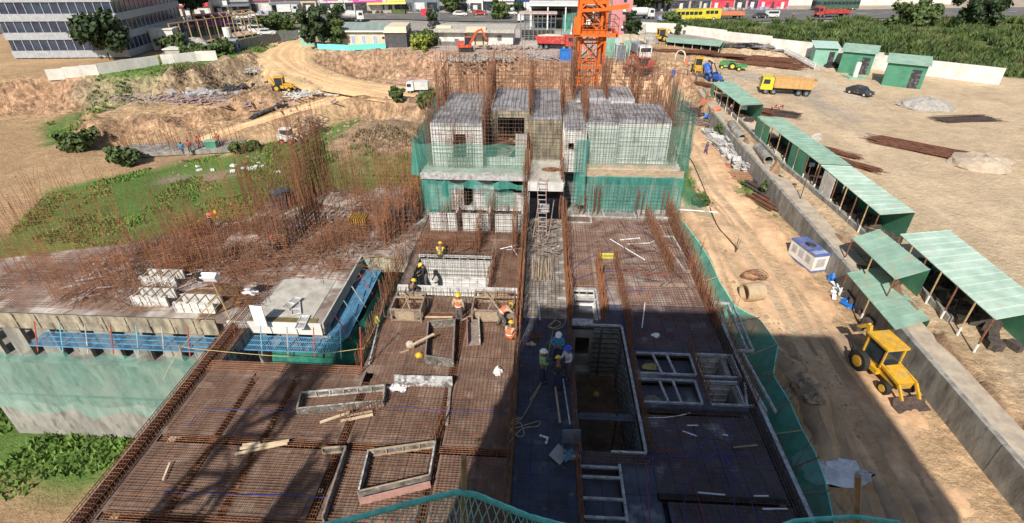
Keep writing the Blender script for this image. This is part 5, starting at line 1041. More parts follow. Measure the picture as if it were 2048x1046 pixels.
def octform(label, x0, x1, y0, y1):
    c = Vector(((x0+x1)/2, (y0+y1)/2, 0)); o = empty('octagonal_form', c, 0, label, 'timber form', 'octagonal timber forms by the upstand'); a, b = (x1-x0)/2, (y1-y0)/2
    mb = MB()
    for z in (.12, .72):
        for s in (-1, 1): mb.bar((-a, s*b, z), (a, s*b, z), .07); mb.bar((s*a, -b, z), (s*a, b, z), .07)
    for i in (-1, 1):
        for j in (-1, 1): mb.bx(i*a-.04, i*a+.04, j*b-.04, j*b+.04, .02, .78)
    mb.build('outer_frame', wood_g, o); mb = MB(); k = .55; Q = [(-a*k, -b), (a*k, -b), (a, -b*k), (a, b*k), (a*k, b), (-a*k, b), (-a, b*k), (-a, -b*k)]
    for i in range(8):
        p, q = Q[i], Q[(i+1) % 8]; mb.bar((*p, .6), (*q, .6), .06); mb.bar((*p, .35), (*q, .35), .05, .4)
    mb.build('octagon_board', wood, o); mb = MB(); mb.bar((-a, b*.3, .78), (a, b*.3, .78), .06); mb.bar((-a*.2, -b, .8), (a*.1, b, .82), .05); mb.bar((a*.3, -b, .8), (-a*.6, b, .86), .05); mb.build('brace', wood, o)
octform('smaller octagonal timber form at the left end of the upstand', -6.75, -5.35, 19.35, 20.75)
octform('larger octagonal timber form under the hands of the bending worker', -2.95, -1.0, 19.5, 21.0)
def planks(lst, group):
    for a, b, z, w_, h_, m, lab in lst:
        mb = MB(); p, q = D(*a, z), D(*b, z+.02); mb.bar(p, q, w_, h_); mb.build('plank', m, None, lab, 'plank', group)
paleW = mat('new_timber', (.66, .54, .38), (.5, .39, .26), rough=.75, scale=4)
planks([((470, 908), (575, 886), .12, .09, .05, paleW, 'nearest and longest of the fanned white planks on the front left bays'), ((480, 897), (578, 881), .2, .09, .05, paleW, 'middle of the fanned white planks on the front left bays'), ((485, 890), (520, 886), .12, .09, .05, paleW, 'shortest of the fanned white planks, farthest from the camera'),
        ((640, 845), (700, 824), .12, .09, .06, paleW, 'loose plank in front of the long box form, left one'), ((682, 842), (746, 829), .1, .09, .06, paleW, 'loose plank in front of the long box form, right one'), ((690, 832), (745, 822), .16, .07, .05, wood, 'short loose plank against the front of the long box form'),
        ((816, 694), (868, 668), .5, .1, .06, paleW, 'pale plank leaning over the left side of the four-sided frame'), ((850, 634), (905, 634), .1, .07, .05, paleW, 'thin plank lying left of the standing worker'), ((800, 706), (818, 700), .06, .1, .04, wood, 'short board end beside the white sack'), ((830, 764), (852, 764), .05, .12, .04, paleW, 'small wood strip in front of the grey board'),
        ((900, 775), (893, 850), .1, .12, .06, wood_g, 'weathered plank lying in the beam line by the shadow edge'), ((326, 960), (340, 925), .1, .06, .05, paleW, 'pale stick at the bottom left edge of the deck'), ((925, 640), (950, 628), .3, .06, .05, wood, 'short stick leaning on the larger octagonal form'),
        ((1108, 755), (1120, 845), .25, .07, .05, wood, 'wooden batten held upright by the worker in dark clothes'), ((1126, 758), (1140, 848), .25, .05, .05, alu_l, 'long pale level staff leaning by the group of men'), ((1083, 765), (1060, 800), .1, .03, .03, wood, 'thin stick at the feet of the man in green')], 'loose planks')
mb = MB()
o = empty('plank_pile', D(1085, 532), 0, 'pile of weathered planks lying across the walkway between the tall bar rows', 'planks')
for i in range(17):
    x = -1.35/2+i*.075; mb = MB(); mb.bar((x+random.gauss(0, .03), -1.1+random.gauss(0, .12), .04+.05*(i % 3)), (x+random.gauss(0, .06), .9+random.gauss(0, .15), .06+.05*(i % 3)), .07, .045); mb.build('plank', (wood_g, wood)[i % 2], o)
o.location = at(1087, 540, 0)
mb = MB(); mb.bar(D(1075, 575, .05), D(1080, 640, .06), .08, .05); mb.build('plank', alu_l, None, 'single pale plank on the walkway left of the rope coil', 'plank')
# concrete-splashed board standing on edge
MB().box(tuple(at(847, 762, .29)), (2.35, .06, .55), R(1), ).build('shutter_board', mat('splashed_grey_board', (.5, .5, .5), (.13, .13, .14), rough=.8, scale=2.5, lo=.42, hi=.55, extra=((.65, .65, .65), 6, .55, .65)), None, 'grey mottled shuttering board standing on edge on the left deck', 'board')
tr = empty('column_form', D(947, 672), R(8), 'red-grey column form lying on the deck beside the squatting worker', 'column form'); mb = MB(); mb.bx(-.28, .28, -.8, .8, .12, .17); mb.build('base_board', wood_g, tr); mb = MB(); mb.bx(-.3, -.24, -.85, .85, .17, .5); mb.build('side_board', mat('red_side', (.36, .17, .15), (.2, .13, .12), rough=.8, scale=3), tr); mb = MB(); mb.bx(.24, .3, -.85, .85, .17, .45); mb.build('side_board', ply, tr)
def lump(name, px, py, z, d, m, lab, cat, j=.2, seed=1, flat=True):
    mb = MB(); mb.lump((0, 0, 0), d, 12, 7, j, flat, seed); return mb.build(name, m, None, lab, cat, smooth=False, loc=D(px, py, z))
lump('sack', 821, 690, .02, (.22, .2, .2), mat('pale_sack', (.6, .5, .42), (.45, .36, .3)), 'round pale sack next to the pale leaning plank', 'sack', .1, 3)
lump('cement_bag', 996, 746, .02, (.2, .2, .3), white, 'white plastic bag standing by the edge of the big shadow', 'bag', .2, 4); lump('crumpled_sheet', 795, 777, .02, (.42, .2, .1), plastic_w, 'crumpled white sheet behind the long box form', 'sheet', .4, 5)
lump('yellow_cloth', 1299, 734, -.3, (.28, .22, .06), mat('yellow_sheet', (.5, .45, .15), (.4, .34, .1)), 'crumpled yellow sheet in the upper ladder-like frame', 'sheet', .35, 6); lump('stone', 1304, 800, -.3, (.36, .26, .1), mat('stone_flat', (.36, .28, .25), (.24, .18, .16)), 'flat pinkish stone in the lower ladder-like frame', 'stone', .15, 7)
lump('yellow_bucket', 1193, 790, -2.6, (.16, .16, .2), mat('bucket_yellow', (.5, .42, .1)), 'yellow bucket at the bottom of the deep shaft', 'bucket', .03, 8)
lump('crumpled_sheet', 1062, 688, .02, (.2, .14, .1), mat('pale_rags', (.62, .52, .42)), 'pale rags on the walkway beside a small bar heap', 'rags', .4, 9); lump('white_box', 1310, 671, .05, (.2, .16, .1), plastic_w, 'small white box on the shaded right bay', 'box', .3, 10)
mb = MB()
for i in range(16): t = random.uniform(-.8, .8)+.9; x, y = random.gauss(0, .12), random.gauss(0, .12); mb.hbar((x-math.cos(t)*.35, y-math.sin(t)*.35, .04+.015*i), (x+math.cos(t)*.35, y+math.sin(t)*.35, .05+.015*i), .012)
mb.build('bar_heap', rust, None, 'small heap of cut rusty bars on the walkway near the squatting worker', 'bars', loc=D(1072, 678))
h = empty('safety_helmet', D(838, 712), 0, 'yellow safety helmet lying on the bars left of the four-sided frame', 'helmet'); MB().lump((0, 0, .03), (.15, .18, .15), 14, 8, .01, True).build('shell', HY, h, smooth=True); MB().cyl((0, 0, .04), .18, .02, 16).build('brim', HY, h)
tr = empty('yellow_tray', D(1213, 515), 0, 'yellow tray on the sunlit bay right of the walkway', 'tray'); mb = MB(); mb.bx(-.42, .42, -.2, .2, .03, .06); mb.build('base', paint('tray_yellow', (.62, .56, .1)), tr); mb = MB(); mb.bx(-.42, .42, -.22, -.2, .06, .17); mb.bx(-.42, .42, .2, .22, .06, .17); mb.bx(-.44, -.42, -.22, .22, .06, .17); mb.bx(.42, .44, -.22, .22, .06, .17); mb.build('rim', paint('tray_yellow', (.5, .5, .1)), tr)
# open metal boxes on the walkway
t = empty('tool_box', D(1143, 905), R(4), 'open grey metal tool box standing at the right edge of the dark walkway', 'tool box'); gm_ = mat('blue_grey_metal', (.22, .27, .32), (.14, .17, .2), rough=.5, metal=.3)
mb = MB(); mb.bx(-.3, .3, -.2, .2, .03, .06); mb.bx(-.3, .3, -.22, -.2, .03, .3); mb.bx(-.3, .3, .2, .22, .03, .3); mb.bx(-.32, -.3, -.22, .22, .03, .3); mb.bx(.3, .32, -.22, .22, .03, .3); mb.build('box', gm_, t); MB().box((0, .3, .52), (.64, .03, .5), M=Matrix.Rotation(R(-15), 3, 'X')).build('lid', gm_, t); MB().bx(-.28, .28, -.34, -.23, .02, .2).build('tray', alu_l, t)
t = empty('metal_sheet', D(1118, 912, .1), R(-35), 'tilted grey sheet leaning against the open tool box', 'sheet'); MB().box((0, 0, .1), (.5, .6, .02), M=Matrix.Rotation(R(18), 3, 'Y')).build('plate', mat('grey_sheet', (.4, .4, .38), (.3, .3, .29)), t); MB().box((.32, .1, .2), (.2, .5, .02), M=Matrix.Rotation(R(60), 3, 'Y')).build('fold', blue_s, t)
mb = MB(); p = D(1087, 873, .04); mb.box(p, (.3, .06, .04), R(-20)); mb.box(p+Vector((.13, -.16, 0)), (.07, .3, .035), R(-15)); mb.build('angle_piece', plastic_w, None, 'bright white angle piece lying on the dark walkway', 'angle')
# panel props on the left slab
MB().box(at(517, 632, .6), (.62, .04, 1.15), R(-6)).build('formwork_panel', plastic_w, None, 'white panel standing upright at the edge of the dusty slab', 'panel')
for a, z, r_, lab in (((592, 618), .08, 25, 'flat silver formwork panel lying next to the upright white panel'), ((584, 607), .16, -15, 'silver formwork panel lying on top of another one'), ((605, 645), .06, 5, 'silver formwork panel at the corner of the scaffolded slab')):
    t = empty('flat_panel', at(*a, z), R(r_), lab, 'panel', 'flat silver panels on the dusty slab'); MB().box((0, 0, 0), (.45, 1.0, .015)).build('sheet', alu_l, t); mb = MB(); mb.box((-.21, 0, .035), (.03, 1.0, .055)); mb.box((.21, 0, .035), (.03, 1.0, .055)); mb.box((0, .48, .035), (.38, .03, .05)); mb.box((0, -.48, .035), (.38, .03, .05)); mb.box((0, 0, .035), (.38, .03, .05)); mb.build('rib', alu, t)
t = empty('floodlight', at(462, 640, 0), 0, 'site lamp box on a bamboo tripod at the corner of the dusty slab', 'lamp'); zt = atY(470, 560, t.location.y).z
mb = MB(); mb.tube([(0, 0, 0), (-.25, 0, zt)], .035, 6); mb.tube([(-1.6, -.3, .1), (-.2, 0, zt*.62)], .03, 6); mb.build('pole', bamboo, t); MB().box((-.3, 0, zt+.12), (.7, .3, .3), M=Matrix.Rotation(R(25), 3, 'X')).build('lamp_housing', plastic_w, t); MB().box((-.7, 0, zt+.12), (.25, .32, .3)).build('driver_box', black, t)
mb = MB(); p = D(430, 600); mb.lump((0, 0, .0), (1.7, 1.3, .14), 16, 5, .25, True, 5); mb.build('earth_patch', mat('brown_moss_earth', (.2, .12, .06), (.11, .07, .04), bump=.5), None, 'brown earth spread on the slab under the site lamp', 'earth', loc=p)
MB().bx(-13.6, -10.3, 19.02, 19.33, .0, .05).build('moss_strip', mat('mossy_strip', (.2, .17, .06), (.12, .09, .04), bump=.4), None, 'brown mossy strip along the front edge of the dusty slab', 'moss')
lump('crumpled_sheet', 500, 586, .03, (.45, .25, .15), plastic_w, 'crumpled white bags on the brown earth of the dusty slab', 'bags', .4, 12)
# crate on the left block
t = empty('crate', at(567, 415, .0), R(0), 'dark blue-grey crate with a tarpaulin top standing amid the tall bars', 'crate'); mb = MB(); mb.bx(-.55, .55, -.5, .5, .1, 1.2); mb.build('body', mat('dark_blue_grey', (.05, .09, .13), (.03, .05, .08)), t)
mb = MB()
for x in np.arange(-.5, .56, .18): mb.bx(x-.02, x+.02, -.53, -.5, .1, 1.2)
mb.build('slat', mat('slat_blue', (.1, .2, .26)), t); MB().lump((0, 0, 1.2), (.62, .56, .16), 14, 6, .2, True, 8).build('tarpaulin', mat('teal_tarp', (.09, .25, .33), (.05, .14, .2), rough=.5), t); MB().bx(-1.3, 1.6, -1.4, .9, .03, .1).build('platform', conc, t)
for a, b, lab in (((527, 455), (600, 455), 'stack of white and violet formwork channels below the crate'), ((598, 470), (640, 425), 'stack of weathered planks slanting right of the crate')):
    t = empty('channel_stack', at(*a, .1), 0, lab, 'stack'); d = at(*b, .1)-at(*a, .1); n_ = Vector((-d.y, d.x, 0)).normalized()
    for k in range(6): mb = MB(); mb.bar(n_*(.16*k)+Vector((0, 0, .08*(k % 2))), d+n_*(.16*k)+Vector((0, 0, .08*(k % 2))), .1, .07); mb.build('channel', (alu_l, paint('violet_channel', (.25, .22, .42)), wood_g)[(k % 3) if a[0] == 527 else 2], t)
t = empty('bar_bundle', at(735, 445, .3), 0, 'rusty bars tied with yellow ties in a low bundle on the left block', 'bar bundle')
mb = MB()
for i in range(40): mb.hbar((-1.2, random.gauss(0, .25), random.uniform(0, .4)), (1.2, random.gauss(0, .25), random.uniform(0, .4)), .014)
mb.build('bars', rust_o, t); mb = MB()
for x in np.arange(-1, -.0, .14): mb.bx(x-.02, x+.02, -.4, .35, .0, .45)
mb.build('yellow_tie', paint('tie_yellow', (.6, .38, .05)), t)
# rubble and offcuts over the left block
def offcuts(label, x0, x1, y0, y1, n, m, z=.03, name='offcut_pile', lmin=.3, lmax=1.6, w_=.04, cat='offcuts'):
    mb = MB(); cx, cy = (x0+x1)/2, (y0+y1)/2
    for i in range(n):
        x, y = random.uniform(x0, x1)-cx, random.uniform(y0, y1)-cy; a = random.uniform(0, 3.14); l = random.uniform(lmin, lmax)/2; c, s = math.cos(a)*l, math.sin(a)*l; h0 = random.uniform(0, .25)
        mb.bar((x-c, y-s, z+h0), (x+c, y+s, z+random.uniform(0, .3)), w_*random.uniform(.6, 1.6), w_*.6)
    return mb.build(name, m, None, label, cat, 'scattered offcuts', kind='stuff', loc=(cx, cy, 0))
offcuts('pale timber and sheet offcuts strewn over the left block behind the crate', -14, -8, 29, 34, 150, ply); offcuts('brown timber offcuts strewn over the middle of the left block', -18, -9.5, 24.5, 29.5, 170, wood_g); offcuts('rusty bar offcuts strewn over the left block', -22, -8, 22.5, 33, 260, rust_o, w_=.025, lmax=2.5); offcuts('white pipe and sheet offcuts near the left picture edge', -24, -17, 20, 26, 90, alu_l, w_=.05)
offcuts('rusty offcuts between the left block and the recess', -9.5, -3, 25.6, 27.3, 80, rust, w_=.03); offcuts('timber offcuts on the far half of the walkway', -.4, 1.3, 25.5, 29.8, 60, wood_g, lmax=1.2, w_=.05); offcuts('bits of bar and tape on the sunlit right bays', 3.3, 8.2, 23, 30.5, 70, rust_d, w_=.02); offcuts('dark sticks on the deck behind the low formwork walls', -7, -1, 29.5, 31, 50, wood_g, w_=.04)
lump('rubble_heap', 690, 400, .0, (1.6, 1.2, .5), gravel, 'heap of pale rubble beyond the tied yellow bundle', 'rubble', .3, 21); lump('rubble_heap', 775, 395, .0, (1.4, 1.3, .6), gravel, 'heap of pale rubble at the foot of the tower net', 'rubble', .3, 22); lump('rubble_heap', 480, 478, 0, (1.2, .8, .4), slab_l, 'brown rubble heap in front of the crouching workers', 'rubble', .3, 23)
sheet('dark_sheet', lambda u, v: (-9.2+1.4*u, 28.6+.5*v, 1.5-1.3*v+.1*math.sin(u*9)), 10, 8, mat('dark_tarp', (.06, .075, .10), (.03, .04, .05)), 'dark sheet hung beside the lower left corner of the tower', 'sheet')
# scattered pvc pipes
for i, (a, b, m, lab) in enumerate((((1000, 498), (1035, 490), plastic_w, 'uppermost of the white pvc pipes by the walkway bars'), ((1012, 500), (1042, 497), alu_l, 'middle of the white pvc pipes by the walkway bars'), ((1022, 492), (1034, 510), plastic_w, 'white pvc pipe pointing at the camera by the walkway bars'),
      ((1100, 500), (1118, 492), plastic_w, 'broken white pipe piece at the far end of the plank pile'), ((1290, 605), (1284, 655), plastic_w, 'white stick in the shaded right bay'), ((1365, 862), (1393, 872), plastic_w, 'longest white pipe on the wide front bay'), ((1374, 851), (1396, 851), plastic_w, 'short white pipe at the far side of the wide front bay'), ((1445, 869), (1456, 871), plastic_w, 'tiny white pipe at the right of the wide front bay'),
      ((1220, 478), (1290, 520), plastic_w, 'long thin white pipe across the sunlit right bays'), ((1240, 480), (1280, 476), plastic_w, 'short white pipe on the sunlit right bay near the tower'), ((1396, 985), (1450, 990), plastic_w, 'left white pipe in the lower right beam line'), ((1508, 992), (1537, 992), plastic_w, 'right white pipe in the lower right beam line'), ((1525, 1018), (1575, 1018), plastic_w, 'long white pipe on the lower right corner of the deck'), ((1467, 895), (1515, 890), wood, 'wooden lath on the dusty patch of the wide front bay'))):
    mb = MB(); mb.tube([D(*a, .08), D(*b, .08)], .03 if m is plastic_w else .035, 6); mb.build('pipe', m, None, lab, 'pipe', 'pipes and laths lying on the deck')
mb = MB(); mb.tube([D(1290, 836, .06), D(1330, 835, .07), D(1360, 831, .07), D(1380, 826, .07)], .02, 5); mb.build('hose', plastic_w, None, 'bent white hose below the ladder-like frames', 'hose')
mb = MB(); mb.tube([D(*q, .07) for q in ((1255, 488), (1300, 486), (1330, 470), (1322, 452), (1308, 440))], .022, 5); mb.build('hose', plastic_w, None, 'curved white hose near the tower on the right bays', 'hose')
# conduits
def conduit(pts, m, lab, r=.013, z=.09):
    P = [D(*p, z) for p in pts]; Q = []
    for i in range(len(P)-1):
        for k in range(4): e = P[i].lerp(P[i+1], k/4); Q.append(e+Vector((random.gauss(0, .02), random.gauss(0, .02), 0)))
    Q.append(P[-1]); mb = MB(); mb.tube(Q, r, 4); return mb.build('conduit', m, None, lab, 'conduit', 'electrical conduits on the decks')
for pts, m, lab in (([(375, 850), (405, 818), (500, 821), (596, 824)], blue_p, 'blue conduit on the left deck running to the long box form'), ([(326, 984), (450, 988), (560, 991), (660, 994)], blue_p, 'blue conduit across the bottom left of the deck'), ([(775, 811), (840, 817), (900, 823), (960, 822), (1015, 824)], blue_p, 'blue conduit from the long box form to the walkway'),
    ([(1296, 855), (1350, 857), (1405, 872), (1440, 900), (1458, 960), (1475, 1046)], blue_p, 'blue conduit crossing the wide front bay from its far left corner'), ([(1300, 860), (1308, 900), (1300, 980), (1302, 1046)], blue_p, 'blue conduit down the left side of the wide front bay'), ([(1465, 840), (1460, 900), (1464, 960), (1470, 985)], blue_p, 'blue conduit down the right side of the wide front bay'), ([(1450, 850), (1410, 880), (1390, 912), (1280, 912)], blue_p, 'blue conduit curving over the middle of the wide front bay'), ([(1430, 908), (1390, 940), (1368, 980), (1372, 1046)], blue_p, 'blue conduit from the junction down to the bottom edge'),
    ([(1430, 908), (1380, 914), (1320, 910), (1290, 912)], blue_p, 'blue conduit left of the orange junction'), ([(1430, 908), (1500, 912), (1550, 925)], blue_p, 'blue conduit right of the orange junction'), ([(1450, 912), (1500, 1000), (1520, 1046)], blue_p, 'blue conduit slanting to the lower right corner'),
    ([(1310, 905), (1340, 902), (1368, 908), (1385, 965), (1410, 1046)], red_p, 'red conduit curving through the wide front bay'), ([(1306, 912), (1295, 930), (1296, 985), (1300, 1046)], red_p, 'red conduit along the left of the wide front bay'),
    ([(1255, 640), (1300, 655), (1350, 664), (1400, 668)], blue_p, 'upper blue conduit in the shaded right bay'), ([(1240, 700), (1300, 704), (1370, 706)], blue_p, 'blue conduit along the top of the ladder-like frames'), ([(1245, 620), (1290, 645), (1345, 668), (1380, 690)], blue_p, 'slanting blue conduit in the shaded right bay'), ([(1210, 560), (1225, 600), (1245, 640), (1258, 700)], blue_p, 'blue conduit bundle right of the lift box'),
    ([(1280, 648), (1340, 666), (1362, 667)], red_p, 'red conduit beside the small white box'), ([(1138, 545), (1175, 515), (1222, 500)], blue_p, 'blue conduit bundle slanting to the yellow tray'), ([(1140, 562), (1190, 545), (1250, 540)], blue_p, 'blue conduit lying in front of the yellow tray'), ([(1225, 535), (1290, 545), (1340, 547)], red_p, 'red conduit across the sunlit right bay'), ([(1265, 552), (1280, 590)], red_p, 'left red conduit of the slanting pair'), ([(1240, 582), (1300, 580), (1360, 582)], blue_p, 'blue conduit over the sunlit dusty bay'), ([(1250, 450), (1300, 470), (1330, 500)], blue_p, 'blue conduit beside the curved white hose'), ([(1300, 575), (1292, 600), (1290, 625)], red_p, 'right red conduit of the slanting pair'),
    ([(1060, 975), (1058, 940), (1050, 915)], blue_p, 'short blue conduit on the dark walkway'), ([(1000, 930), (960, 925), (935, 935)], red_p, 'short red conduit in the front shaded bay')):
    conduit(pts, m, lab)
# ropes
def rope(pts, lab, r=.014, z=.1, m=rope_m, sub=5):
    P = [p if isinstance(p, Vector) else D(*p, z) for p in pts]; Q = []
    for i in range(len(P)-1):
        p0, p1, p2, p3 = P[max(i-1, 0)], P[i], P[i+1], P[min(i+2, len(P)-1)]
        for k in range(sub): t = k/sub; Q.append(.5*((2*p1)+(p2-p0)*t+(2*p0-5*p1+4*p2-p3)*t*t+(3*p1-p0-3*p2+p3)*t**3))
    Q.append(P[-1]); mb = MB(); mb.tube(Q, r, 5); return mb.build('rope', m, None, lab, 'rope', 'yellow ropes on the site', smooth=True)
rope([(1085, 622), (1095, 614), (1108, 616), (1113, 630), (1106, 645), (1096, 652), (1102, 656), (1118, 652), (1120, 644), (1110, 642), (1100, 650), (1108, 658), (1122, 655), (1130, 645), (1134, 630)], 'coiled yellow rope lying on the sunlit walkway', .016)
rope([(1106, 660), (1098, 700), (1090, 740), (1078, 775), (1062, 805), (1045, 835)], 'yellow rope running past the men to the nearer coil', .012)
rope([(1045, 835), (1025, 840), (1030, 855), (1050, 850), (1078, 842), (1076, 852), (1048, 856), (1030, 870), (1018, 885), (1022, 860), (1040, 845), (1048, 868), (1035, 872), (1020, 850), (1044, 838)], 'tangled yellow rope over the bar row near the camera', .014)
rope([at(368, 695, .6), at(500, 708, .6), at(600, 712, .45), at(730, 696, .7)], 'yellow guard rope strung across the open void', .014)
rope([at(755, 640, .5), at(742, 670, .5), at(724, 700, .6)], 'yellow rope hanging from the void rim post', .012); rope([at(326, 760, -.3), at(360, 700, .5), at(445, 600, 1.0)], 'yellow rope tied to the site lamp at the left', .014)
lump('rope_bundle', 755, 645, .3, (.13, .13, .4), mat('yellow_bundle', (.55, .5, .12)), 'yellow rope bundle hung at the void rim', 'rope', .2, 31)
for a, b, m, lab in (((724, 745), (720, 655), red_s, 'red and white guard post at the front corner of the void'), ((770, 640), (757, 560), rust, 'rusty guard post on the right rim of the void'), ((366, 720), (358, 690), wood, 'wooden guard post at the left corner of the void')):
    p = D(*a); q = atY(b[0], b[1], p.y); mb = MB(); mb.tube([p, q], .03, 6); mb.build('guard_post', m, None, lab, 'post')
mb = MB(); mb.bar(at(768, 600, .25), at(738, 728, .2), .06); mb.build('rail', alu_l, None, 'pale rail along the right rim of the void', 'rail')
# aluminium kicker frames
def kick(lab, segs, h=.09, w_=.075, z=.05, m=alu_l, group='aluminium kicker frames on the right deck', cat='frame'):
    c = Vector((sum(s[0]+s[2] for s in segs)/2/len(segs), sum(s[1]+s[3] for s in segs)/2/len(segs), 0)); t = empty('kicker_frame', c, 0, lab, cat, group)
    for i, s in enumerate(segs):
        mb = MB(); a, b = Vector((s[0], s[1], z+.004*(i % 3))), Vector((s[2], s[3], z+.004*(i % 3))); mb.bar(a-c, b-c, w_, h)
        d = (b-a).normalized(); L = (b-a).length; k = int(L/.6)
        for j in range(k): e = a-c+d*(.3+j*.6); mb.box(e+Vector((0, 0, h*.55)), (.06, .06, .05), math.atan2(d.y, d.x))
        mb.build('rail', m, t)
    return t
x0, x1, y0, y1 = fr[0]; kick('ladder-like aluminium frame, the one holding the yellow sheet', [(x0, y0, x1, y0), (x0, y1, x1, y1), (x1, y0, x1, y1), (x0+.9, y0, x0+.7, y1), (x0+1.45, y0, x0+1.3, y1)])
x0, x1, y0, y1 = fr[1]; kick('ladder-like aluminium frame, the one holding the flat stone', [(x0, y0, x1, y0), (x0, y1, x1, y1), (x1, y0, x1, y1), (x0+1.0, y0, x0+.85, y1), (x0+1.5, y0, x0+1.4, y1)])
x0, x1, y0, y1 = fr[2]; kick('aluminium frame round the farther deep pit near the net', [(x0, y0, x1, y0), (x0, y1, x1, y1), (x1, y0, x1, y1)])
x0, x1, y0, y1 = fr[3]; kick('aluminium frame round the nearer deep pit near the net', [(x0, y0, x1+.3, y0), (x0, y1, x1, y1), (x1, y0, x1+.3, y1)])
kick('bright aluminium edge rail round the deep stair shaft', [(4.03, 19.4, 4.03, 12.4), (4.03, 12.35, 2.8, 12.35), (1.75, 19.45, 4.03, 19.45)], .08, .1, .12)
kick('aluminium ladder-like frame at the bottom beside the dark walkway', [(3.05, 11.9, 3.05, 8.6), (1.66, 11.35, 3.0, 11.35), (1.66, 10.55, 3.0, 10.55), (1.66, 9.9, 3.0, 9.9), (1.66, 9.3, 3.0, 9.3), (1.66, 11.75, 3.0, 11.75)], .08, .09)
kick('double aluminium bars over the lift box beside the walkway', [(1.4, 22.5, 3.1, 22.5), (1.1, 21.6, 3.1, 21.6), (3.08, 20, 3.08, 22.4)], .1, .1)
kick('aluminium strip frame on the right edge level with the shadow line', [(8.85, 21.7, 9.6, 21.6), (9.5, 21.5, 9.35, 18.1), (9.75, 21.4, 9.6, 18.1), (9.5, 20.0, 9.75, 20.0), (8.9, 18.1, 9.6, 18.1)], .12, .07)
kick('long narrow aluminium frame beside the far part of the net', [(7.45, 28.4, 8.15, 28.4), (7.45, 28.4, 8.05, 24.5), (8.05, 24.5, 8.45, 24.5), (8.2, 28.4, 8.5, 24.5)], .12, .07)
kick('aluminium frame in front of the wide tower net', [(3.3, 30.75, 6.3, 30.75), (3.3, 32.0, 6.3, 32.0), (3.3, 30.75, 3.3, 32), (6.3, 30.75, 6.3, 32), (4.3, 30.8, 4.2, 32)], .14, .08)
kick('aluminium frame at the right end in front of the wide tower net', [(6.5, 30.75, 8.5, 30.75), (6.5, 31.7, 8.5, 31.7), (6.5, 30.75, 6.5, 31.7)], .3, .06); kick('aluminium frame under the crouching worker at the tower', [(1.8, 29.9, 3.4, 29.9), (1.8, 30.9, 3.4, 30.9), (3.4, 29.9, 3.4, 30.9)], .14, .08)
kick('aluminium strip along the pit walls near the net', [(8.7, 17.9, 8.95, 14.6), (9.1, 17.9, 9.3, 14.6)], .12, .07)
t = empty('ladder', at(1085, 470, 0), 0, 'red site ladder leaning at the walkway opening of the tower', 'ladder'); b = Vector((0, 0, 0)); tp = atY(1083, 345, 29.6)-t.location; mb = MB(); mb.bar((-.25, 0, 0), tp+Vector((-.25, 0, 0)), .035); mb.bar((.25, 0, 0), tp+Vector((.25, 0, 0)), .035); mb.build('rail', mat('faded_red', (.45, .22, .2), (.3, .2, .18)), t); mb = MB()
for k in range(1, 14): e = b.lerp(tp, k/14); mb.bar(e+Vector((-.25, 0, 0)), e+Vector((.25, 0, 0)), .035)
mb.build('rung', alu_l, t)
for i, (a, b, lab) in enumerate((((1065, 480), (1078, 400), 'left prop leaning in the far part of the walkway'), ((1098, 470), (1108, 400), 'right prop leaning in the far part of the walkway'))):
    mb = MB(); p = D(*a); mb.tube([p, atY(b[0], b[1], p.y+2)], .03, 6); mb.build('prop', wood_g, None, lab, 'prop')
MB().bx(.1, .7, 29.6, 30.6, 0.9, 1.0).build('walkway_sheet', alu_l, None, 'flat pale sheet propped below the walkway slab edge', 'sheet')
lump('bar_heap', 1102, 340, 2.8, (.6, .3, .12), rust, 'rusty bar heap on the pale walkway slab of the tower', 'bars', .3, 40)
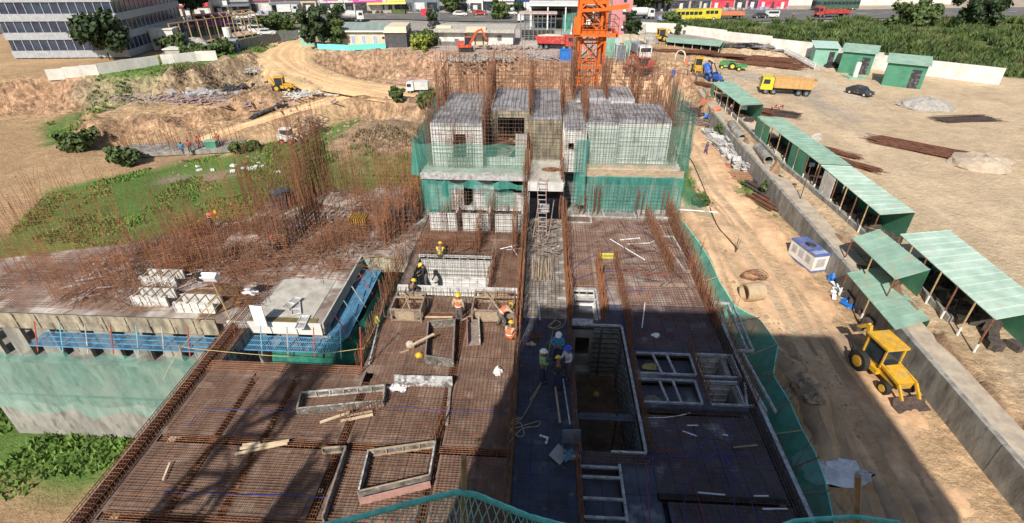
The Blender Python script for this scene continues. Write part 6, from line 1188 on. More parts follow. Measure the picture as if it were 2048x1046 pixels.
# ------------------------------------------------------------------ VEHICLE AND MACHINE BUILDERS (front towards +x)
def wheel(t, x, y, r, w_, rim=None, z=None):
    y_ = y; o = MB().cyl((0, 0, 0), r, w_, 18, 'y').build('wheel', black, t, smooth=False); o.location = (x, y_, r if z is None else z)
    s_ = 1 if y_ > 0 else -1; h = MB().cyl((0, s_*w_*.42, 0), r*.55, w_*.35, 12, 'y').build('rim', rim or alu, o); return o
def side_glass(t, prof, y, name='window'): mb = MB(); mb.side(prof, y-.01, y+.01); return mb.build(name, glassd, t)
def truck(loc, rz, cab, bed, label, L=8.0, kind='tipper', group=None, load=None, s=1):
    t = empty('dump_truck' if kind == 'tipper' else 'truck', loc, rz, label, 'truck', group, s); W_ = 2.4; h = L/2
    MB().bx(-h, h-.3, -.45, .45, .75, 1.0).build('chassis', black, t)
    c = MB(); c.side([(h-1.9, .8), (h, .8), (h, 1.75), (h-.12, 2.75), (h-1.8, 2.85), (h-1.9, 2.7)], -W_/2, W_/2); cb = c.build('cab', cab, t)
    MB().bx(h-.04, h+.02, -1.0, 1.0, 1.75, 2.5).build('windscreen', glassd, t)
    for sg in (-1, 1): side_glass(t, [(h-1.3, 1.75), (h-.25, 1.75), (h-.3, 2.5), (h-1.3, 2.5)], sg*(W_/2+.005)); MB().box((h+.03, sg*.85, 1.05), (.05, .3, .2)).build('headlight', white, t); MB().box((h+.12, sg*1.35, 2.1), (.08, .18, .45)).build('mirror', black, t)
    b0, b1 = -h, h-2.1
    if kind == 'tipper':
        mb = MB(); mb.bx(b0, b1, -W_/2+.1, W_/2-.1, 1.1, 1.2)
        for sg in (-1, 1): mb.side([(b0+.2, 1.2), (b1, 1.2), (b1+.1, 2.75), (b0-.5, 2.6)], sg*W_/2-.05, sg*W_/2+.05)
        mb.bx(b1, b1+.1, -W_/2+.06, W_/2-.06, 1.2, 2.75)
        mb.add([(b0+.2, -W_/2+.06, 1.2), (b0+.2, W_/2-.06, 1.2), (b0-.5, W_/2-.06, 2.6), (b0-.5, -W_/2+.06, 2.6)], [(0, 1, 2, 3)])
        for k in range(7):
            x = b0+.3+(b1-b0-.4)*k/6
            for sg in (-1, 1): mb.box((x, sg*(W_/2+.09), 1.95), (.12, .08, 1.35))
        mb.build('tub', bed, t)
        if load: MB().lump(((b0+b1)/2, 0, 2.4), ((b1-b0)/2-.05, W_/2-.1, .55), 16, 6, .12, True, 3).build('load', load, t)
    elif kind == 'box': MB().bx(b0, b1, -W_/2, W_/2, 1.05, 2.9).build('cargo_box', bed, t)
    elif kind == 'flat':
        mb = MB(); mb.bx(b0, b1, -W_/2, W_/2, 1.05, 1.2); mb.bx(b0, b1, -W_/2, -W_/2+.06, 1.2, 1.95); mb.bx(b0, b1, W_/2-.06, W_/2, 1.2, 1.95); mb.bx(b0, b0+.06, -W_/2+.06, W_/2-.06, 1.2, 1.95); mb.bx(b1-.06, b1, -W_/2+.06, W_/2-.06, 1.2, 2.3); mb.build('load_bed', bed, t)
    elif kind == 'tank': MB().cyl(((b0+b1)/2, 0, 2.0), 1.1, b1-b0, 18, 'x').build('tank', bed, t)
    elif kind == 'mixer':
        MB().tube([(b0-.2, 0, 2.6), (b0+1.6, 0, 2.3), (b1-1.2, 0, 2.0), (b1-.1, 0, 1.9)], 1.0, 16).build('drum', bed, t); MB().box((b0-.3, 0, 2.9), (.6, .8, .7)).build('chute', alu, t)
    for x in ([h-.95, h-2.2] if L > 7.5 else [h-.95])+([b0+.8, b0+2.0]):
        for sg in (-1, 1): wheel(t, x, sg*(W_/2-.22), .5, .34, gm_)
    return t
def car(loc, rz, col, label, kind='car', group=None, s=1):
    t = empty('parked_car' if kind == 'car' else 'van', loc, rz, label, kind, group, s); y = .85
    if kind == 'car': p = [(-2.1, .35), (2.1, .35), (2.15, .75), (1.1, .95), (.45, 1.42), (-1.1, 1.45), (-1.9, 1.0), (-2.12, .9)]; gl = [(-1.5, .98), (.95, .98), (.42, 1.36), (-1.08, 1.38)]
    elif kind == 'van': p = [(-2.1, .35), (2.0, .35), (2.1, .95), (1.7, 1.15), (1.3, 1.85), (-2.05, 1.9)]; gl = [(-1.8, 1.2), (1.5, 1.2), (1.22, 1.75), (-1.8, 1.78)]
    else: p = [(-2.4, .4), (2.3, .4), (2.35, .95), (1.3, 1.1), (.8, 1.7), (-.5, 1.72), (-.6, 1.1), (-2.4, 1.1)]; gl = [(-.4, 1.15), (1.15, 1.15), (.72, 1.6), (-.4, 1.62)]
    MB().side(p, -y, y).build('body', col, t)
    for sg in (-1, 1): side_glass(t, gl, sg*(y+.005)); MB().box((p[1][0]+.05, sg*.6, .68), (.04, .3, .14)).build('headlight', white, t)
    a, b = (gl[1], gl[2]); MB().quad((a[0]+.14, -.75, a[1]+.02), (a[0]+.14, .75, a[1]+.02), (b[0]+.09, .7, b[1]+.02), (b[0]+.09, -.7, b[1]+.02)).build('windscreen', glassd, t)
    for x in (-1.3, 1.3):
        for sg in (-1, 1): wheel(t, x, sg*(y-.08), .32, .2)
    return t
def bus(loc, rz, col, label, L=10, s=1):
    t = empty('bus', loc, rz, label, 'bus', None, s); h = L/2; MB().bx(-h, h, -1.2, 1.2, .45, 3.0).build('body', col, t)
    for sg in (-1, 1):
        for k in range(int(L/1.25)): MB().box((-h+.75+k*1.25, sg*1.21, 2.15), (1.05, .03, .85)).build('window', glassd, t)
    MB().box((h+.01, 0, 2.0), (.03, 2.1, 1.3)).build('windscreen', glassd, t)
    for x in (-h+2, h-2):
        for sg in (-1, 1): wheel(t, x, sg*1.05, .48, .3)
    return t
def bucket(mb, c, w_, s_=.5, d=1):
    x, y, z = c; mb.side([(x, z), (x+d*s_, z-s_*.3), (x+d*s_, z-s_*.38), (x-d*.1, z-s_*.7), (x-d*s_*.5, z-s_*.4), (x-d*s_*.45, z+s_*.3)], y-w_/2, y+w_/2)
def backhoe(loc, rz, col, label, s=1):
    t = empty('backhoe_loader', loc, rz, label, 'backhoe', None, s)
    mb = MB(); mb.side([(-1.4, .7), (2.0, .7), (2.1, 1.3), (.7, 1.55), (.6, 1.3), (-1.4, 1.3)], -.5, .5); mb.build('body', col, t); MB().bx(-1.2, .55, -.8, .8, .65, 1.0).build('fender', col, t)
    mb = MB()
    for x in (-1.1, .5):
        for y in (-.65, .65): mb.bx(x-.05, x+.05, y-.05, y+.05, 1.2, 2.65)
    mb.build('cab_frame', col, t); MB().bx(-1.04, .44, -.6, .6, 1.25, 2.6).build('cab_glass', glassd, t); MB().bx(-1.25, .65, -.78, .78, 2.65, 2.8).build('cab_roof', col, t)
    mb = MB()
    for y in (-.6, .6): mb.bar((.5, y, 1.45), (2.1, y, 1.25), .12, .2); mb.bar((2.1, y, 1.25), (2.75, y, .5), .12, .18)
    mb.build('loader_arm', col, t); mb = MB(); mb.side([(2.6, .65), (2.7, .1), (3.35, .08), (2.8, .2)], -1.1, 1.1); mb.build('front_bucket', rust_d, t)
    mb = MB(); mb.bar((-1.4, 0, .9), (-2.0, 0, 2.7), .22, .3); mb.bar((-2.0, 0, 2.7), (-2.8, 0, 1.9), .2, .25); mb.build('rear_boom', col, t); mb = MB(); bucket(mb, (-2.8, 0, 1.9), .6, .5, -1); mb.build('rear_bucket', rust_d, t)
    for sg in (-1, 1): wheel(t, -.75, sg*.95, .72, .4, col); wheel(t, 1.55, sg*.85, .45, .32, col); MB().bx(-1.75, -1.6, sg*.8-.08, sg*.8+.08, .15, 1.2).build('stabiliser', black, t); MB().box((.56, sg*.5, 2.72), (.05, .2, .12)).build('headlight', white, t)
    return t
def excavator(loc, rz, col, label, reach=1, s=1):
    t = empty('excavator', loc, rz, label, 'excavator', None, s)
    for sg in (-1, 1):
        mb = MB(); mb.side([(-1.6, .45), (-1.35, .1), (1.35, .1), (1.6, .45), (1.35, .8), (-1.35, .8)], sg*1.0-.25, sg*1.0+.25); mb.build('track', black, t)
    MB().bx(-1.7, 1.2, -1.15, 1.15, .95, 1.35).bx(-1.9, -.3, -1.15, 1.15, 1.35, 2.0).build('house', col, t); MB().bx(-.2, 1.2, .25, 1.1, 1.355, 2.7).build('cab', glassd, t); MB().bx(-.25, 1.25, .2, 1.15, 2.7, 2.8).build('cab_roof', col, t)
    P = {1: [(.9, 1.5), (2.4, 3.9), (3.6, 4.3), (4.4, 2.3), (4.1, 1.2)], 2: [(.9, 1.5), (2.6, 3.4), (3.9, 3.0), (4.3, 1.2), (3.9, .5)]}[reach]
    mb = MB(); mb.bar((P[0][0], 0, P[0][1]), (P[1][0], 0, P[1][1]), .35, .4); mb.bar((P[1][0], 0, P[1][1]), (P[2][0], 0, P[2][1]), .32, .38); mb.build('boom', col, t)
    mb = MB(); mb.bar((P[2][0]-.3, 0, P[2][1]+.1), (P[3][0], 0, P[3][1]), .26, .32); mb.build('stick', col, t); mb = MB(); bucket(mb, (P[3][0], 0, P[3][1]), .9, .7, -1); mb.build('bucket', rust_d, t); MB().tube([(1.2, 0, 1.6), (P[1][0]*.8, 0, P[1][1]*.78)], .09, 6).build('ram', alu_l, t)
    return t
def tractor(loc, rz, col, label, rim=None, s=1, kind='tractor'):
    t = empty('tractor', loc, rz, label, 'tractor', None, s); MB().side([(-.2, .7), (1.7, .7), (1.7, 1.25), (1.5, 1.4), (-.2, 1.45)], -.32, .32).build('bonnet', col, t); MB().bx(-1.2, .0, -.35, .35, .7, 1.0).build('body', col, t)
    for sg in (-1, 1): wheel(t, -.7, sg*.8, .7, .36, rim or col); wheel(t, 1.25, sg*.65, .4, .26, rim or col); MB().side([(-1.5, 1.1), (-1.2, 1.5), (-.3, 1.5), (.0, 1.1), (-.3, 1.42), (-1.2, 1.42)], sg*.8-.22, sg*.8+.22).build('mudguard', col, t)
    MB().bx(-.95, -.5, -.22, .22, 1.0, 1.1).bx(-1.05, -.95, -.22, .22, 1.0, 1.5).build('seat', black, t); MB().tube([(-.2, 0, 1.4), (-.4, 0, 1.7)], .02, 5).build('steering_column', black, t); MB().tube([(1.2, .1, 1.35), (1.2, .1, 2.0)], .04, 6).build('exhaust', black, t)
    if kind == 'mixer':
        MB().tube([(-1.6, 0, 1.1), (-2.2, 0, 1.8), (-2.9, 0, 2.3)], .6, 12).build('hopper', col, t); mb = MB(); mb.bar((0, .5, 1.4), (-1.2, .3, 2.9), .12); mb.bar((0, -.5, 1.4), (-1.2, -.3, 2.9), .12); mb.bar((-1.2, 0, 2.9), (-2.4, 0, 3.1), .2); mb.build('hoist_frame', black, t)
    return t
P_Y = paint('machine_yellow', (.75, .42, .03)); P_R = paint('machine_red', (.62, .09, .05)); P_B = paint('tractor_blue', (.03, .12, .5)); P_G = paint('tractor_green', (.05, .28, .08)); P_W = paint('vehicle_white', (.75, .75, .75)); P_TR = paint('truck_red', (.50, .05, .045)); P_TO = paint('truck_orange', (.68, .22, .12)); P_TY = paint('bus_yellow', (.75, .62, .03)); P_K = paint('vehicle_dark', (.04, .045, .06)); P_TIP = paint('rusty_orange_tub', (.6, .36, .14)); P_PK = paint('bus_pink', (.6, .12, .4)); P_LB = paint('vehicle_light_blue', (.35, .45, .65)); P_DG = paint('dark_green_bus', (.05, .12, .08))
truck(T(1567, 188), R(168), P_TY, P_TIP, 'yellow tipper truck with an empty rusty orange tub parked in the yard', 8.2)
backhoe(T(1394, 146), R(-100), P_Y, 'yellow backhoe loader parked next to the blue tractor in the yard')
backhoe(T(1318, 83), R(-165), P_Y, 'yellow backhoe loader working beside the long green shed')
backhoe(T(1752, 752), R(-80), P_Y, 'yellow loader cut off by the right edge of the photo on the dirt road')
tractor(T(1427, 166), R(-70), P_B, 'blue mixer tractor beside the green roofed shed', None, 1.1, 'mixer'); tractor(T(1455, 138), R(170), P_G, 'small green tractor with yellow wheels in the yard', P_TY)
t = empty('trailer', T(1476, 141), R(-12), 'green two wheeled trailer behind the small green tractor', 'trailer'); MB().bx(-1.5, 1.5, -.8, .8, .7, 1.15).build('bed', P_G, t); wheel(t, 0, .9, .45, .25, P_TY); wheel(t, 0, -.9, .45, .25, P_TY)
excavator(T(932, 103), R(10), P_R, 'red excavator with raised arm before the half demolished white building', 1); excavator(T(1284, 146), R(215), P_R, 'red and grey excavator digging at the top of the dirt road', 2)
truck(T(1112, 98), R(-8), P_TR, P_TR, 'red lorry with a tarpaulin covered load on the upper ground', 8, 'tipper', load=mat('tarp_cover', (.55, .5, .42), (.42, .38, .32), bump=.3, bscale=2)); truck(T(1278, 116), R(-82), P_W, gm_, 'white dump truck facing the camera behind the red and grey excavator', 7.5, 'tipper')
backhoe(T(566, 182), R(5), P_Y, 'yellow backhoe loader working at the foot of the haul road in the pit', .85); truck(T(836, 186), R(185), P_W, alu, 'white truck at the end of the haul road beside the green net', 5.5, 'box', s=.66)
t = empty('skid_steer', T(580, 287), R(0), 'white skid steer loader at the edge of the green grass', 'loader'); MB().bx(-1.3, .7, -.6, .6, .45, 1.3).build('body', white, t); MB().bx(-.9, .5, -.5, .5, 1.3, 2.1).build('cab', glassd, t); MB().bx(-1.0, .6, -.6, .6, 2.1, 2.2).build('cab_roof', white, t); mb = MB()
for y in (-.7, .7): mb.bar((-1.2, y, 1.6), (1.4, y, 1.0), .12); mb.bar((1.4, y, 1.0), (1.9, y, .4), .12)
mb.build('lift_arm', white, t); mb = MB(); bucket(mb, (1.9, 0, .5), 1.6, .6, 1); mb.build('bucket', rust_d, t)
for x in (-.8, .4):
    for y in (-.7, .7): wheel(t, x, y, .42, .25, P_R)
# ------------------------------------------------------------------ RETAINING WALLS, SHEDS AND STOCKS IN THE YARD
def wx(y): return 25.2+(y-33)*.022 if y < 85 else 26.35+(y-85)*.08
mb = MB(); ys = [12, 20, 28, 36, 44, 52, 60, 68, 76, 84]
for a, b in zip(ys[:-1], ys[1:]):
    q = lambda y, dx: (wx(y)+dx, y); P = [q(a+.03, 0), q(b-.03, 0), q(b-.03, .35), q(a+.03, .35)]; P = [P[0], P[3], P[2], P[1]]; mb.prism(P, -10, -7.35)
rw = mb.build('retaining_wall', conc_d, None, 'long weathered concrete retaining wall along the right side of the dirt road', 'wall')
mb = MB(); 
for a, b in zip([12]+ys[1:], ys[1:]+[122]): mb.prism([(wx(a)+.35, a), (wx(a)+1.9, a), (wx(b)+1.9, b), (wx(b)+.35, b)], -8.2, -7.42)
mb.build('wall_ledge', mat('sandy_ledge', (.52, .44, .34), (.36, .3, .24), rough=.9, scale=1), None, 'pale sandy ledge on top of the retaining wall beside the sheds', 'ledge')
mb = MB(); A = [at(a, b, -7.4) for a, b in ((1345, 132), (1440, 205), (1480, 243), (1561, 326), (1640, 392), (1722, 462), (1900, 640))]
for a, b in zip(A[:-1], A[1:]): mb.bar(a+Vector((0, 0, -.1)), b+Vector((0, 0, -.1)), .3, .75)
mb.build('low_wall', conc_d, None, 'low grey wall between the sandy ledge and the sheds', 'wall'); mb = MB()
for a, b in zip(A[:-1], A[1:]): d = Vector((1.15, .3, -.12)); mb.bar(a+d, b+d, 1.7, .1)
mb.build('footpath', mat('sandy_path', (.58, .50, .38), (.45, .37, .28), rough=.9, scale=1), kind='structure')
BR = mat('dark_clutter', (.10, .08, .07), (.05, .045, .04), rough=.9, scale=3)
def shed(label, f0, f1, b0, b1, roof, zr=-4.9, posts=5, wall=green_sheet, bays=(), dz=.35):
    F0, F1, B0, B1 = at(*f0, zr), at(*f1, zr), at(*b0, zr+dz), at(*b1, zr+dz); c = (F0+F1+B0+B1)/4; g = gz(c.x, c.y); c.z = g; t = empty('open_shed', c, 0, label, 'shed', 'green roofed sheds in the yard')
    mb = MB(); up = Vector((0, 0, .05)); vs = [F0-c, F1-c, B1-c, B0-c]; mb.add([tuple(v) for v in vs]+[tuple(v+up) for v in vs], [(3, 2, 1, 0), (4, 5, 6, 7), (0, 1, 5, 4), (1, 2, 6, 5), (2, 3, 7, 6), (3, 0, 4, 7)])
    n = int((F1-F0).length/.9)
    for i in range(n+1): a = F0.lerp(F1, i/n)-c+up; b = B0.lerp(B1, i/n)-c+up; mb.bar(a+Vector((0, 0, .02)), b+Vector((0, 0, .02)), .06, .04)
    mb.build('roof', roof, t)
    for i in range(posts+1):
        e = F0.lerp(F1, min(max(i/posts, .01), .99))-c; MB().tube([(e.x, e.y, 0), (e.x, e.y, e.z)], .06, 6).build('post', (rust, bamboo)[i % 2], t); MB().tube([(e.x, e.y, .0), (e.x, e.y, .7)], .075, 6).build('post_base', white, t)
    b0_, b1_ = B0-c, B1-c; mb = MB(); mb.add([(b0_.x, b0_.y, -.1), (b1_.x, b1_.y, -.1), tuple(b1_), tuple(b0_)], [(0, 1, 2, 3)]); mb.add([(b0_.x-.06, b0_.y-.1, -.1), (b1_.x-.06, b1_.y-.1, -.1), (b1_.x-.06, b1_.y-.1, b1_.z-.02), (b0_.x-.06, b0_.y-.1, b0_.z-.02)], [(3, 2, 1, 0)]); mb.build('back_wall', wall, t)
    for u0, u1, m in bays:
        a, b = F0.lerp(F1, u0)-c, F0.lerp(F1, u1)-c; rz = math.atan2(b.y-a.y, b.x-a.x); m_ = (a+b)/2; MB().box((m_.x, m_.y, m_.z/2-.05), ((b-a).length, .06, m_.z-.1), rz).build('wall_panel', m, t)
    mb = MB(); L = (F1-F0).length
    for _ in range(int(L*5)):
        u, v = random.random(), random.uniform(.15, .85); e = F0.lerp(F1, u).lerp(B0.lerp(B1, u), v)-c; sz = random.uniform(.2, .7); mb.box((e.x, e.y, sz*.5), (sz*random.uniform(.6, 2), sz, sz), random.random()*3)
    c_ = mb.build('clutter', BR, t); c_['kind'] = 'stuff'; return t
shed('green roofed shed at the top of the yard path with the blue sign', (1424, 166), (1482, 211), (1464, 163), (1527, 209), green_roof, -5.2, 5, bays=((0, .12, green_sheet),))
roof2 = mat('green_roof_corrugated', (.32, .48, .38), (.22, .36, .29), rough=.55, scale=.8, extra=((.38, .36, .28), 1.3, .55, .75))
roof3 = mat('pale_green_roof', (.50, .64, .55), (.36, .5, .42), rough=.55, scale=.8, extra=((.5, .46, .38), 1.2, .57, .75))
shed('long green roofed workshop shed, its farther darker half', (1515, 234), (1640, 328), (1567, 237), (1702, 331), roof2, -4.9, 7, bays=((.02, .25, green_sheet), (.62, .85, green_sheet)))
shed('long pale green roofed workshop shed, its nearer half at the right edge', (1641, 331), (1760, 430), (1704, 334), (1830, 425), roof3, -4.85, 6, bays=((.1, .3, alu),))
shed('long low green roofed shed in the far part of the yard', (1440, 93), (1333, 84), (1448, 83), (1330, 74), roof2, -4.6, 6, dz=.3)
shed('small green roof at the right edge below the long shed', (1704, 478), (1790, 560), (1760, 460), (1860, 540), roof2, -5.6, 2); shed('green roofed lean-to near the blue tarpaulins at the right edge', (1694, 548), (1790, 660), (1760, 535), (1860, 640), roof2, -7.3, 2)
shed('nearest green roofed shed, outside the right edge of the photo', (1800, 470), (1990, 640), (1900, 462), (2100, 620), roof3, -4.85, 6)
p = at(1487, 215, -5.9); MB().box(p, (1.0, .05, .6), R(-20)).build('sign_board', paint('sign_blue', (.5, .72, .85)), None, 'pale blue sign board under the eave of the upper yard shed', 'sign')
def hut(label, px, py, w_, d, h, rz, m, roofm, z=None):
    c = T(px, py); t = empty('sheet_hut', c, rz, label, 'hut'); mb = MB(); mb.bx(-w_/2, w_/2, 0, d, -.3, h); mb.build('wall', m, t); MB().add([(-w_/2-.4, -.5, h+.02), (w_/2+.4, -.5, h+.02), (w_/2+.4, d+.4, h+.75), (-w_/2-.4, d+.4, h+.75), (-w_/2-.4, -.5, h+.1), (w_/2+.4, -.5, h+.1), (w_/2+.4, d+.4, h+.83), (-w_/2-.4, d+.4, h+.83)], [(3, 2, 1, 0), (4, 5, 6, 7), (0, 1, 5, 4), (1, 2, 6, 5), (2, 3, 7, 6), (3, 0, 4, 7)]).build('roof', roofm, t)
    MB().bx(w_*.15, w_*.4, -.04, -.005, 0, h*.8).build('door', P_K, t); return t
gs2 = mat('light_green_sheet', (.24, .46, .36), (.18, .38, .3), rough=.5, scale=.8)
hut('light green sheet hut beside the white boundary wall', 1645, 131, 4.2, 3.5, 3.4, R(-12), gs2, mat('pale_sheet_roof', (.45, .6, .55), (.35, .5, .45), rough=.5)); hut('taller green sheet hut at the right edge of the photo', 1705, 148, 5.5, 5, 4.0, R(-30), green_sheet, roof2); hut('green hut beyond the right edge of the photo', 1800, 175, 6, 5, 4.0, R(-30), green_sheet, roof2)
# white boundary wall
P = [at(a, b, z) for a, b, z in ((1262, 62, -5), (1352, 68, -5.2), (1450, 82, -5.4), (1540, 96, -5.8), (1638, 112, -6.3), (1760, 132, -6.8), (2000, 165, -7.2))]
for i, lab in enumerate(('white boundary wall stretch nearest the pink tower', 'white boundary wall stretch behind the far backhoe loader', 'white boundary wall stretch behind the long low shed', 'white boundary wall stretch behind the scrap heap', 'white boundary wall stretch behind the green huts', 'white boundary wall beyond the right edge')):
    a, b = P[i], P[i+1]; mb = MB(); d = b-a; d.z = 0; L = d.length; rz = math.atan2(d.y, d.x); m_ = (a+b)/2; mb.box((0, 0, 0), (L-.02, .22, 3.4)); o = mb.build('boundary_wall', concw, None, lab, 'wall', 'white boundary wall', loc=(m_.x, m_.y, m_.z+.6)); o.rotation_euler = (0, 0, rz)
def heap(name, px, py, d, m, label, cat='heap', seed=1, z=0, j=.25): mb = MB(); mb.lump((0, 0, 0), d, 18, 9, j, True, seed); p = T(px, py); return mb.build(name, m, None, label, cat, loc=(p.x, p.y, p.z-.1+z))
heap('aggregate_heap', 1262, 85, (4, 3, 1.8), mat('sand_heap', (.5, .42, .32), (.38, .3, .23), bump=.5), 'heap of sand beside the pink tower', seed=2, j=.1); heap('aggregate_heap', 1290, 83, (3.2, 2.6, 1.7), gravel, 'grey heap of gravel next to the sand heap', seed=3, j=.1); heap('scrap_heap', 1562, 98, (4.5, 2.6, 1.4), mat('scrap_grey', (.36, .32, .3), (.14, .12, .12), scale=1.5, bump=1), 'tangled grey scrap heap against the white wall', seed=4, j=.4)
heap('scrap_heap', 1500, 92, (7, 2.2, .6), P_K, 'black sheets and scrap spread behind the rusty bar stock', seed=5, j=.5); heap('black_bags', 1663, 133, (1.4, 1.1, .9), black, 'heap of black bags before the light green hut', seed=6)
# stocks of reinforcing steel in the yard
def barstock(label, px, py, L, w_, n, rz, m=pile_red, h=.3):
    c = T(px, py); mb = MB()
    for i in range(n): y = random.uniform(-w_/2, w_/2); x = random.gauss(0, L*.06); l = L*random.uniform(.4, .52); a = random.gauss(0, .05); zz = random.uniform(.02, h); mb.bar((x-l, y-l*a, zz), (x+l, y+l*a, zz), .06, .05)
    o = mb.build('bar_stock', m, None, label, 'steel stock', 'stocks of rusty reinforcing bars', loc=c); o.rotation_euler = (0, 0, rz); return o
barstock('wide rusty bar stock in front of the long low shed', 1350, 103, 16, 3.5, 90, R(-8)); barstock('rusty bar stock at the left end of the long low shed', 1420, 110, 14, 2.5, 70, R(-14)); barstock('big rusty bar stock between the green tractor and the scrap heap', 1520, 118, 15, 5, 140, R(-18)); barstock('rusty bar stock next to the conveyor rail', 1545, 130, 12, 4, 100, R(-25)); barstock('small rusty bar stock behind the green tractor', 1490, 128, 9, 2.5, 50, R(-30))
barstock('rusty scrap stock between the yellow backhoe and the path', 1410, 172, 8, 1.6, 60, R(-55), h=.5); barstock('rusty scrap stock between the two green sheds', 1500, 222, 7, 2.2, 80, R(-45), h=.6); barstock('dark bar stock where the two men in orange work', 1545, 228, 7, 2.6, 80, R(-25), rust_d, .5); barstock('rusty scrap behind the long shed near the sandy ground', 1665, 305, 6, 1.2, 50, R(-50), h=.4); barstock('rusty scrap behind the long pale shed', 1700, 330, 6, 1.2, 50, R(-50), h=.4)
barstock('bar stock on the sandy yard right of the photo', 1850, 300, 12, 4, 90, R(-40)); barstock('smaller bar stock far out on the sandy yard', 1930, 240, 9, 3, 60, R(10), rust_d); heap('aggregate_heap', 1850, 215, (4, 3, 1.6), gravel, 'grey gravel heap on the open yard', seed=41, j=.1); heap('aggregate_heap', 1960, 330, (3.5, 3, 1.4), MATS['sand_heap'], 'sand heap on the open yard near the right border', seed=42, j=.1)
t = empty('conveyor_rail', T(1595, 122), 0, 'raised concrete lane with dark railing leading up the yard', 'lane'); a, b = T(1568, 108)-t.location, T(1628, 140)-t.location; mb = MB(); mb.bar(a+Vector((1.2, 0, .2)), b+Vector((1.2, 0, .2)), 2.2, .4); mb.build('lane', conc, t); mb = MB(); mb.bar(a+Vector((0, 0, 1.2)), b+Vector((0, 0, 1.2)), .12); mb.bar(a+Vector((0, 0, .6)), b+Vector((0, 0, .6)), .25, .5)
for k in range(8): e = a.lerp(b, k/7); mb.bx(e.x-.06, e.x+.06, e.y-.06, e.y+.06, e.z, e.z+1.3)
mb.build('railing', white, t)
# white arch (wheel wash), gatepost, barrels, cement mixers
t = empty('pipe_arch', T(1358, 130), R(-20), 'white pipe arch at the top of the path', 'arch'); mb = MB(); mb.tube([(-.9, 0, 0), (-.9, 0, 2), (-.55, 0, 2.6), (0, 0, 2.8), (.55, 0, 2.6), (.9, 0, 2), (.9, 0, 0)], .12, 8); mb.build('pipe', white, t, smooth=True)
for px, py, m, lab in ((1372, 128, P_TO, 'orange water barrel by the white arch'), (1346, 152, P_B, 'blue cooler drum on the sandy verge by the dirt road')): MB().tube([(0, 0, 0), (0, 0, .45), (0, 0, 1.0)], .35, 12).build('barrel', m, None, lab, 'barrel', loc=T(px, py))
t = empty('concrete_mixer', T(1430, 232), R(30), 'orange drum mixer lying beside the path among scrap timber', 'mixer'); MB().tube([(-.6, 0, .6), (-.2, 0, .8), (.3, 0, .95), (.7, 0, 1.05)], .5, 12, r2=.35).build('drum', P_TO, t); mb = MB(); mb.bar((-.6, -.4, 0), (.1, 0, .8), .08); mb.bar((.5, .4, 0), (0, 0, .8), .08); mb.bar((-.6, .4, 0), (.0, 0, .8), .08); mb.build('stand', P_TO, t)
MB().box((0, 0, .5), (1.6, .1, 1.0), R(-60)).build('orange_panel', P_TO, None, 'orange sheet panel standing on the path near the drum mixer', 'panel', loc=T(1408, 212))
MB().lump((0, 0, .3), (.9, .6, .5), 12, 6, .25, True, 4).build('tarpaulin', tarp_b, None, 'small blue tarpaulin on the scrap timber by the verge', 'tarpaulin', loc=T(1417, 238))
def scrap(label, px, py, rx, ry, n, m, w_=.12, h=.5, lmax=2, name='timber_heap'):
    c = T(px, py); mb = MB()
    for i in range(n): x, y = random.gauss(0, rx/2), random.gauss(0, ry/2); a = random.uniform(0, 3.1); l = random.uniform(.3, lmax)/2; mb.bar((x-math.cos(a)*l, y-math.sin(a)*l, random.uniform(.02, h)), (x+math.cos(a)*l, y+math.sin(a)*l, random.uniform(.02, h)), w_*random.uniform(.5, 1.5), w_*.5)
    return mb.build(name, m, None, label, 'heap', kind='stuff', loc=c)
scrap('heap of weathered timber at the top of the verge', 1382, 214, 3, 3, 130, wood_g); scrap('heap of brown boards on the verge below the weathered timber', 1398, 226, 2.5, 3, 60, rust_d, .2); scrap('heap of splintered timber beside the drum mixer', 1395, 245, 3, 3, 110, wood_g); scrap('white offcuts above the stacked formwork panels', 1425, 262, 3.5, 3, 90, alu_l, .18)
scrap('white debris strewn in the pit below the bank', 505, 145, 3, 2, 60, alu_l, .3, .8, 3, 'debris_heap'); scrap('grey pipes and debris beside the pit backhoe', 600, 188, 4, 3, 80, alu, .2, .6, 3, 'debris_heap'); scrap('long strip of pink and white debris on the pit terrace', 400, 200, 16, 3, 230, mat('pink_debris', (.42, .3, .28), (.25, .2, .2)), .25, .5, 2.5, 'debris_heap'); scrap('white sheets on the pit terrace at the left', 395, 190, 5, 1.5, 30, alu_l, .7, .5, 3, 'debris_heap')
scrap('dark debris on the pit terrace', 470, 180, 5, 1.5, 40, P_K, .5, .8, 2, 'debris_heap'); scrap('white bags scattered on the grass strip', 480, 338, 6, 2, 14, plastic_w, .4, .2, .8, 'debris'); scrap('bars and props lying by the skid steer loader', 622, 262, 4, 5, 50, rust_d, .1, .8, 3, 'debris_heap'); scrap('concrete rubble on the upper ground by the red excavator', 985, 118, 7, 4, 150, gravel, .3, .5, .8, 'rubble_heap'); scrap('concrete rubble in front of the half demolished building', 920, 122, 7, 3, 110, gravel, .3, .5, .8, 'rubble_heap'); scrap('pipes and beams lying left of the blue cube', 1080, 115, 6, 2, 40, alu_l, .2, .4, 6, 'debris_heap'); scrap('broken wall rubble beside the white building', 1010, 98, 6, 3, 160, mat('brick_rubble', (.4, .3, .26), (.25, .2, .17)), .4, .6, .8, 'rubble_heap')
scrap('timber props lying over the bank beside the pit trench', 625, 240, 2, 6, 30, wood_g, .15, .6, 5, 'debris_heap')
p0, p1 = T(500, 241), T(572, 209); mb = MB()
for k in range(5): mb.bar(p0+Vector((0, .5*k, .3+.1*(k % 2))), p1+Vector((0, .5*k, .3+.1*(k % 2))), .35, .2)
mb.build('steel_beams', P_K, None, 'row of dark steel beams lying on the pit slope', 'beams')
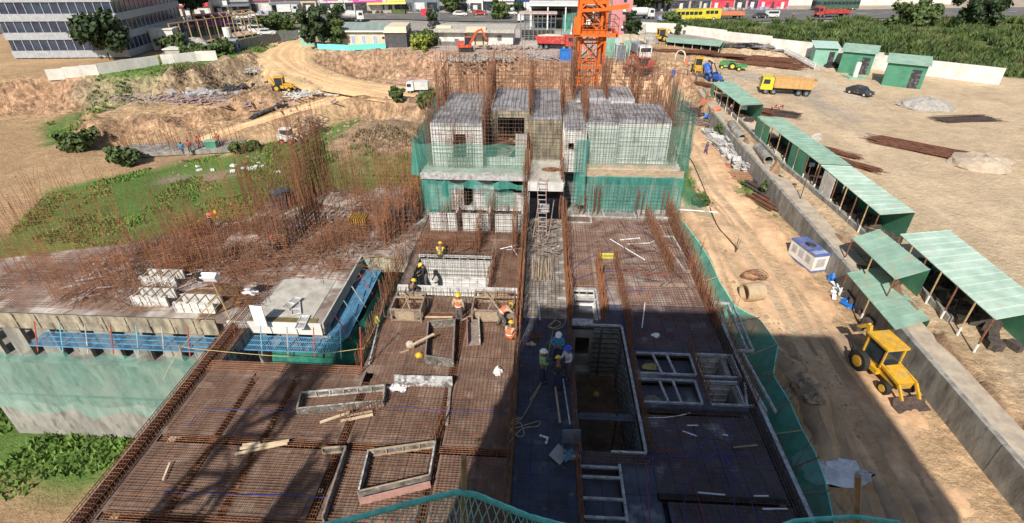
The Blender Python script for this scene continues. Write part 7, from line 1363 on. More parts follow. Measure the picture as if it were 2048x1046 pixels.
# pit foundations at the far left
t = empty('footing', T(380, 300), R(12), 'grey footing slab with bars and workers at the far left of the pit', 'footing'); MB().bx(-9, 7, -2, 2, .0, .5).build('slab', conc_d, t); mb = MB()
for _ in range(150): mb.vbar(random.uniform(-9, 7), random.uniform(-1.8, 1.8), .4, random.uniform(1, 3.2), .03, random.gauss(0, .1), 0)
mb.build('bars', rust, t)
for px, py, s_, m, lab in ((371, 318, 'walk', BLU, 'person in blue walking beside the footing in the pit'), (384, 312, 'stand', RD, 'person in red leftmost of three on the footing'), (403, 305, 'stand', RD, 'person in red in the middle of the footing'), (441, 298, 'work', RD, 'person in red by the green box on the footing')): person(T(px, py)+Vector((0, 0, .5)), R(20), s_, m, GRY, None, lab, None, 'people working in the pit')
t = empty('green_box', T(428, 303), R(10), 'green sheet box beside the footing in the pit', 'box'); MB().bx(-.7, .7, -.5, .5, 0, 1.5).build('body', green_sheet, t); MB().bx(-.78, .78, -.58, .58, 1.5, 1.58).build('lid', green_roof, t)
# yard people
for px, py, k, m, v, lab in ((1461, 228, 'walk', PNK, None, 'person in a pale pink shirt on the path by the upper shed'), (1452, 222, 'stand', DRK, None, 'person in dark clothes at the open side of the upper shed'), (1543, 226, 'bend', RD, OR, 'left worker in orange bending over the dark bar stock'), (1556, 226, 'bend', RD, OR, 'right worker in orange bending over the dark bar stock'), (1422, 104, 'stand', PNK, None, 'left man in pink by the long low shed'), (1430, 105, 'stand', PNK, None, 'right man in pink by the long low shed'), (1374, 150, 'stand', cloth('grey_shirt', (.3, .3, .33)), None, 'man in grey beside the yellow backhoe loader'), (1391, 164, 'stand', cloth('grey_shirt', (.3, .3, .33)), None, 'man in grey walking below the yellow backhoe loader')): person(T(px, py), R(random.uniform(0, 300)), k, m, GRY, None, lab, v)
# pipes, boards, coil, generator
def pipe(label, a, b, r, m=conc_d, z=0):
    A_, B_ = T(*a), T(*b); A_.z += r; B_.z += r; d = (B_-A_).normalized(); n = 20; mb = MB(); u = d.cross(Vector((0, 0, 1))).normalized(); v_ = u.cross(d); vs = []
    for c, rr in ((A_, r), (B_, r), (B_, r*.82), (A_, r*.82)):
        for k in range(n): t_ = 2*math.pi*k/n; vs.append(tuple(c-A_+u*math.cos(t_)*rr+v_*math.sin(t_)*rr))
    fs = [(i*n+k, ((i+1) % 4)*n+k, ((i+1) % 4)*n+(k+1) % n, i*n+(k+1) % n) for i in range(4) for k in range(n)]; mb.add(vs, fs); return mb.build('concrete_pipe', m, None, label, 'pipe', 'big concrete pipes', smooth=False, loc=A_)
pipe('concrete pipe, upper of the pair lying by the path', (1461, 256), (1473, 271), .55); pipe('concrete pipe, lower of the pair lying by the path', (1468, 266), (1482, 284), .55); pipe('single concrete pipe on the ledge below the pair', (1512, 306), (1535, 330), .55); pipe('sandy concrete pipe half buried beside the dirt road', (1484, 601), (1518, 598), .75, mat('sandy_pipe', (.5, .38, .25), (.4, .3, .2)))
def boards(label, px, py, L, w_, n, rz, m):
    c = T(px, py); t = empty('board_stack', c, rz, label, 'boards')
    for i in range(n): y = -w_/2+w_*i/(n-1); MB().box((random.gauss(0, .15), y, .12+.06*(i % 3)), (L*random.uniform(.85, 1), w_/n*.85, .08), random.gauss(0, .02)).build('board', m, t)
    return t
boards('upper stack of rusty brown scaffold boards on the dirt road verge', 1519, 378, 4.2, 2.4, 8, R(112), rust_d); boards('lower stack of rusty brown scaffold boards on the verge', 1533, 405, 4.6, 2.4, 10, R(112), pile_red); boards('stack of reddish boards below the aluminium panels', 1490, 353, 3.5, 2.2, 7, R(5), mat('reddish_boards', (.42, .22, .14), (.3, .16, .1)))
mb = MB()
for k in range(7): mb.tube([(math.cos(a)*(.7+.05*k)+.1*k, math.sin(a)*(.5+.04*k), .06+.05*k+.1*math.sin(a*2+k)) for a in np.linspace(0, 6.28, 20)], .03, 4)
mb.build('rebar_coil', rust_o, None, 'coil of rusty bar beside the dirt road above the sandy pipe', 'coil', loc=T(1496, 556))
g = empty('generator', T(1634, 546), R(14), 'white generator cabin with a blue roof beside the dirt road', 'generator', None, .84); rz = 0
BW = paint('generator_blue', (.12, .17, .42)); MB().bx(-.85, .85, 0, 3.8, .25, 1.95).build('cabin', white, g); MB().bx(-.9, .9, -.05, 3.85, 1.95, 2.12).build('roof', BW, g); MB().bx(-.87, .87, -.03, 3.83, .0, .25).build('skid', BW, g); MB().bx(-.35, .35, 1.6, 2.4, 2.12, 2.35).build('radiator_grille', P_K, g); MB().bx(-.75, .75, .25, .8, 2.12, 2.16).build('roof_hatch', P_LB, g)
for k in range(3): MB().bx(-.87, -.85, .5+k*1.1, 1.2+k*1.1, .8, 1.6).build('door', paint('door_grey', (.5, .5, .52)), g)
MB().bx(-.5, .5, -.02, 0, .6, 1.6).build('end_door', paint('door_grey', (.5, .5, .52)), g)
for px, py, d, lab in ((1678, 562, (.9, .8, .9), 'blue tarpaulin covering a heap behind the generator'), (1708, 610, (1.1, .7, .5), 'crumpled blue tarpaulin at the right edge near the loader')): MB().lump((0, 0, 0), d, 14, 8, .22, True, int(px)).build('tarpaulin', tarp_b, None, lab, 'tarpaulin', loc=T(px, py))
scrap('white sacks and scrap between the two blue tarpaulins', 1690, 588, 1.6, 1.4, 30, plastic_w, .2, .4, .8, 'debris_heap')
heap('cement_spill', 1650, 935, (1.5, 1.1, .14), mat('cement_white', (.75, .78, .85), (.5, .52, .55), scale=1.2), 'white cement spilt on the soil near the net', 'cement', 9, .12, .35); heap('cement_spill', 1700, 950, (1.1, .6, .12), mat('cement_white2', (.6, .62, .68), (.35, .33, .32), scale=1.5), 'patchy white cement at the lower right edge', 'cement', 10, .1, .4)
for _i, (px, py, r_) in enumerate(((1603, 770, .7), (1580, 790, .5), (1625, 800, .6), (1570, 845, .6))): heap('boulder', px, py, (r_, r_*.8, r_*.7), mat('boulder%d' % _i, (.34, .28, .21), (.22, .18, .14), bump=.4), ('large boulder on the shaded soil near the net', 'smaller boulder between the net and the large boulder', 'flat boulder right of the large boulder', 'lowest boulder at the foot of the soil mound')[_i], 'boulder', 20+_i)
# stacks of aluminium panels beside the dirt road: each stack a thing of panels
SG = 'stacks of silver formwork panels beside the dirt road'; k = 0
rowN = ('topmost', 'second', 'third', 'fourth', 'fifth', 'lowest'); colN = ('left', 'middle', 'right')
for r_ in range(6):
    for c_ in range(3):
        if (r_, c_) in ((0, 2),): continue
        px = 1412+r_*12+c_*17; py = 270+r_*13+c_*4; t = empty('panel_stack', T(px, py), R(random.uniform(-20, 25)), 'silver formwork panel stack, %s one in the %s row from the top' % (colN[c_], rowN[r_]), 'panel stack', SG, 1.2)
        for q in range(random.randint(5, 9)):
            a = random.gauss(0, .12); z = .05+.11*q; cx_, cy_ = random.gauss(0, .08), random.gauss(0, .08); mb = MB(); mb.box((cx_, cy_, z), (.75, 1.5, .03), a)
            for s_ in (-.35, .0, .35): mb.box((cx_+s_*math.cos(a), cy_+s_*math.sin(a), z+.05), (.04, 1.48, .06), a)
            for s_ in (-.7, -.25, .25, .7): mb.box((cx_-s_*math.sin(a), cy_+s_*math.cos(a), z+.049), (.7, .04, .05), a)
            mb.build('panel', alu_l if q % 2 else alu, t)
MB().box((0, 0, .1), (.5, .3, .15)).build('red_bundle', P_R, None, 'small red bundle beside the silver panels on the road', 'bundle', loc=T(1455, 332))
t = empty('light_pole', T(1591, 428), 0, 'thin dark light pole standing on the low wall before the sheds', 'pole'); MB().tube([(0, 0, 0), (0, 0, 5.4)], .05, 6).build('pole', rust_d, t); MB().box((0, -.15, 5.35), (.5, .15, .35)).build('lamp', P_K, t)
p = T(1595, 300); t = empty('satellite_dish', T(1630, 285), 0, 'round dish leaning behind the long shed', 'dish'); MB().tube([(0, 0, .5), (0, .12, .55)], .75, 16).build('dish', alu, t)
for px, py, lab in ((1380, 306, 'rusty post on the verge left of the walking person'), (1470, 505, 'tied bars lying over the sandy verge')): mb = MB(); [mb.vbar(random.gauss(0, .06), random.gauss(0, .06), 0, 1.5, .03, random.gauss(0, .1), random.gauss(0, .1)) for _ in range(3)]; mb.build('post', rust_d, None, lab, 'post', loc=T(px, py))
rope([T(a, b)+Vector((0, 0, .12)) for a, b in ((1350, 312), (1378, 318), (1395, 350), (1412, 390), (1420, 420), (1435, 455), (1455, 480), (1475, 502))], 'black cable trailing along the edge of the dirt road', .05, m=black)
tr = empty('blue_cube', T(1131, 120), R(2), 'bright blue tarpaulin covered cube on the upper ground', 'crate'); MB().bx(-1.2, 1.2, -.8, .8, 0, 1.9).build('cover', tarp_b, tr); MB().bx(-1.25, 1.25, -.85, .85, 1.9, 1.96).build('top_fold', tarp_b, tr)
# ------------------------------------------------------------------ TREES
def tree(label, px, py, h, cr_, m=leaf, n=2600, ls=.32, kind='tree', tr=.16, low=.25, seed=1, group='trees round the site', name='tree', loc=None):
    rr = np.random.default_rng(seed); t = empty(name, loc or T(px, py), 0, label, kind, group); rd = random.Random(seed)
    mb = MB(); top = Vector((rd.gauss(0, .2), rd.gauss(0, .2), h*.62)); mb.tube([(0, 0, -.3), (top.x*.4, top.y*.4, h*.3), tuple(top)], tr, 7, r2=tr*.5); tips = []
    for i in range(7):
        a = i*.9+rd.random(); z0 = h*rd.uniform(.25, .55); e = Vector((math.cos(a)*cr_*.65, math.sin(a)*cr_*.65, z0+h*rd.uniform(.1, .3))); mb.tube([(top.x*z0/h, top.y*z0/h, z0), tuple(e)], tr*.45, 5, r2=tr*.12); tips.append(e)
    mb.build('trunk', bark, t)
    C = [Vector((rd.gauss(0, cr_*.42), rd.gauss(0, cr_*.42), h*rd.uniform(low+.12, .93))) for _ in range(20)]+tips; C = np.array([tuple(c) for c in C]); k = rr.integers(0, len(C), n); R0 = cr_*.36
    d = rr.normal(0, 1, (n, 3)); d /= np.linalg.norm(d, axis=1)[:, None]; P = C[k]+d*(R0*rr.uniform(.45, 1.05, n)[:, None])*np.array([1, 1, .8]); P[:, 2] = np.maximum(P[:, 2], h*low*.6)
    u = rr.normal(0, 1, (n, 3)); u /= np.linalg.norm(u, axis=1)[:, None]; v_ = np.cross(u, d); v_ /= (np.linalg.norm(v_, axis=1)[:, None]+1e-6); s_ = (ls*rr.uniform(.5, 1.3, n))[:, None]
    VV = np.stack([P-u*s_-v_*s_*.6, P+u*s_-v_*s_*.6, P+u*s_*.8+v_*s_*.7, P-u*s_*.8+v_*s_*.7], 1).reshape(-1, 3)
    me = bpy.data.meshes.new('crown'); me.from_pydata(VV.tolist(), [], np.arange(4*n).reshape(-1, 4).tolist()); me.materials.append(m); o = bpy.data.objects.new('crown', me); COL.objects.link(o); o.parent = t; return t
tree('big dark tree beside the office building at the upper left', 392, 62, 15, 5.0, leaf_d, 5200, .42, seed=2); tree('dark tree left of the cream building', 632, 96, 8, 2.9, leaf_d, 4200, .34, seed=3, low=.1); tree('lighter bushy tree between the dark tree and the cream building', 672, 94, 5.5, 2.4, leaf, 2600, .28, seed=4, low=.05)
for i, (px, py, h, c, m, lab) in enumerate(((530, 62, 3.6, 2.0, leaf, 'round green tree beyond the bamboo frame, leftmost of a row'), (556, 60, 4, 2.2, leaf, 'round green tree beyond the bamboo frame, second of a row'), (582, 60, 3.4, 1.9, leaf, 'small round tree beyond the grey sheet fence'), (676, 46, 5, 2.2, leaf_d, 'dark tree at the road behind the cream building'), (905, 25, 8, 5, leaf, 'green tree between the road and the shops, in the middle'), (1000, 40, 6, 3, leaf, 'round green tree before the blue glass building'), (1036, 28, 3.5, 1.8, leaf_d, 'small dark tree beside the pink sign'),
      (1262, 82, 6.5, 2.2, leaf_d, 'dark slender tree at the foot of the pink tower'), (1285, 25, 9, 6, leaf, 'wide green tree behind the pink tower'), (766, 82, 3, 1.0, leaf, 'young tree in front of the cream building'), (865, 50, 4, 1.6, leaf_d, 'dark tree at the corner of the red shop sign'), (840, 98, 2.6, 2.2, leaf_y, 'yellow green bush on the slope beside the parked cars'), (855, 92, 3.2, 2.4, leaf, 'green bush above the yellow green bush'), (795, 205, 2.4, 1.2, leaf, 'small plant at the rubble by the end of the haul road'),
      (855, 212, 2.0, 1.5, leaf, 'green bush at the left end of the tower net'), (1340, 52, 3.4, 2.6, leaf, 'roundish bush at the left end of the scrub'), (1355, 70, 2.6, .9, leaf, 'narrow shrub in the gap of the white wall'), (1603, 105, 3.5, 1.3, leaf, 'leafy shrub growing against the white wall'), (505, 300, 1.3, 1.0, leaf, 'bush at the edge of the grass below the skid steer loader'), (475, 305, 1.3, 1.0, leaf, 'darker bush at the edge of the grass left of the skid steer loader'),
      (385, 115, 2.8, 2, leaf, 'bush covering the white wall at the upper left'), (415, 118, 2.4, 1.6, leaf, 'bush beside the white wall pieces at the upper left'), (455, 108, 3, 2.2, leaf, 'bush next to the blue container'), (350, 100, 3, 2.4, leaf, 'bush at the left edge above the white wall'), (1545, 385, 1.6, 1.0, leaf, 'weedy bush by the scaffold boards at the concrete wall'), (1440, 272, 1.3, .9, leaf, 'weedy bush beside the pair of concrete pipes'), (1400, 410, .9, .9, leaf, 'low weeds on the soil beside the net'), (220, 120, 9, 5, leaf_d, 'dark tree beyond the left edge of the photo'), (120, 105, 8, 5, leaf, 'green tree beyond the left edge of the photo'), (1830, 60, 7, 5, leaf, 'green tree beyond the right edge of the photo'), (1950, 55, 8, 5, leaf_d, 'dark tree beyond the right edge of the photo'), (250, 330, 2, 1.8, leaf, 'bush beyond the left edge on the grass'), (160, 300, 2.4, 2.2, leaf, 'second bush beyond the left edge on the grass'))):
    tree(lab, px, py, h, c, m, int(500+c*430), .2+.04*c, seed=20+i, low=.05, tr=.08+.01*h, kind='bush' if 'bush' in lab or 'shrub' in lab or 'plant' in lab or 'weeds' in lab else 'tree', name='bush' if h < 4 else 'tree', group='bushes round the site' if h < 4 else 'trees round the site')
# ------------------------------------------------------------------ BUILDINGS ON THE UPPER GROUND
wallc = mat('cream_wall', (.66, .58, .43), (.55, .47, .35), rough=.9, scale=.8); roofg = mat('grey_green_roof', (.30, .36, .32), (.22, .27, .25), rough=.6, scale=.5, stretch=(3, .5, 1)); dgrey = mat('dark_corrugated', (.11, .11, .12), (.07, .07, .08), rough=.6, joint=(.5, 9, .05, ((.5, .5, .5), True), 'xyz')); ww = mat('worn_white_wall', (.68, .67, .64), (.42, .40, .37), rough=.9, scale=.7, lo=.32, hi=.55)
def bld(name, label, loc, rz, cat='building', group=None): return empty(name, loc, rz, label, cat, group)
b = bld('cream_building', 'cream single storey building with a long grey green roof', T(738, 93), R(3)); MB().bx(-6.6, 6.6, 0, 5.5, -.5, 3.1).build('wall', wallc, b); mb = MB(); mb.add([(-7.6, -.5, 3.05), (7.4, -.5, 3.05), (6.5, 6.5, 3.9), (-6.9, 6.5, 3.9), (-7.6, -.5, 3.3), (7.4, -.5, 3.3), (6.5, 6.5, 4.1), (-6.9, 6.5, 4.1)], [(3, 2, 1, 0), (4, 5, 6, 7), (0, 1, 5, 4), (1, 2, 6, 5), (2, 3, 7, 6), (3, 0, 4, 7)]); mb.build('roof', roofg, b); MB().bx(-7.6, 7.4, -.62, -.5, 3.0, 3.32).build('gutter', white, b)
for x in (-3.2, -.9, 1.6): f = MB().bx(x-.5, x+.5, -.05, 0.0, .5, 2.3).build('window', white, b); MB().bx(x-.4, x-.03, -.06, -.05, .6, 2.2).bx(x+.03, x+.4, -.06, -.05, .6, 2.2).build('pane', P_LB, f)
for x in (-4.8, 3.4): MB().bx(x-.25, x+.25, -.1, 0, 1.6, 2.0).build('vent', P_K, b)
b = bld('grey_container', 'dark grey corrugated building with a sloping cream fascia', T(792, 95), R(3)); MB().bx(-2.2, 2.5, 0, 7, -.3, 3.0).build('wall', dgrey, b); MB().add([(-2.4, -.3, 3.0), (2.7, -.3, 3.0), (2.5, 7, 3.3), (-2.2, 7, 3.3), (-2.0, .2, 4.1), (2.5, .2, 4.1), (2.3, 7, 4.2), (-1.8, 7, 4.2)], [(0, 1, 5, 4), (1, 2, 6, 5), (2, 3, 7, 6), (3, 0, 4, 7), (4, 5, 6, 7)]).build('fascia', wallc, b)
b = bld('half_demolished_building', 'half demolished white building with a flat grey roof slab', T(950, 92), R(-1)); w0 = -8.4; mb = MB(); mb.bx(w0, -2.2, .4, .6, 0, 2.9); mb.bx(w0-.01, w0+.2, .6, 8, 0, 2.9); mb.bx(3.0, 8.4, .4, .6, 0, 2.9); mb.bx(8.2, 8.41, .6, 8, 0, 2.9); mb.bx(w0+.2, 8.2, 7.8, 8, 0, 3); mb.build('wall', ww, b)
mb = MB(); mb.bx(w0-.5, 8.8, -.3, 8.3, 3.2, 3.45); mb.bx(w0-.5, 8.8, -.8, -.3, 2.8, 3.45); mb.build('roof_slab', conc, b); MB().bx(w0-.2, w0+3.2, .6, 1.5, 3.46, 4.0).bx(-1.6, 2.6, -.9, .4, 2.9, 4.0).build('parapet', wallc, b)
MB().bx(-2.2, 3.0, 1.5, 1.6, 0, 3.1).build('inner_wall', wallc, b); mb = MB(); [mb.bx(x, x+.12, .8+random.random(), 1.4+random.random(), 0, random.uniform(1, 2.9)) for x in (-1.8, -1.0, -.2, .9, 1.6, 2.6)]; mb.build('broken_wall', P_K, b); MB().bx(-4.6, -3.6, .36, .4, .0, 1.4).bx(5.0, 5.9, .36, .4, 1.1, 2.2).bx(w0+.5, w0+4.6, .34, .38, .0, .8).build('opening', mat('opening_dark', (.2, .2, .21)), b)
b = bld('open_shelter', 'bare dark frame with white beams between the white building and the red lorry', T(1075, 82), 0); mb = MB()
for x in np.arange(-4, 4.1, 1.0):
    for y in (0, 3): mb.bx(x-.06, x+.06, y-.06, y+.06, 0, 5.6)
for z in (1.2, 2.4, 4.0, 5.5): mb.bar((-4, 0, z), (4, 0, z), .1); mb.bar((-4, 3, z), (4, 3, z), .1)
mb.build('frame', gm_, b); MB().bx(-4.3, 4.3, -.3, 3.3, 5.7, 5.95).build('roof_edge', mat('reddish_white', (.6, .45, .42)), b); MB().bx(-3.8, 3.8, 1.4, 1.7, .5, 2.2).build('cluttered_shelf', BR, b)
b = bld('canopy_hall', 'wide open hall with a long white canopy roof behind the crane', T(1110, 62), R(-1)); MB().bx(-7, 10, -1, 9, 5.9, 6.25).build('roof', white, b); mb = MB(); [mb.bx(x-.15, x+.15, y-.15, y+.15, 0, 5.9) for x in (-6.5, -2, 2.5, 7, 9.5) for y in (-.5, 8)]; mb.build('column', white, b); MB().bx(-6.5, 9.5, 8.3, 8.5, 0, 5.9).build('back_wall', mat('grey_green_wall', (.25, .3, .27), (.15, .18, .17)), b); MB().bx(-6, 4, 1, 7, 2.6, 2.9).bx(-6, 4, 1, 7, 4.2, 4.4).build('inner_deck', BR, b)
b = bld('scaffold_screen', 'green sheeted scaffold to the left of the crane mast', T(1140, 88), 0); MB().add([(-2, 0, 0), (1.6, 0, 0), (1.4, .4, 6.5), (-1.8, .4, 6)], [(0, 1, 2, 3)]).build('green_sheet', net_g, b); mb = MB(); [mb.vbar(x, .3, 0, 6.6, .06) for x in (-2, -1, 0, 1, 1.7)]; mb.build('pole', rust_d, b); MB().add([(-.3, -.3, 0), (1.0, -.3, 0), (.2, 0, 4.5)], [(0, 1, 2)]).build('pale_sheet', white, b)
pink = mat('pink_tower_paint', (.56, .24, .26), (.45, .19, .21), rough=.8, scale=1); b = bld('pink_tower', 'slim pink rendered tower with small windows right of the crane', T(1238, 80), R(-4)); MB().bx(-2.3, 2.3, 0, 4, -.5, 16).build('wall', pink, b)
for z in (2, 5.5, 8.0, 10.3, 13): f = MB().bx(.2, .9, -.06, 0, z, z+1.1).build('window', glassd, b); MB().bx(.25, .85, -.08, -.061, z+.55, z+1.05).build('blind', white, f)
MB().bx(-3.6, -2.35, .5, 3.5, 0, 2.6).build('annex', gm_, b)
# row of sheeted lockers and containers right of the crane
for i, (px, py, h, w_, m, lab) in enumerate(((1205, 108, 3.6, 1.2, P_K, 'leaning dark formwork panel at the right foot of the crane'), (1219, 116, 3.6, 1.7, gs2, 'pale green sheet bay next to the crane'), (1229, 112, 3.2, 1.5, mat('pale_blue_sheet', (.5, .65, .65), (.3, .45, .45)), 'pale blue sheet bay right of the crane'), (1241, 122, 2.6, 1.6, gm_, 'brown and grey locker in front of the green sheets'), (1252, 120, 3.4, 1.2, gs2, 'narrow green sheet bay beside the white dump truck'))):
    t = empty('sheet_bay', T(px, py), R((i*37) % 20-10), lab, 'panel', 'sheets and lockers beside the crane'); MB().bx(-w_/2, w_/2, 0, .9, 0, h).build('sheet', m, t); MB().bx(-w_/2-.06, -w_/2, -.05, .95, 0, h+.2).bx(w_/2, w_/2+.06, -.05, .95, 0, h+.2).build('frame', alu, t)
# green strip and grey fences
def fence(label, pts, h, m, th=.12, name='fence', dz=0, post=None, group='fences round the site'):
    A = [T(*p) for p in pts]; c = A[0]; t = empty(name, c, 0, label, name.replace('_', ' '), group); mb = MB(); n = 0
    for a, b in zip(A[:-1], A[1:]):
        d = b-a; d.z = 0; L = d.length; rz = math.atan2(d.y, d.x); k = max(1, int(L/2.5))
        for i in range(k): e = a.lerp(b, (i+.5)/k)-c; mb.box((e.x, e.y, e.z+h/2+dz+.04*(i % 2)), (L/k-.03, th, h), rz)
    mb.build('panel', m, t)
    if post:
        mb = MB()
        for a, b in zip(A[:-1], A[1:]):
            k = max(1, int((b-a).length/2.5))
            for i in range(k+1): e = a.lerp(b, i/k)-c; mb.bx(e.x-.06, e.x+.06, e.y-.14, e.y-.05, e.z, e.z+h+.15)
        mb.build('post', post, t)
    return t
fence('low turquoise net fence along the crest before the cream building', [(636, 99), (700, 101), (772, 97)], 1.1, net_r, .1); fence('grey sheet fence from the bamboo frame to the haul road', [(598, 77), (560, 84), (520, 92), (470, 103)], 1.9, mat('grey_sheet_fence', (.27, .3, .3), (.18, .2, .2), joint=(.4, 9, .05, ((.6, .6, .6), True), 'xyz')), .1)
fence('broken white wall at the upper left behind the bushes', [(326, 130), (352, 128), (395, 124), (436, 120)], 1.8, concw, .2, 'wall'); fence('grey boundary wall below the bamboo frame', [(400, 110), (430, 106), (455, 102)], 1.8, conc_d, .2, 'wall'); fence('white boundary wall left of the pink tower', [(1262, 70), (1290, 66)], 2.0, concw, .2, 'wall')
fence('broken white wall beyond the left edge', [(100, 165), (200, 150), (320, 131)], 1.8, concw, .2, 'wall')
b = bld('blue_container', 'small dark blue container beside the grey wall at the upper left', T(462, 108), R(15), 'container'); MB().bx(-1.5, 1.5, 0, 2.4, 0, 2.5).build('body', paint('container_blue', (.05, .16, .33)), b); MB().bx(-1.55, 1.55, -.05, 2.45, 2.5, 2.6).build('roof', alu_l, b)
b = bld('low_concrete_roof', 'low pale concrete roof in front of the bamboo frame', T(378, 112), R(8)); MB().bx(-4.5, 4.5, 0, 3, 0, 1.2).build('wall', conc, b); MB().bx(-4.8, 4.8, -.2, 3.2, 1.2, 1.4).build('roof', concw, b)
b = bld('grey_hut', 'small grey rendered hut at the left edge of the photo', T(334, 100), R(10)); MB().bx(-2.6, 2.2, 0, 3, -.3, 4).build('wall', ww, b); MB().bx(-2.8, 2.4, -.2, 3.2, 4, 4.2).build('roof', concw, b); MB().bx(.4, 1.0, -.05, 0, 2, 2.6).build('window', glassd, b)
b = bld('green_cabin', 'pale green site cabin at the top of the haul road', T(603, 92), R(-70), 'cabin'); MB().bx(-1.3, 1.3, 0, 3.2, 0, 2.9).build('wall', paint('cabin_green', (.35, .6, .5)), b); MB().bx(-1.4, 1.4, -.1, 3.3, 2.9, 3.0).build('roof', white, b)
# bamboo frame yard with its sandy floor
c = T(440, 98); t = empty('post_yard', c, 0, 'open bamboo and steel post frame over a sandy plot at the upper left', 'frame'); A0, A1 = T(352, 98)-c, T(520, 70)-c; B0, B1 = T(348, 84)-c, T(508, 62)-c; mb = MB(); mr_ = MB()
for (a, b_) in ((A0, A1), (B0, B1)):
    for i in range(11): e = a.lerp(b_, i/10); mb.tube([(e.x, e.y, e.z-.2), (e.x, e.y, e.z+5)], .13, 5)
    mr_.bar(a+Vector((0, 0, 5)), b_+Vector((0, 0, 5)), .2)
for i in range(11): mr_.bar(A0.lerp(A1, i/10)+Vector((0, 0, 5)), B0.lerp(B1, i/10)+Vector((0, 0, 5)), .16)
mb.build('post', bamboo, t); mr_.build('rail', bamboo, t); mb = MB(); U = Vector((0, 0, .35)); mb.quad(A0+U, A1+U, B1+U, B0+U); mb.build('sandy_floor', mat('plot_sand', (.55, .40, .3), (.42, .3, .24)), t)
heap('grey_tarp_heap', 395, 94, (3, 2, 2.0), gravel, 'grey heap on the sandy plot inside the bamboo frame', seed=12, j=.1); t = empty('water_tank', T(463, 98), 0, 'white water tank standing above the blue container', 'tank'); MB().tube([(0, 0, 2.4), (0, 0, 3.9), (0, 0, 4.3)], .8, 12).build('tank', white, t); MB().bx(-.6, .6, -.6, .6, 0, 2.4).build('stand', gm_, t)
# office tower at the upper left
OC = T(262, 116); OD = T(350, 86)-OC; OA = math.atan2(OD.y, OD.x)-math.pi/2
b = bld('office_building', 'office building with dark glass bands and grey spandrels at the upper left corner', Vector((OC.x, OC.y, OC.z)), OA); og = mat('office_spandrel', (.40, .42, .45), (.30, .32, .35), rough=.6); gl = mat('office_glass', (.04, .065, .11), (.02, .03, .06), rough=.12, spec=.8, scale=.4)
mb = MB(); mb.bx(-22, 0, 0, 24, -.5, 22); mb.build('glass_wall', gl, b); mb = MB()
for k in range(7): mb.bx(-22.2, .2, -.25, 24.2, .2+3.3*k, 1.5+3.3*k)
mb.build('spandrel', og, b); mb = MB(); [mb.bx(x-.06, x+.06, -.12, 0, 0, 22) for x in np.arange(-21, 0, 1.6)]; [mb.bx(0, .12, y-.06, y+.06, 0, 22) for y in np.arange(1, 24, 1.6)]; mb.build('mullion', og, b)
# ------------------------------------------------------------------ STREET: shops, signs and traffic
def shop(label, px, py, w_, h, m, sign, rz, d=8, sh=None, awn=None, sy=3.0, ssh=1.3, glassb=False):
    py += 9 if px > 650 else 4; c = at(px, py, RZ); t = empty('shop', c, rz, label, 'shop', 'shops along the road'); MB().bx(-w_/2, w_/2, 0, d, -.3, h).build('wall', m, t); MB().bx(-w_/2-.1, w_/2+.1, -.1, d, h, h+.3).build('roof', conc, t)
    n = max(2, int(w_/3.2))
    for i in range(n):
        x = -w_/2+w_*(i+.5)/n; f = MB().bx(x-w_/n*.4, x+w_/n*.4, -.06, 0, 0, 2.6).build('shutter', (P_K, alu, glassd)[(i+int(px)) % 3] if sh is None else sh, t); MB().bx(x-w_/n*.2, x+w_/n*.1, -.08, -.06, 0, 2.0).build('door', (P_K, P_W)[i % 2], f)
        if h > 6: MB().bx(x-w_/n*.32, x+w_/n*.32, -.05, 0, 5.0, 6.4).build('window', glassd, t)
    if sign:
        for i, sm in enumerate(sign): x0, x1 = -w_/2+w_*i/len(sign)+.1, -w_/2+w_*(i+1)/len(sign)-.1; s_ = MB().bx(x0, x1, -.5, -.3, sy, sy+ssh).build('sign_board', sm, t); MB().bx(x0+(x1-x0)*.2, x1-(x1-x0)*.2, -.53, -.501, sy+ssh*.38, sy+ssh*.62).build('sign_band', white if sm is not P_W else P_PK, s_)
    if awn: MB().add([(-w_/2, -.1, 2.9), (w_/2, -.1, 2.9), (w_/2, -2.2, 2.4), (-w_/2, -2.2, 2.4), (-w_/2, -.1, 2.98), (w_/2, -.1, 2.98), (w_/2, -2.2, 2.48), (-w_/2, -2.2, 2.48)], [(0, 1, 2, 3), (7, 6, 5, 4), (0, 3, 7, 4), (1, 5, 6, 2), (2, 6, 7, 3)]).build('awning', awn, t)
    mb = MB()
    for _ in range(int(w_*1.2)): x, y = random.uniform(-w_/2, w_/2), random.uniform(-3.5, -1); s_ = random.uniform(.3, .8); mb.box((x, y, s_*.5), (s_*random.uniform(.6, 1.6), s_, s_), random.random()*3)
    c_ = mb.build('pavement_goods', random.choice((BR, gm_, ply, P_LB)), t); c_['kind'] = 'stuff'; return t
S_PK, S_MG, S_RD, S_BL, S_YL, S_WH, S_GR, S_PU = paint('sign_pink', (.75, .1, .35)), paint('sign_magenta', (.8, .08, .45)), paint('sign_red', (.7, .05, .1)), paint('sign_bright_blue', (.03, .28, .75)), paint('sign_yellow', (.8, .7, .2)), P_W, paint('sign_green', (.1, .4, .15)), paint('sign_purple', (.35, .08, .3))
shw = mat('shop_wall', (.52, .48, .43), (.38, .35, .31), scale=.4); shw2 = mat('shop_wall_cream', (.62, .56, .45), (.5, .44, .35), scale=.4); sg_ = mat('shop_wall_grey', (.42, .42, .42), (.3, .3, .3), scale=.4)
LR = R(18)
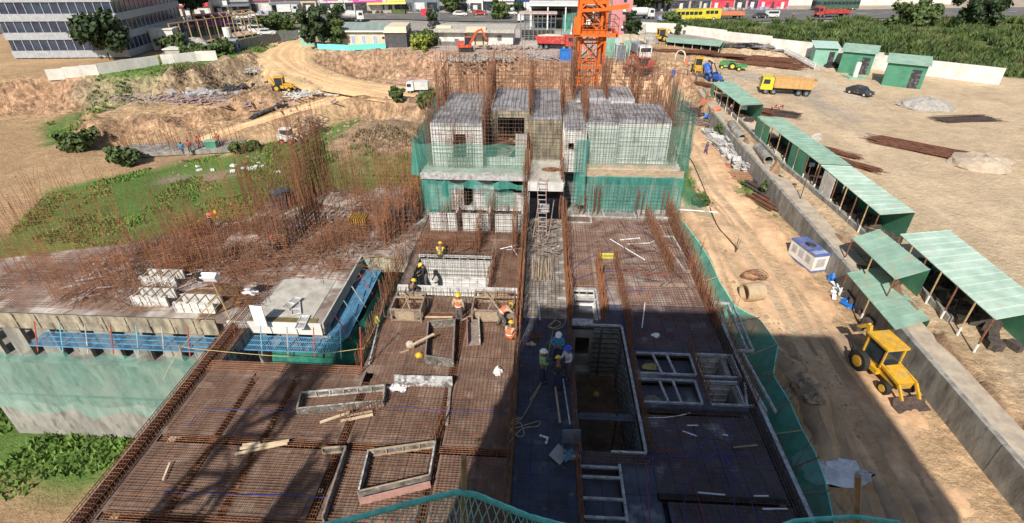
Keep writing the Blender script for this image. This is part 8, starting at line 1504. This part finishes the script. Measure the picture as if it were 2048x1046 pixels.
for a in (('shop with a bright blue sign at the left end of the street', 428, 27, 9, 9, white, (S_BL,), LR, 8, None, None, 4.5, 3.2), ('grey shop with a pale blue board between blue and red signs', 466, 25, 11, 9, sg_, (P_LB, sg_), LR, 8, None, gm_, 3.5, 1.4), ('shop with a red and pink front, leftmost of the red ones', 498, 22, 8, 9, P_PK, (S_PK,), LR, 8, None, None, 4, 2.5), ('shop with a purple sign beside the red fronted shop', 522, 22, 8, 7, shw, (S_PU,), LR, 8, None, None, 3.4, 1.2), ('shop with yellow and white signs left of the street tree', 545, 21, 9, 7, shw2, (S_YL, P_W), LR, 8, None, None, 3, 1.2), ('shop with a dark purple sign and grey awning', 573, 21, 9, 7, shw, (S_PU, S_MG), LR, 8, None, gm_, 3.6, 1.2),
          ('cream open fronted shop by the tall street pole', 605, 20, 9, 7, shw2, (P_W,), LR, 8, None, None, 3.6, 1.0), ('shop with grey shutters behind the dark parked car', 632, 19, 9, 8, sg_, (P_LB,), LR, 8, None, None, 3.6, 1.0), ('shop with a long white sign, left one', 690, 17, 15, 7, shw, (P_W, P_W), R(14), 8, None, None, 3.0, 1.3), ('shop with a bright magenta sign', 738, 16, 9, 7, shw, (S_MG,), R(14), 8, None, None, 3.0, 1.4), ('shop with white sign and yellow awning', 775, 15, 12, 7, white, (P_W, S_YL), R(14), 8, None, S_YL, 3.0, 1.2), ('dark gap building between the shops and the street tree', 840, 14, 12, 8, gm_, None, R(10)),
          ('white building with green trim left of the glass building', 938, 15, 9, 9, white, (S_GR,), R(5), 8, None, None, 4, 1), ('white two storey building beside the glass building', 965, 14, 8, 10, white, None, R(5)), ('grey blue glass building, left part', 995, 14, 11, 12, mat('blue_grey_facade', (.2, .3, .38), (.14, .2, .27), rough=.3), (P_W,), R(5)), ('deep blue glass building, right part', 1045, 13, 20, 12, mat('deep_blue_facade', (.04, .09, .22), (.02, .05, .13), rough=.2), None, R(4)),
          ('row of open shops with dark fronts right of the pink tower', 1330, 11, 14, 7, shw, (P_W, P_W), R(3), 8, P_K, None, 3, 1.2), ('shop with pink and white sign right of the pink tower', 1378, 11, 14, 7, shw, (S_PK, P_LB), R(3), 8, P_K, None, 3, 1.2), ('shop with a red shutter, left of two', 1432, 10, 11, 7, S_RD, (P_PK,), R(3), 8, S_RD, None, 3.2, 1), ('open shop between the two red shutters', 1465, 9, 9, 7, shw, (P_W, S_RD), R(3), 8, P_K, None, 3, 1.2), ('shop with a magenta sign board standing in front', 1492, 8, 8, 7, S_MG, (S_PK,), R(3), 8, P_K, None, 3, 1.2), ('shop with a red shutter, right of two', 1535, 8, 13, 7, S_RD, (P_W,), R(3), 8, S_RD, None, 3.2, 1),
          ('shop beyond the left end of the street', 380, 32, 12, 9, shw2, (S_RD,), LR), ('second shop beyond the left end of the street', 250, 38, 24, 9, sg_, (S_YL,), LR)):
    shop(*a)
fence('long white wall along the far side of the road at the upper right', [(1562, 12), (1640, 12), (1740, 12), (1900, 10)], 3.2, concw, .2, 'wall')
fence('clipped hedge strip along the road in the middle', [(785, 28), (812, 29)], 1.3, leaf, 1.2, 'hedge'); fence('red hoarding beside the road behind the white building', [(842, 34), (865, 33)], 2.2, S_RD, .15, 'hoarding')
def rt(px, py): return at(px, py, RZ+.01)
bus(rt(1376, 42), R(8), P_TY, 'yellow bus in front, left one of the pair on the right road', 8.5); bus(rt(1408, 40), R(8), P_TY, 'yellow bus behind, right one of the pair on the right road', 8.5); bus(rt(1668, 20), R(188), P_DG, 'dark green bus at the far side of the right road', 15); bus(rt(432, 52), R(20), P_PK, 'pink and purple bus at the left end of the road', 9)
truck(rt(1451, 38), R(188), P_TO, P_TO, 'orange red open lorry on the right road', 10, 'flat', 'lorries on the road'); truck(rt(1662, 34), R(190), P_TR, P_TR, 'bright red lorry at the right end of the road', 10.5, 'flat', 'lorries on the road'); truck(rt(1272, 38), R(8), P_W, P_W, 'white tanker lorry just right of the pink tower', 10, 'tank'); truck(T(700, 44), R(15), P_W, mat('mixer_drum', (.6, .6, .58)), 'white concrete mixer truck behind the cream building', 8, 'mixer'); truck(rt(578, 30), R(20), P_W, white, 'white small lorry parked among the shops at the left', 6, 'box')
for px, py, r_, c, lab, k in ((1330, 42, 8, P_LB, 'pale blue car right of the tanker lorry', 'car'), (1358, 50, 8, P_W, 'white pickup below the yellow buses', 'pickup'), (1519, 36, 188, P_K, 'dark blue car on the right road', 'car'), (1541, 35, 188, P_W, 'white van right behind the dark blue car', 'van'), (1514, 15, 10, P_W, 'white car parked before the red shutters', 'car'), (1542, 16, 10, P_K, 'dark car parked before the right red shutter', 'car'), (489, 38, 20, P_W, 'white car parked under the red fronted shop', 'car'), (505, 34, 18, P_W, 'white car beside the purple signed shop', 'car'), (455, 48, 20, P_W, 'white van behind the pink bus', 'van'),
      (541, 42, 200, P_W, 'white car driving on the left road', 'car'), (593, 46, 200, P_TO, 'orange car driving behind the round trees', 'car'), (616, 45, 18, P_W, 'white car on the road right of the orange car', 'car'), (628, 28, 10, P_K, 'dark blue car parked by the cream shop', 'car'), (656, 27, 10, P_W, 'white car parked by the tall street pole', 'car'), (475, 62, 20, P_W, 'white van parked behind the bamboo frame', 'van'), (516, 66, 15, P_W, 'white van at the right end of the bamboo frame', 'van'), (535, 70, 15, P_W, 'white car below the round green trees', 'car'), (388, 52, 25, P_PK, 'pink car under the big dark tree', 'car'),
      (818, 86, 80, P_W, 'white car parked by the dark grey building, left', 'car'), (826, 82, 80, P_TR, 'dark red car parked by the dark grey building', 'car'), (836, 74, 60, P_K, 'dark car parked behind the dark red car', 'car'), (870, 54, 60, P_K, 'black car beside the white building', 'car'), (1042, 42, 90, P_W, 'white truck cab beside the bare frame', 'van'), (920, 32, 10, P_W, 'white car parked in the middle of the street', 'car'), (960, 30, 10, P_TR, 'red car parked in the middle of the street', 'car'), (1020, 30, 10, P_W, 'white car before the deep blue glass building', 'car'), (1718, 190, -60, P_K, 'black car cut off by the right edge of the photo in the yard', 'car'), (1350, 14, 5, P_K, 'black motor car before the dark fronted shops', 'car'), (1250, 40, 5, P_K, 'black car left of the tanker lorry', 'car')):
    car(T(px, py) if k in ('van', 'car') and py > 55 else rt(px, py), R(r_), c, lab, k, 'cars around the road')
for px, py, h, lab in ((643, 30, 9, 'tall pale street pole among the left shops'), (820, 26, 9, 'street pole by the hedge strip'), (1411, 20, 9, 'dark street pole right of the yellow buses'), (1636, 34, 10, 'tall street pole before the dark green bus'), (1180, 60, 8, 'street pole behind the crane'), (880, 40, 8, 'street pole by the red hoarding'), (520, 34, 9, 'street pole by the purple signed shop')):
    t = empty('street_lamp', rt(px, py), 0, lab, 'lamp post', 'poles along the road'); MB().tube([(0, 0, 0), (0, 0, h)], .1, 6, r2=.06).build('pole', gm_, t); MB().tube([(0, 0, h-.1), (1.2, -.4, h+.2)], .05, 5).build('arm', gm_, t)
for px, py, m, lab in ((485, 34, RD, 'pedestrian in red by the red fronted shop'), (560, 28, WHT, 'pedestrian in white by the yellow signed shop'), (640, 26, BLU, 'pedestrian in blue near the tall pole'), (750, 22, WHT, 'pedestrian in white under the magenta sign'), (1372, 18, WHT, 'pedestrian in white right of the pink tower'), (1480, 16, RD, 'pedestrian in red between the red shutters'), (1585, 36, TAN, 'pedestrian in tan at the kerb before the white wall')): person(rt(px, py), R(random.uniform(0, 300)), 'stand', m, NAVY, None, lab, None, 'pedestrians on the street')
t = empty('round_pillar', T(1709, 155), 0, 'white round pillar in front of the right green hut', 'pillar'); MB().cyl((0, 0, 1.4), .45, 2.8, 14).build('shaft', white, t); MB().bx(-1.6, 1.6, -1.4, 1.4, .0, .15).build('base', gs2, t)
t = empty('round_sign', rt(1051, 22), 0, 'round magenta sign on a pole before the blue glass building', 'sign'); MB().tube([(0, 0, 0), (0, 0, 4)], .08, 6).build('pole', gm_, t); MB().cyl((0, 0, 4.5), 1.1, .2, 16, 'y').build('disc', S_MG, t)
